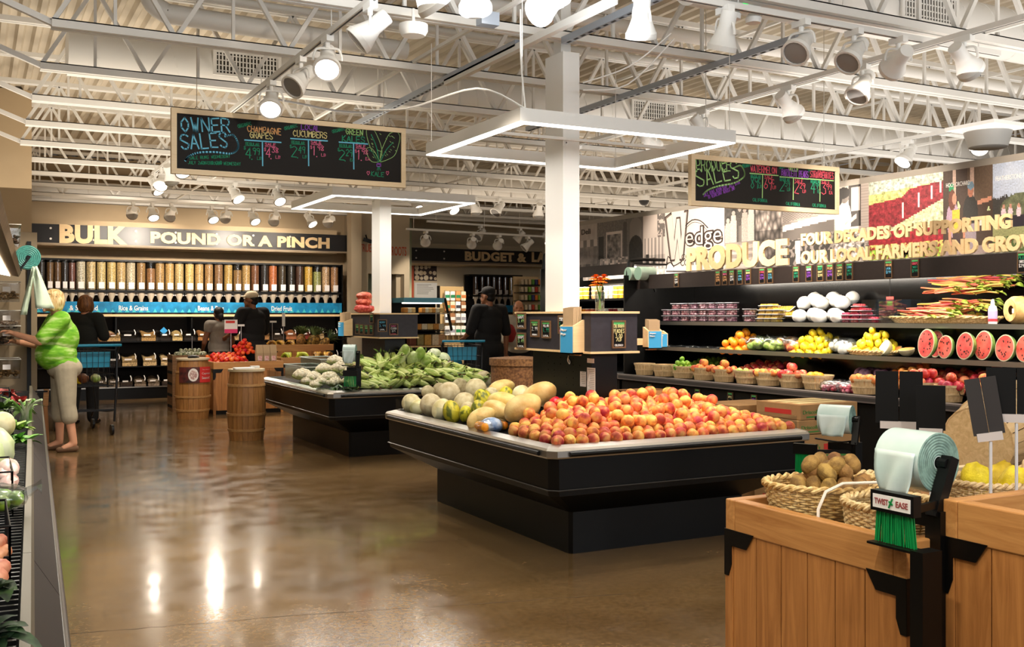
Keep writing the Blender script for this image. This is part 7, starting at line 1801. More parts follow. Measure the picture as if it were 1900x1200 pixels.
TX0, TX1 = pA.x, pA.x + 1.0
heap('tomato', .036, (TX0 + .31, ob_y + .36, .68), .26, .32, 5, 'red tomato in the heap in the oak bin', 'tomatoes in the oak bin', box=True, tilt=(0, .25), nmax=150)
heap('tomato', .036, (TX0 + .56, ob_y + .55, .88), .12, .14, 4, 'red tomato in the taller heap beside the paper bags', 'tomatoes in the taller heap', box=True, tilt=(.1, .4), nmax=60)
KRAFT = M('kraft_paper', (176, 150, 116), .8, var=.06)
for k in range(3):
    x = TX0 + .68 + .1 * k; t = thing('paper_sack', f'tan paper sack standing in the oak bin right of the tomatoes, {nth(k)} of three', 'paper bag', (x, ob_y + .14, .68))
    b = MB(); b.add([(-.045, -.04, 0), (.045, -.04, 0), (.045, .04, 0), (-.045, .04, 0), (-.048, -.05, .18), (.048, -.05, .18), (.048, .05, .18), (-.048, .05, .18), (-.048, -.006, .30), (.048, -.006, .30), (.048, .006, .30), (-.048, .006, .30)], [(3, 2, 1, 0), (0, 1, 5, 4), (1, 2, 6, 5), (2, 3, 7, 6), (3, 0, 4, 7), (4, 5, 9, 8), (5, 6, 10, 9), (6, 7, 11, 10), (7, 4, 8, 11), (8, 9, 10, 11)]); b.build('sack_body', KRAFT, t)
    MB().b2((-.03, -.052, .07), (.03, -.048, .14)).build('sack_label', M('sack_label', (226, 206, 200), .6, c2=(200, 60, 80), scale=30), t)
# second, farther oak bin with bananas and pineapples
pC = aZ(500, 640, .94); oak_bin('tall oak bin with pineapples and dark bananas at the back', pC.x, pC.x + 1.05, pC.y, pC.y + .8, .94)
pD = aZ(505, 676, .74); oak_bin('low oak bin with green bananas in front of the pineapples', pC.x + .02, pC.x + .95, pC.y - .62, pC.y - .05, .76)
def banana_bunch(p, n, mat, label, rz=0, s=1):
    t = thing('banana_bunch', label, 'bananas', p, rz); t.scale = (s,) * 3
    for k in range(n):
        a = (k - (n - 1) / 2) * .22; pts = []
        for i in range(7):
            q = i / 6; ang = -.5 + q * 1.5; pts.append((math.sin(a) * .12 * q + .02 * math.sin(a), .17 * q * math.cos(a), .02 + .06 * math.sin(q * PI)))
        MB().tube(pts, [.006, .014, .017, .018, .017, .013, .006], 8).build('banana', mat, t, True)
    MB().cyl((0, -.03, .025), (0, .01, .025), .014, n=8).build('stalk', TWIG, t)
BGR = M_fruit('banana_green', (120, 150, 30), (196, 196, 50), None, 8, .45, .1); BYE = M_fruit('banana_spotted', (96, 60, 20), (220, 170, 50), None, 24, .5, .1); 
for k, (dx, dy) in enumerate(((.12, .16), (.28, .2), (.42, .16), (.56, .2), (.70, .16))): banana_bunch((pC.x + .08 + dx, pC.y - .62 + dy, .715 + .0), 5, BGR if k < 3 else BYE, f'{"green" if k < 3 else "yellow brown"} banana bunch in the low oak bin, {nth(k)} from the paper sacks', rnd.uniform(-1, 1), 1.25)
for k, (dx, dy) in enumerate(((.1, .12), (.22, .2), (.36, .12), (.48, .18))): banana_bunch((pC.x + .06 + dx, pC.y + dy, .90), 5, BYE, f'dark spotted banana bunch in the tall oak bin, {nth(k)} from the tomatoes', rnd.uniform(-1, 1), 1.15)
PSK = M_fruit('pineapple_skin', (84, 58, 20), (186, 140, 60), None, 40, .7, .1, bump=.8); PLF = M_fruit('pineapple_leaf', (40, 62, 30), (110, 130, 80), None, 14, .5, .1)
for k, (dx, dy, lean) in enumerate(((.58, .2, .2), (.66, .34, -.1), (.74, .18, .5), (.84, .3, .3), (.92, .2, .9))):
    t = thing('pineapple', f'pineapple with spiky leaves in the tall oak bin, {nth(k)} from the bananas', 'pineapple', (pC.x + dx - .04, pC.y + dy, .90), rnd.random()); t.scale = (1.5,) * 3; t.rotation_euler = (lean * .5, lean, rnd.random() * 2)
    MB().ell((0, 0, .07), (.05, .05, .075), 14, 10).build('fruit_body', PSK, t, True); b = MB()
    for j in range(26):
        a = j * 2.4; leaf_blade(b, (math.cos(a) * .01, math.sin(a) * .01, .135), (math.cos(a), math.sin(a), 1.0 + j * .06), .16 - j * .002, .022, .35 - j * .01, 4)
    b.build('leaf_crown', PLF, t, True)
# barrels
BARW = M_wood('barrel_stave', (128, 84, 40), (176, 124, 68), 2.4, .5, 'Z'); BARH = M_wood('barrel_hoop', (150, 108, 62), (186, 142, 88), 3, .5, 'X'); BART = M('barrel_top', (196, 178, 146), .6)
def barrel(label, p, r, h, items=True):
    t = thing('wooden_barrel', label, 'barrel', p); b = MB(); n = 22
    def rr(z): q = z / h; return r * (.84 + .16 * math.sin(PI * min(1, max(0, q * .9 + .06))))
    for k in range(n):
        a0, a1 = 2 * PI * (k + .02) / n, 2 * PI * (k + .98) / n; vs = []
        zs = [h * i / 10 for i in range(11)]
        for z in zs:
            R_ = rr(z); vs += [(R_ * math.cos(a0), R_ * math.sin(a0), z), (R_ * math.cos(a1), R_ * math.sin(a1), z), ((R_ - .02) * math.cos(a1), (R_ - .02) * math.sin(a1), z), ((R_ - .02) * math.cos(a0), (R_ - .02) * math.sin(a0), z)]
        fs = [(4 * i, 4 * i + 1, 4 * i + 5, 4 * i + 4) for i in range(10)] + [(4 * i + 2, 4 * i + 3, 4 * i + 7, 4 * i + 6) for i in range(10)] + [(4 * i + 1, 4 * i + 2, 4 * i + 6, 4 * i + 5) for i in range(10)] + [(4 * i + 3, 4 * i, 4 * i + 4, 4 * i + 7) for i in range(10)] + [(40, 41, 42, 43)]
        b.add(vs, fs)
    b.build('stave_body', BARW, t)
    for q in (.13, .36, .78):
        b = MB(); z = h * q; b.lathe([(rr(z) - .002, z), (rr(z) + .008, z + .002), (rr(z + .03) + .008, z + .028), (rr(z) - .002, z + .03)], 30); b.build('hoop', BARH, t, True, 50)
    MB().lathe([(0, h), (rr(h) + .02, h), (rr(h) + .02, h + .025), (0, h + .025)], 30).build('barrel_lid', BART, t, True, 40)
    return t
pb1 = aZ(465, 818, 0); pb2 = aZ(360, 778, 0)
bh = 1.4 - (686 - 586) * (pb1 - EYE).dot(Vector((ST, CT, 0))) / FPX
barrel('wooden barrel in the aisle, nearest the corn island', (pb1.x, pb1.y + .2, 0), .215, .775); barrel('wooden barrel carrying the red poster, behind the other', (pb2.x + .02, pb2.y + .2, 0), .235, .80)
for k, (a, w, d, h, m, z, lab) in enumerate(((0, .22, .12, .02, PAPERW, .80, 'white folded paper on top of the nearest barrel'), (1.2, .10, .06, .03, M('lid_grey', (200, 200, 196), .5), .80, 'small pale lid on top of the nearest barrel'), )):
    tag(MB().b2((-w / 2, -d / 2, 0), (w / 2, d / 2, h)).build('paper_stack' if k == 0 else 'small_lid', m, None, bevel=.004, loc=(pb1.x - .05 + .15 * k, pb1.y + .12 + .1 * k, .8005)), lab, 'paper' if k == 0 else 'lid')
t = thing('barcode_scanner', 'black hand tool lying on the lid of the poster barrel', 'tool', (pb2.x, pb2.y + .12, .8255)); MB().tube([(-.06, 0, .015), (.0, .01, .02), (.09, .0, .016)], [.014, .022, .012], 8).build('tool_body', BLACK, t, True)
# red poster bent over the barrel
t = thing('barrel_poster', 'red Caprese poster wrapped around the far barrel', 'poster', (pb2.x + .02, pb2.y + .2, 0)); a0, a1 = -PI / 2 - .95, -PI / 2 + .95; Rp = .252
def arc(name, m, s0, s1, z0, z1, dr=0): MB().grid(lambda i, j: Vector(((Rp + dr) * math.cos(a0 + (a1 - a0) * (s0 + (s1 - s0) * i)), (Rp + dr) * math.sin(a0 + (a1 - a0) * (s0 + (s1 - s0) * i)), z0 + (z1 - z0) * j)), 20, 6).build(name, m, t, True)
arc('poster_dark', M('poster_dark', (40, 26, 26), .5, c2=(96, 40, 36), scale=14), 0, .60, .50, .71); arc('poster_red', M('poster_red', (196, 44, 44), .5), .60, 1, .50, .71); 
b = MB()
def onp(s, z, d=.002): a = a0 + (a1 - a0) * s; return Vector(((Rp + d) * math.cos(a), (Rp + d) * math.sin(a), z))
cp = [onp(.42 + .14 * math.cos(k * PI / 10), .605 + .088 * math.sin(k * PI / 10), .0015) for k in range(20)]; b.add(cp + [onp(.42, .605, .0015)], [(k, (k + 1) % 20, 20) for k in range(20)]); b.build('plate_shape', M('plate_print', (226, 220, 216), .5), t)
b = MB(); cp = [onp(.42 + .10 * math.cos(k * PI / 10), .605 + .062 * math.sin(k * PI / 10), .003) for k in range(20)]; b.add(cp + [onp(.42, .605, .003)], [(k, (k + 1) % 20, 20) for k in range(20)]); b.build('salad_shape', M('salad_print', (130, 30, 30), .5, c2=(230, 214, 206), scale=40), t)
for s_, z, w in (('Caprese', .60, .30), ('Season!', .545, .28)):
    q = text_mb(s_, 1, .002, .012); xs = [v[0] for v in q.v]; ys = [v[1] for v in q.v]; q.v = [tuple(onp(.66 + w * (v[0] - min(xs)) / (max(xs) - min(xs)), z + .036 * (v[1] - min(ys)) / (max(ys) - min(ys)), .002)) for v in q.v]; q.build('poster_lettering', PAPERW, t)
q = text_mb('Say hello to', 1, .002, .005); xs = [v[0] for v in q.v]; ys = [v[1] for v in q.v]; q.v = [tuple(onp(.68 + .26 * (v[0] - min(xs)) / (max(xs) - min(xs)), .665 + .016 * (v[1] - min(ys)) / (max(ys) - min(ys)), .002)) for v in q.v]; q.build('poster_lettering', PAPERW, t)
# stack of flat crates behind the poster barrel
px_, py_ = aZ(318, 770, 0).x, aZ(318, 770, 0).y; zz = 0
for k in range(5):
    h = .165; t = box_crate('wooden_crate', f'flat brown crate in the stack behind the poster barrel, {("lowest", "second", "third", "fourth", "topmost")[k]}', (px_ + .38, py_ + .62, zz), .60, .45, h, M_wood('crate_wood', (96, 66, 36), (136, 98, 58), 3, .6, 'X')); 
    b = MB(); b.b2((-.302, -.2, h * .35), (-.3, .2, h * .6)); b.build('hand_hold', BLACKM, t); zz += h + .0005
GAR = M_fruit('garlic', (190, 190, 150), (240, 240, 220), (70, 90, 50), 20, .5, .1); lib('garlic_bulb', .03, GAR, lemonfn, 10, 7)
heap('garlic_bulb', .032, (px_ + .38, py_ + .62, zz - .07), .24, .18, 3, 'pale green and white bulb in the topmost crate by the tomatoes', 'pale bulbs in the topmost crate', box=True, nmax=90, cat='vegetable')
# sign holders standing in the oak bins
def stick_sign(label, p, h, w, hh, col_, rz=0, band=None):
    t = thing('stick_sign', label, 'price sign', p, rz); MB().cyl((0, 0, 0), (0, 0, h), .004, n=6).build('stick', CLEAR if False else M('clear_stick', (200, 200, 204), .2), t); MB().b2((-w / 2, -.004, h), (w / 2, .002, h + hh)).build('card', col_, t)
    if band: MB().b2((-w / 2, -.0055, h), (w / 2, -.004, h + hh * .3)).build('card_band', band, t); b = MB(); b.b2((-w * .4, -.0055, h + hh * .74), (w * .3, -.004, h + hh * .92)); b.build('card_print', M('print_red', (220, 60, 50), .6), t)
stick_sign('pink and white price sign on a stick above the tomatoes', (TX0 + .38, ob_y + .62, .745), .40, .19, .20, PAPERW, 0, M('card_pink', (214, 50, 110), .6))
stick_sign('small white card on a stick above the tomatoes', (TX0 + .54, ob_y + .66, .745), .5, .1, .03, PAPERW); stick_sign('narrow black card on a stick above the garlic crate', (px_ + .42, py_ + .75, .8), .3, .035, .12, TAGB); stick_sign('white card on a stick above the dark bananas', (pC.x + .36, pC.y + .5, .93), .3, .05, .22, PAPERW); stick_sign('thin card strip on a stick above the pineapples', (pC.x + .2, pC.y + .6, .93), .36, .14, .03, PAPERW)
# wicker hamper behind the man in black, by the kiosk
p = aZ(965, 735, 0); t = thing('wicker_hamper', 'brown wicker hamper with a clasp behind the melons', 'hamper', (p.x + .1, p.y + .2, 0)); b = MB()
p = aD(965, 655, 9.0); t.location = (p.x, p.y, 0); 
HMP = M_fruit('hamper_weave', (110, 72, 36), (164, 116, 66), None, 50, .6, .05, bump=.8); MB().lathe([(0, 0), (.24, 0), (.27, .4), (.28, .98), (0, .98)], 28, sx=.9).build('hamper_body', HMP, t, True, 50); b = MB(); b.lathe([(.281, .97), (.295, .97), (.295, 1.03), (0, 1.05)], 28, sx=.9); b.build('hamper_lid', HMP, t, True, 50); MB().tube([(.05, -.285, 1.03), (.05, -.30, .95), (.05, -.30, .86)], .012, 6).build('clasp', TWIG, t)
# ================================================================== PEOPLE
def blob(prims, voxel, name, mats, parent, sm=6, inf=0):
    """one continuous skin grown around tapered limbs (p0, r0, p1, r1) and ellipsoids (c, (rx, ry, rz))"""
    b = MB()
    for q in prims:
        if len(q) == 4:
            p0, r0, p1, r1 = Vector(q[0]), q[1], Vector(q[2]), q[3]; x, y, d = basis(p1 - p0 if (p1 - p0).length > 1e-5 else (0, 0, 1)); n = 14; pr = []
            for k in range(5): a = PI / 2 * (k / 4); pr.append((p0 - d * r0 * math.cos(a), max(1e-4, r0 * math.sin(a))))
            for k in range(5): a = PI / 2 * (k / 4); pr.append((p1 + d * r1 * math.sin(a), max(1e-4, r1 * math.cos(a))))
            vs = [c + (x * math.cos(2 * PI * k / n) + y * math.sin(2 * PI * k / n)) * r for c, r in pr for k in range(n)]; m = len(pr)
            b.add(vs, [(i * n + k, i * n + (k + 1) % n, (i + 1) * n + (k + 1) % n, (i + 1) * n + k) for i in range(m - 1) for k in range(n)] + [tuple(reversed(range(n))), tuple((m - 1) * n + k for k in range(n))])
        else: b.ell(q[0], q[1], 16, 10)
    me = b.mesh('tmp', mats); o = bpy.data.objects.new('tmp', me); col.objects.link(o)
    r = o.modifiers.new('r', 'REMESH'); r.mode = 'VOXEL'; r.voxel_size = voxel; s = o.modifiers.new('s', 'SMOOTH'); s.iterations = sm; s.factor = .5
    if inf: d_ = o.modifiers.new('d', 'DISPLACE'); d_.strength = inf; d_.mid_level = 0
    m2 = bpy.data.meshes.new_from_object(o.evaluated_get(bpy.context.evaluated_depsgraph_get())); bpy.data.objects.remove(o); bpy.data.meshes.remove(me)
    m2.name = name; m2.materials.clear(); m2.materials.append(mats); m2.polygons.foreach_set('use_smooth', [True] * len(m2.polygons)); m2.update()
    o = bpy.data.objects.new(name, m2); col.objects.link(o); o.parent = parent; return o
def hand(w, d, up, side, s=1.0):
    """palm, four unequal bent fingers and a thumb leaving the side of the palm"""
    w, d, up = Vector(w), Vector(d).normalized(), Vector(up).normalized(); sd = d.cross(up).normalized() * side; P = [(w, .024 * s, w + d * .05 * s, .026 * s), (w + d * .05 * s - sd * .022 * s, .018 * s, w + d * .05 * s + sd * .022 * s, .018 * s), (w + d * .085 * s - sd * .026 * s, .013 * s, w + d * .085 * s + sd * .026 * s, .013 * s)]
    for k, (off, l) in enumerate(((-.030, .065), (-.010, .078), (.010, .072), (.030, .056))):
        a = w + d * .088 * s + sd * off * s; m = a + (d * .8 - up * .35) * l * .55 * s; e = m + (d * .5 - up * .8) * l * .5 * s; P += [(a, .0095 * s, m, .0088 * s), (m, .0088 * s, e, .0075 * s)]
    a = w + d * .03 * s - sd * .026 * s; m = a + (d * .6 - sd * .7 - up * .3) * .042 * s; P += [(a, .012 * s, m, .0105 * s), (m, .0105 * s, m + (d * .9 - up * .4) * .03 * s, .0085 * s)]
    return P
def person(label, loc, rz, H, shirt, pants, skin, hairm, armL, armR, lean=0, belly=1.0, hair='short', cap=None, sleeve=.5, capri=False, shoe=None, voxel=.013, head_turn=0, width=1.0, glasses=False, stance=.1):
    t = thing('person', label, 'person', loc, rz); k = H / 1.70; V = lambda x, y, z: Vector((x * k * width, (y + lean * max(0, z - .9)) * k, z * k))
    shL, shR = V(-.185, 0, 1.40), V(.185, 0, 1.40); hd = V(0, .04, 1.585); R_ = Matrix.Rotation(head_turn, 3, 'Z'); F = lambda x, y, z: hd + R_ @ (Vector((x, y, z)) * k)
    aL, aR = [V(*q) for q in armL], [V(*q) for q in armR]
    B = [(V(0, 0, .93), (.155 * k * width, .115 * k, .13 * k)), (V(0, .0, 1.12), (.145 * k * width, .11 * k, .18 * k)), (V(0, 0, 1.3), (.17 * k * width, .11 * k, .14 * k)), (V(0, 0, 1.38), .055 * k, F(0, -.02, -.06), .05 * k),
         (F(0, .0, .03), (.076 * k, .096 * k, .10 * k)), (F(0, .025, -.045), (.056 * k, .068 * k, .062 * k)), (F(0, .09, -.01), .014 * k, F(0, .106, -.03), .015 * k), (F(0, .085, -.06), (.026 * k, .014 * k, .010 * k)), (F(0, .08, -.095), (.026 * k, .02 * k, .018 * k)),
         (F(-.078, -.005, -.01), (.012 * k, .022 * k, .032 * k)), (F(.078, -.005, -.01), (.012 * k, .022 * k, .032 * k)), (F(-.034, .078, .012), (.02 * k, .012 * k, .012 * k)), (F(.034, .078, .012), (.02 * k, .012 * k, .012 * k))]
    for sgn, sh, a in ((-1, shL, aL), (1, shR, aR)):
        B += [(V(sgn * .1, 0, 1.40), .06 * k, sh, .06 * k), (sh, .058 * k, a[0], .044 * k), (a[0], .044 * k, a[1], .029 * k)]
        d = (a[1] - a[0]).normalized(); B += hand(a[1] + d * .01, d, (0, 0, 1) if abs(d.z) < .8 else (0, 1, 0) if False else ((0, -d.z, d.y) if abs(d.x) < .9 else (0, 0, 1)), -sgn, k)
    fts = []
    for sgn in (-1, 1):
        hip, kn, an = V(sgn * .095, 0, .88), V(sgn * (.095 + stance * .2), .02 * sgn, .48), V(sgn * (.09 + stance * .3), -.03 + .05 * sgn, .085)
        B += [(hip, .088 * k, kn, .058 * k), (kn, .056 * k, an, .038 * k), (an, .036 * k, an + Vector((0, .10 * k, -.045 * k)), .032 * k)]; fts.append((hip, kn, an))
    body = blob(B, voxel, 'body', skin, t)
    S = [(V(0, .055 * (belly - .45), 1.03), (.175 * k * width, .135 * k * (belly * .8 + .2), .17 * k)), (V(0, 0, 1.2), (.17 * k * width, .13 * k * (belly * .6 + .4), .2 * k)), (V(0, 0, 1.34), (.18 * k * width, .118 * k, .105 * k)), (V(0, .02, .94), (.172 * k * width, .135 * k * (belly * .45 + .55), .07 * k))]
    for sgn, sh, a in ((-1, shL, aL), (1, shR, aR)):
        S += [(V(sgn * .08, 0, 1.4), .068 * k, sh, .072 * k), (sh, .074 * k, sh.lerp(a[0], min(1, sleeve * 2)), .058 * k)]
        if sleeve > .5: S += [(a[0], .056 * k, a[0].lerp(a[1], sleeve), .042 * k)]
    if belly > 1.2: S += [(V(-.07, .10, 1.24), (.08 * k, .075 * k, .07 * k)), (V(.07, .10, 1.24), (.08 * k, .075 * k, .07 * k))]
    blob(S, voxel, 'shirt', shirt, t, 6, .016)
    Pn = [(V(0, -.01, .88), (.178 * k * width, .135 * k * (belly * .5 + .5), .12 * k))]
    for hip, kn, an in fts:
        e = an if not capri else kn.lerp(an, .28)
        Pn += [(hip, .105 * k * width, kn, .078 * k), (kn, .078 * k, e, .066 * k if not capri else .08 * k)]
    blob(Pn, voxel, 'trousers', pants, t, 6, .008)
    for hip, kn, an in fts:
        blob([(an + Vector((0, -.02, -.05)) * k, .034 * k, an + Vector((0, .05, -.052)) * k, .036 * k), (an + Vector((0, .05, -.052)) * k, .036 * k, an + Vector((0, .15, -.058)) * k, .03 * k)], .01, 'shoe', shoe or BLACK, t, 3)
    if hair == 'bob':
        Hh = [(F(0, -.015, .05), (.092 * k, .105 * k, .088 * k)), (F(0, -.05, -.0), (.098 * k, .075 * k, .10 * k)), (F(-.072, .0, -.02), (.028 * k, .06 * k, .085 * k)), (F(.072, .0, -.02), (.028 * k, .06 * k, .085 * k)), (F(0, -.06, -.06), (.08 * k, .045 * k, .05 * k)), (F(0, .06, .085), (.06 * k, .035 * k, .03 * k))]
    elif hair == 'bun': Hh = [(F(0, -.018, .045), (.085 * k, .098 * k, .085 * k)), (F(0, -.04, -.02), (.075 * k, .065 * k, .07 * k)), (F(0, -.10, -.05), (.045 * k, .05 * k, .07 * k))]
    else: Hh = [(F(0, -.022, .042), (.083 * k, .094 * k, .082 * k)), (F(0, -.045, -.02), (.070 * k, .055 * k, .06 * k))]
    blob(Hh, .009, 'hair', hairm, t, 3)
    if cap:
        c = blob([(F(0, -.012, .068), (.094 * k, .108 * k, .072 * k)), (F(0, .09, .052), (.07 * k, .07 * k, .012 * k))], .008, 'cap', cap, t, 2)
    for sx in (-1, 1):
        b = MB().ell(F(sx * .034, .089, .012), (.012 * k, .006 * k, .007 * k), 8, 6); b.build('eye', M('eye_dark', (40, 30, 26), .2), t, True)
    if glasses: 
        b = MB()
        for sx in (-1, 1): b.tube([F(sx * .034 + .026 * math.cos(a), .085, .098 + .018 * math.sin(a)) for a in [i * PI / 6 for i in range(13)]], .004, 5); b.tube([F(sx * .06, .085, .1), F(sx * .09, -.03, .05)], .003, 5)
        b.build('sunglasses', BLACK, t)
    return t
SKIN = M('skin_light', (218, 158, 124), .5, var=.05, scale=6); SKIN2 = M('skin_brown', (132, 84, 56), .5); SKIN3 = M('skin_tan', (188, 128, 94), .5)
TIE = M_fruit('tie_dye_green', (66, 140, 20), (226, 240, 170), (124, 190, 40), 9, .8, .02, .3, .72, stretch=(.6, .6, 2.2))
KHAKI = M('khaki_linen', (176, 164, 140), .85, var=.06, scale=14, bump=.15); BLOND = M_fruit('blonde_hair', (190, 150, 86), (238, 214, 160), None, 14, .5, .03, stretch=(4, 4, .6)); BRHAIR = M_fruit('brown_hair', (90, 52, 26), (140, 88, 48), None, 14, .5, .03, stretch=(4, 4, .6)); DKHAIR = M('dark_hair', (16, 12, 11), .5)
BLK_CLOTH = M('black_cloth', (12, 11, 12), .9); GRY_CLOTH = M('grey_knit', (140, 132, 122), .9, var=.06, scale=20); GRN_CLOTH = M('dark_green_cloth', (24, 26, 22), .9)
wp = aZ(118, 836, 0); WP = (wp.x, wp.y, 0)
person('woman in a green tie-dye shirt and khaki capris reaching into the mushroom rack', WP, PI / 2 + .08, 1.66, TIE, KHAKI, SKIN, BLOND, [(-.22, .24, 1.17), (-.14, .45, 1.25)], [(.22, .2, 1.12), (.12, .40, 1.16)], .10, 1.55, 'bob', None, .42, True, M('brown_suede', (110, 80, 56), .8), .009, 0, 1.08, True, .1)
q = q0 = aD(155, 700, 13.3); person('woman with short brown hair in a dark top behind the green-shirt woman', (q.x, q.y, 0), -.6, 1.66, GRN_CLOTH, BLK_CLOTH, SKIN3, BRHAIR, [(-.25, .1, 1.12), (-.16, .3, 1.2)], [(.25, .08, 1.14), (.2, .28, 1.18)], .04, 1.05, 'bob', None, .45)
q = aD(408, 700, 15.8); person('woman in a grey sleeveless top with dark tied hair facing the bulk bins', (q.x, q.y, 0), .25, 1.53, GRY_CLOTH, BLK_CLOTH, SKIN2, DKHAIR, [(-.27, .02, 1.1), (-.2, .22, 1.0)], [(.26, .04, 1.1), (.16, .24, 1.02)], .03, 1.05, 'bun', None, .12)
q = aD(471, 700, 15.6); person('man in a black shirt and pale cap facing the bulk bins', (q.x, q.y, 0), .5, 1.76, BLK_CLOTH, BLK_CLOTH, SKIN2, DKHAIR, [(-.27, .08, 1.12), (-.2, .3, 1.06)], [(.28, .1, 1.12), (.2, .32, 1.1)], .03, 1.1, 'short', M('cap_cream', (206, 190, 160), .8), .48, width=1.12, head_turn=.5)
q = aD(908, 700, 14.6); person('man in black with a dark cap standing with his back turned by a cart', (q.x, q.y, 0), .18, 1.80, BLK_CLOTH, BLK_CLOTH, SKIN2, DKHAIR, [(-.26, .05, 1.12), (-.2, .26, 1.04)], [(.25, -.02, 1.10), (.26, .0, .82)], .0, 1.05, 'short', BLK_CLOTH, .48, width=1.08, head_turn=.4)
q = aD(962, 700, 15.6); person('person in a pale grey jacket half hidden behind the kiosk', (q.x, q.y, 0), 2.7, 1.62, M('pale_grey_cloth', (176, 172, 160), .9, var=.05, scale=8), BLK_CLOTH, SKIN3, DKHAIR, [(-.25, .06, 1.1), (-.16, .3, 1.12)], [(.25, .06, 1.1), (.16, .3, 1.1)], .02, 1.2, 'short', None, 1.0, width=1.1)
q = aD(947, 618, 15.1); tag(MB().ell((0, 0, 0), (.09, .06, .13), 12, 8, fn=lump(3, .25, 3)).build('red_bag', M('red_cloth', (150, 40, 40), .8), None, True, loc=q), 'red cloth bag held in front of the pale grey jacket', 'bag')
q = Vector((q0.x + .17, q0.y + .25, 1.13)); tag(MB().ell((0, 0, 0), (.06, .06, .10), 12, 8, fn=lump(5, .25, 3)).build('held_bag', FILM, None, True, loc=q), 'clear bag held by the brown-haired woman', 'bag')
# ================================================================== SHOPPING CARTS
CARTB = M('cart_blue', (20, 120, 150), .4)
def cart(label, loc, rz):
    t = thing('shopping_cart', label, 'shopping cart', loc, rz); BK = M('cart_black', (20, 20, 22), .35, .3)
    w0, w1, L_ = .27, .2, .82; zt, zb_ = 1.0, .58
    def pt(u, v, w): ww = (w0 + (w1 - w0) * v) * (.86 + .14 * w); return Vector((u * ww, v * L_ - (1 - w) * 0, zb_ + .06 * (1 - v) * 0 + (zt - zb_) * w))
    b = MB()
    for w in (0, .33, .66, 1): b.tube([pt(-1, 0, w), pt(-1, 1, w), pt(1, 1, w), pt(1, 0, w)], .006 if w in (0, 1) else .0035, 5, closed=True)
    for k in range(15):
        v = k / 14
        for s in (-1, 1): b.bar(pt(s, v, 0), pt(s, v, 1), .0045)
        b.bar(pt(-1, v, 0), pt(1, v, 0), .0045)
    for k in range(9): u = -1 + k / 4; b.bar(pt(u, 1, 0), pt(u, 1, 1), .0045); b.bar(pt(u, 0, 0), pt(u, 0, 1), .0045); b.bar(pt(u, 0, 0), pt(u, 1, 0), .0045)
    b.build('wire_basket', BK, t)
    MB().cyl((-.29, -.12, 1.06), (.29, -.12, 1.06), .017, n=10).build('handle', CARTB, t); MB().b2((-.2, .02, .8), (.2, .03, .98)).build('child_seat_flap', CARTB, t)
    b = MB()
    for s in (-1, 1): b.tube(smooth_pts([(s * .28, -.12, 1.06), (s * .27, -.02, .98), (s * .26, -.03, .6), (s * .25, .0, .3), (s * .25, .02, .16)], 4), .014, 7); b.tube(smooth_pts([(s * .25, .0, .3), (s * .24, .3, .26), (s * .2, .7, .24), (s * .2, .86, .16)], 4), .013, 7); b.tube([(s * .22, .7, .25), (s * .2, .78, .58)], .012, 7)
    b.bar((-.25, 0, .3), (.25, 0, .3), .02); b.bar((-.2, .7, .25), (.2, .7, .25), .02); b.build('frame', BK, t)
    for s in (-1, 1):
        for y in (.02, .88): MB().cyl((s * .22 - .014, y, .062), (s * .22 + .014, y, .062), .062, n=18).build('wheel', BLACK, t)
    return t
q = aD(172, 700, 11.9); cart('black shopping cart with a blue handle behind the green-shirt woman', (q.x, q.y, 0), .15)
for k, (dx, dz, r, m, lab) in enumerate(((-.08, .66, (.07, .1, .06), M('bottle_brown', (120, 70, 40), .4), 'brown package lying in the cart behind the green-shirt woman'), (.06, .66, (.06, .12, .05), LIB['napa_cabbage'].materials[0], 'pale vegetable bag lying in the cart behind the green-shirt woman'), (-.12, .64, (.05, .06, .045), LIB['lemon'].materials[0], 'yellow fruit lying in the cart behind the green-shirt woman'))):
    tag(MB().ell((0, 0, 0), r, 12, 8, fn=lump(k * 3, .12, 3)).build('grocery_item', m, None, True, loc=(q.x + dx, q.y + .3, dz)), lab, 'grocery')
q = aD(858, 700, 13.9); cart('dark shopping cart in front of the man in black', (q.x, q.y, 0), -.3)
tag(MB().ell((0, 0, 0), (.13, .1, .12), 12, 8, fn=lump(2, .2, 3)).build('shopping_bag', CARTB, None, True, loc=(q.x + .02, q.y + .35, .72)), 'teal shopping bag in the cart of the man in black', 'bag')
# ================================================================== LEFT PRODUCE CASE
lc = thing('produce_case', 'long produce case along the wall beside the camera with a dark bumper', 'display case', (.217, 2.86, 0), -math.radians(2.6)); y0, y1 = -2.2, 8.25
TAUPE = M('taupe_panel', (34, 27, 25), .5); ALU = M('worn_aluminium', (112, 106, 92), .5, .3)
def LB(nm, pts, m, ya=y0, yb=y1): n = len(pts); b = MB(); b.add([(x, ya, z) for x, z in pts] + [(x, yb, z) for x, z in pts], [tuple(range(n)), tuple(reversed(range(n, 2 * n)))] + [(i, n + i, n + (i + 1) % n, (i + 1) % n) for i in range(n)]); return b.build(nm, m, lc)
LB('front_panel', [(-.05, 0), (-.02, .02), (-.02, .5), (-.9, .5), (-.9, 0)], BLACK); 
for z, r in ((.53, .016), (.567, .014)): MB().cyl((-.012, y0, z), (-.012, y1, z), r, n=10).build('bumper_bar', M('bumper_grey', (74, 68, 64), .35), lc, True)
for k in range(4): ya = y0 + (y1 - y0) * k / 4; LB('slanted_panel', [(-.022, .5), (-.014, .58), (-.082, .69), (-.09, .5)], TAUPE, ya + .004, y0 + (y1 - y0) * (k + 1) / 4 - .004); LB('top_strip', [(-.09, .5), (-.082, .69), (-.09, .715), (-.112, .715), (-.112, .5)], ALU, ya + .002, y0 + (y1 - y0) * (k + 1) / 4 - .002)
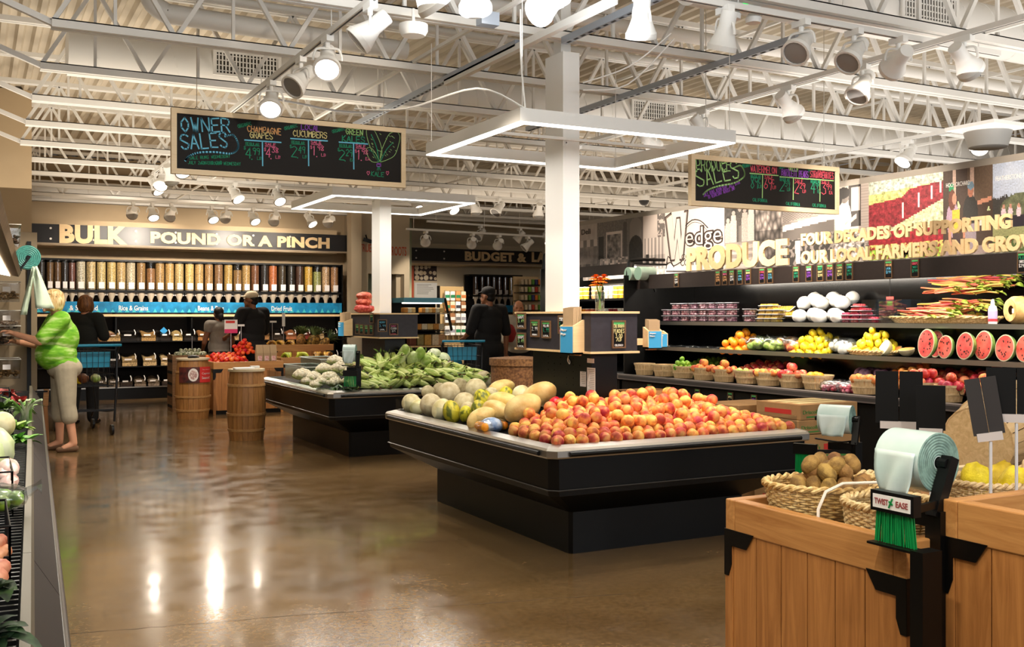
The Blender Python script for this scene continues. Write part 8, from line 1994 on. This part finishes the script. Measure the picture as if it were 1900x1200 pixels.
LB('inner_deck', [(-.112, .5), (-.112, .64), (-.23, .66), (-.9, .86), (-.9, .5)], BLACKM)
b = MB()
for k in range(200): y = y0 + .02 + (y1 - y0) * k / 200; b.b2((-.225, y, .655), (-.12, y + .012, .668))
b.build('air_grille', M('grille_grey', (58, 58, 58), .4, .5), lc)
LB('hood', [(-.20, 1.76), (-.18, 1.80), (-.28, 2.12), (-.42, 2.5), (-.9, 2.5), (-.9, 1.9), (-.42, 1.80)], M_wood('hood_slats', (120, 100, 76), (160, 138, 108), 2, .5, 'Z'), y0, 7.6); LB('hood_lamp', [(-.27, 1.763), (-.27, 1.766), (-.38, 1.788), (-.38, 1.785)], M('case_lamp', (255, 244, 226), .4, emit=5), y0, 7.55); LB('back_wall', [(-.88, .86), (-.88, 1.9), (-.9, 1.9), (-.9, .86)], BLACKM)
area_light('case_light', (.02, 7.2, 1.74), (0, 0, 0), .1, 6, 40, (1, .92, .8))
LM = Matrix.Translation(Vector((.217, 2.86, 0))) @ Matrix.Rotation(-math.radians(2.6), 4, 'Z')
def LP(x, y, z): return LM @ Vector((x, y, z))
def ldeck(x): return .66 + (-.23 - x) * .3
def lpt(u, v, z): return aZ(u, v, z)
MXG = [('frilly green lettuce heads', 752, 12, .80, GLEAF, .16), ('bunch of spring onions', 752, 44, .78, M_fruit('onion_green', (96, 150, 50), (190, 220, 140), None, 20, .5, .1), .2), ('bright green bok choy leaves', 782, 36, .76, M_fruit('bok_green', (90, 150, 40), (170, 206, 90), None, 16, .5, .1), .14), ('leafy chard bunch', 805, 46, .74, M_fruit('chard_green', (60, 120, 30), (130, 180, 70), None, 16, .5, .1), .12), ('curly parsley under the wire basket', 895, 6, .76, GLEAF, .1), ('dark kale bunch nearest the camera', 1140, 6, .80, M_fruit('kale_dark', (16, 36, 18), (50, 84, 46), None, 30, .6, .1), .085), ('dark kale bunch behind the nearest', 1060, 2, .82, M_fruit('kale_dark2', (20, 40, 18), (60, 90, 40), None, 30, .6, .1), .08), ('red leaf lettuce by the end of the left case', 722, 20, .80, M_fruit('red_leaf', (110, 20, 30), (180, 70, 60), None, 16, .5, .1), .14), ('red radish bunch beside the lettuce', 735, 40, .76, M_fruit('radish_bunch', (170, 40, 40), (220, 110, 90), None, 16, .5, .1), .10)]
for nm, v, u, z, m, l in MXG:
    p = lpt(u - (6 if v < 900 else 26), v, z); leafy('leafy_greens', nm + ' in the case beside the camera', p - Vector((0, 0, .05)), 26, l, .05, 'greens', .8, m)
for k in range(5):
    p = lpt(40 + k * 4, 770, .76); tag(MB().tube(smooth_pts([(0, 0, 0), (.0, -.08, .06 + .01 * k), (.03 * (k - 2), -.16, .14)], 4), [.012] * 5 + [.008] * 4, 7).build('spring_onion', M_fruit('onion_leek', (120, 170, 70), (226, 236, 200), None, 8, .4, .1), None, True, loc=p - Vector((0, 0, .03))), f'spring onion stalk sticking up from the left case, {nth(k)} in the bunch', 'spring onion')
put('honeydew', lpt(4, 788, .80), 'white round daikon or turnip among greens in the left case', None, 'vegetable', .75); LIB['savoy_cabbage'] = LIB['white_cabbage']; p = lpt(10, 832, .80); put('white_cabbage', p - Vector((.06, 0, 0)), 'large pale green cabbage in the case beside the camera', None, 'cabbage', 1.2); put('white_cabbage', lpt(2, 850, .80) + Vector((-.1, -.1, 0)), 'second pale cabbage partly cut off at the picture edge', None, 'cabbage', 1.4)
PINKW = M_fruit('wrapped_pink', (214, 160, 150), (240, 214, 206), None, 14, .4, .05); CARR = M_fruit('carrot_pale', (216, 120, 80), (240, 170, 130), None, 10, .5, .08)
for k, (u, v, z) in enumerate(((8, 880, .78), (16, 868, .80), (14, 893, .76))): tag(MB().ell((0, 0, 0), (.04, .13, .035), 12, 8, fn=lump(k, .1, 3)).build('wrapped_roots', PINKW, None, True, loc=lpt(u, v, z)), f'film-wrapped pink roots in the wire basket, {nth(k)} from the cabbage', 'vegetable')
for k, (u, v, z) in enumerate(((4, 1010, .79), (12, 1030, .77), (8, 1060, .77), (2, 1080, .78))): o = tag(MB().lathe([(0, -.11), (.022, -.10), (.020, 0), (.008, .1), (0, .12)], 10).build('carrot', CARR, None, True, loc=lpt(u - 14, v, z)), f'pale orange carrot near the edge of the left case, {nth(k)} toward the camera', 'carrot'); o.rotation_euler = (1.45, .1, -.15)
bagged('clear plastic bag of pale greens lying on the edge of the left case', lpt(-6, 948, .73), .10, .1, .05, 'lime', .027, 12)
for k, (u, v, z) in enumerate(((20, 875, .80), (14, 970, .82), (22, 775, .80), (18, 730, .82))):
    p = lpt(u, v, z); b = MB(); 
    for zz in (-.13, -.05, .03): b.tube([(.0, -.22, zz), (.0, .22, zz), (-.35, .22, zz), (-.35, -.22, zz)], .004, 5, closed=True)
    for j in range(7): b.bar((0, -.22 + j * .073, -.13), (0, -.22 + j * .073, .03), .005); b.bar((-.05 * j, -.22, -.13), (-.05 * j, -.22, .03), .005)
    tag(b.build('wire_bin', BLACK, None, loc=p), f'black wire divider bin in the left case, {("second", "nearest the camera", "third", "farthest")[k]}', 'wire bin')
p = aZ(88, 830, 0); t = thing('wood_stand', 'wooden display leg with a black rod at the end of the left case', 'stand', (p.x, p.y, 0)); MB().bar((0, 0, 0), (-.02, 0, .45), .05, .04).build('leg', OAKV, t); MB().bar((-.02, 0, .45), (-.01, 0, .62), .07, .05).build('leg_block', OAK, t); MB().bar((-.32, -.05, .6), (0, -.03, .6), .018).build('rod', BLACK, t)
# mushroom rack
mr_ = thing('mushroom_rack', 'pale rack of clear mushroom bins against the left wall end', 'rack', (.2, 11.75, 0)); TANM = M('rack_tan', (150, 132, 106), .6)
MB().b2((-.5, .42, 0), (.40, .46, 2.3)).build('rack_back', TANM, mr_); MB().b2((.30, .38, .0), (.34, .42, 2.2)).build('rack_post', BLACK, mr_); MB().b2((-.5, -.3, 0), (.30, .42, .5)).build('rack_base', BLACK, mr_)
DRY = [M_fruit('mushroom_dark', (24, 18, 20), (120, 90, 70), None, 60, .5, .1), M_fruit('mushroom_tan', (90, 60, 30), (200, 160, 110), None, 60, .5, .1), M_fruit('mushroom_grey', (50, 44, 40), (170, 160, 150), None, 60, .5, .1)]
for r_, v in enumerate((457, 560, 612, 640, 700)):
    z = 1.4 + (586 - v) * 10.6 / 1900
    for k in range(2):
        p = Vector((.30 - .24 * k, 11.62 + .06 * (r_ % 2) , z)); t = thing('mushroom_bin', f'clear bin of dried mushrooms, {("inner", "outer")[1 - k]} one on the {nth(r_)} tier down', 'bin', p); h = .20; b = MB()
        b.add([(-.11, -.10, 0), (.11, -.10, 0), (.11, .3, 0), (-.11, .3, 0), (-.115, -.2, h), (.115, -.2, h), (.115, .3, h), (-.115, .3, h)], [(3, 2, 1, 0), (0, 1, 5, 4), (1, 2, 6, 5), (2, 3, 7, 6), (3, 0, 4, 7)]); b.build('bin_shell', M_clear('mush_plastic', (236, 234, 230), .18, .12), t); b = MB()
        for j in range(26): b.ell((rnd.uniform(-.09, .09), rnd.uniform(-.1, .1), .02 + rnd.random() * .08), (rnd.uniform(.015, .03), rnd.uniform(.015, .03), .014), 6, 5)
        tag(b.build('dried_mushrooms', DRY[(r_ + k) % 3], t, True), kind='stuff'); MB().b2((-.05, -.205, h * .5), (.02, -.2, h * .75)).build('price_strip', CARDW, t); b = MB().tube([(-.115, -.2, h), (.115, -.2, h), (.115, .3, h), (-.115, .3, h)], .005, 5, closed=True); b.build('bin_rim', M('rim_clear', (220, 216, 206), .3), t)
c = aD(51, 478, 10.2); t = thing('bag_roll', 'teal roll of produce bags on a black arm above the mushroom rack', 'bag roll', c); R = Matrix(((1, 0, 0), (0, 0, -1), (0, 1, 0))); TEAL = M('roll_teal', (70, 140, 130), .5, var=.2, scale=40)
MB().lathe([(.02, -.1), (.118, -.1), (.118, .1), (.02, .1)], 32, (0, 0, 0), R).build('roll', TEAL, t, True, 40); b = MB()
for k in range(5): q = .03 + .017 * k; b.lathe([(q, .1005), (q + .009, .104), (q + .015, .1005)], 32, (0, 0, 0), R)
b.build('coil_edge', TEAL, t, True); MB().bar((.02, -.11, .01), (-.07, -.11, -.12), .05, .02).build('arm', BLACK, t); MB().cyl((0, -.12, 0), (0, .12, 0), .015, n=10).build('axle', BLACK, t); MB().bar((-.07, -.11, -.12), (-.1, .35, -.14), .03).build('bracket', BLACK, t)
HB = M('hanging_film', (214, 232, 206), .35, var=.05)
def strip(pa, pb, wa, wb_, lab):
    a, b_ = aD(*pa, 10.1), aD(*pb, 10.1); o = MB().grid(lambda i, j: a.lerp(b_, j) + Vector(((i - .5) * (wa + (wb_ - wa) * j), .02 * math.sin(i * 6 + j * 3), 0)), 8, 10).build('hanging_bag', HB, None, True); s = o.modifiers.new('s', 'SOLIDIFY'); s.thickness = .006; tag(o, lab, 'bag')
strip((62, 496), (44, 584), .03, .06, 'narrow pale green bag strip hanging from the teal roll'); strip((64, 494), (84, 572), .04, .17, 'wide pale green bag hanging from the teal roll toward the woman')
# ================================================================== FOREGROUND OAK BINS
c1 = aZ(1346, 924, .80); oak_bin('near oak display bin holding the wicker basket of kiwis', c1.x, c1.x + .62, c1.y - .74, c1.y, .80)
c2 = Vector((2.83, 2.76, .8)); oak_bin('oak display bin of yellow papayas, half hidden behind the nearest one', 2.83, 3.63, 1.96, 2.76, .80); oak_bin('nearest tall oak display bin, cut off by the picture edge', 2.30, 3.1, 1.05, 1.895, .91)
kb = Vector((c1.x + .27, c1.y - .20, .755)); wicker_basket(kb, .185, .14, .105, 'oval wicker basket of kiwis in the near oak bin', WICK, -.35, 1.16)
heap('kiwi', .027, kb + Vector((0, 0, .03)), .155, .115, 3, 'brown kiwi fruit in the oval wicker basket', 'kiwis in the wicker basket', rz=-.35)
for k, (dx, dy) in enumerate(((-.07, .02), (-.02, -.04), (.04, .03), (.06, -.03), (.0, .05))): put('kiwi', kb + Vector((dx, dy, .165)), 'brown kiwi fruit in the oval wicker basket', 'kiwis in the wicker basket')
wicker_basket((c1.x + .46, c1.y - .22, .72), .12, .11, .14, 'empty wicker basket behind the bag roll in the near oak bin', WICK2, .2, 1.15); wicker_basket((c1.x + .19, c1.y - .52, .735), .12, .115, .12, 'wicker basket in front, half behind the green ties', WICK2, .1, 1.15)
for k in range(5): put('kiwi', (c1.x + .19 + rnd.uniform(-.05, .05), c1.y - .51 + rnd.uniform(-.05, .05), .775), 'kiwi fruit low in the front wicker basket', 'kiwis in the front basket')
t = thing('bin_divider', 'clear curved acrylic divider between the kiwi basket and the front basket', 'divider', (c1.x + .05, c1.y - .365, .70)); MB().prism([(0, 0), (.5, 0), (.5, .17), (.10, .19), (.03, .17), (0, .12)], (0, 0, 0), (1, 0, 0), (0, 0, 1), .006).build('divider_sheet', M_clear('frost_acrylic', (250, 246, 238), .12, .3), t); MB().tube([(0, -.003, 0), (0, -.003, .12), (.03, -.003, .17), (.10, -.003, .19), (.5, -.003, .17)], .005, 6).build('divider_edge', M('acrylic_edge', (240, 232, 220), .3), t, True)
rc = aD(1700, 852, 2.86)
roll_stand('large bag roll with green ties on a black post between the oak bins', (rc.x, rc.y, rc.z), .082, .15, (.0, -1, 0), 0, tie_off=Vector((c1.x - .03 - rc.x, 1.93 - rc.y, .895 - rc.z)), tie_h=.10, tie_w=.115, sign=True)
p = aD(1718, 1090, 2.62); tag(MB().b2((p.x - .035, p.y - .02, 0), (p.x + .035, p.y + .02, .80)).build('filler_post', BLACK), 'broad black post filling the gap between the two oak bins', 'post')
def card_sign(label, u, v, D, w, h, tilt=0, yaw=-.9, two=True, cm=None):
    """black card pair clipped in a clear holder on a stick; (u, v) = bottom middle of the cards"""
    p = aD(u, v, D); t = thing('card_sign', label, 'sign holder', p, yaw); R = Matrix.Rotation(tilt, 3, 'Y'); cm = cm or TAGB
    for s in ((-1, 1) if two else (0,)):
        b = MB().box(R @ Vector((s * w * .255, .003 * s, h / 2)), (w * (.49 if two else 1), .003, h), rot=R); b.build('card', cm, t)
    c_ = M_clear('holder_clear', (236, 236, 244), .3, .2)
    MB().box(R @ Vector((0, 0, -.006)), (w * .8, .012, .024), rot=R).build('clip', M('clip_plastic', (190, 182, 180), .3), t); q = R @ Vector((0, 0, -.02))
    zl = .66 - p.z; MB().cyl(q, (q.x, q.y, zl), .0045, n=8).build('stick', M('clear_stick', (200, 200, 204), .2), t)
card_sign('pair of tall black cards on a clear stick, farthest over the near oak bin', 1668, 785, 3.35, .145, .17, 0, -.85)
card_sign('single black card on a clear stick between the two tall pairs', 1727, 798, 3.2, .085, .14, 0, -.85, False)
card_sign('tilted pair of charcoal cards on a clear stick above the papayas', 1836, 806, 2.95, .085, .165, -.16, -.8, True, M('card_charcoal', (40, 36, 36), .7))
card_sign('pair of black cards at the picture edge above the papayas', 1886, 772, 2.95, .16, .14, 0, -.8)
# bushel baskets lying on their sides
def lying_basket(label, p, r, h, rz, tip):
    t = bushel_basket(p, r, h, label, None); t.rotation_euler = (0, tip, rz); return t
lying_basket('large empty bushel basket lying on its side at the back of the nearest bin', (3.32, 2.58, .93), .17, .32, .25, 1.42); lying_basket('second empty bushel basket tipped behind the first', (3.5, 2.32, .98), .17, .30, .1, 1.3)
tag(MB().box((0, 0, 0), (.30, .012, .22), rot=Matrix.Rotation(.5, 3, 'X')).build('cutting_board', PINEF, None, loc=(3.08, 2.6, .755)), 'thin pale wood panel leaning under the lying bushel basket', 'board')
pb = Vector((3.12, 2.38, .715))
wicker_basket(pb, .135, .125, .115, 'pale wicker basket of yellow papayas', WICK2, .1, 1.12); heap('papaya', .052, pb + Vector((0, 0, .045)), .09, .08, 3, 'ripe yellow papaya in the pale wicker basket', 'papayas in the wicker basket')
wicker_basket((3.22, 2.12, .80), .17, .15, .08, 'wide wicker basket tilted on its edge at the picture edge', WICK2, .0, 1.2, tiltx=.0).rotation_euler = (-.2, -.75, .3)
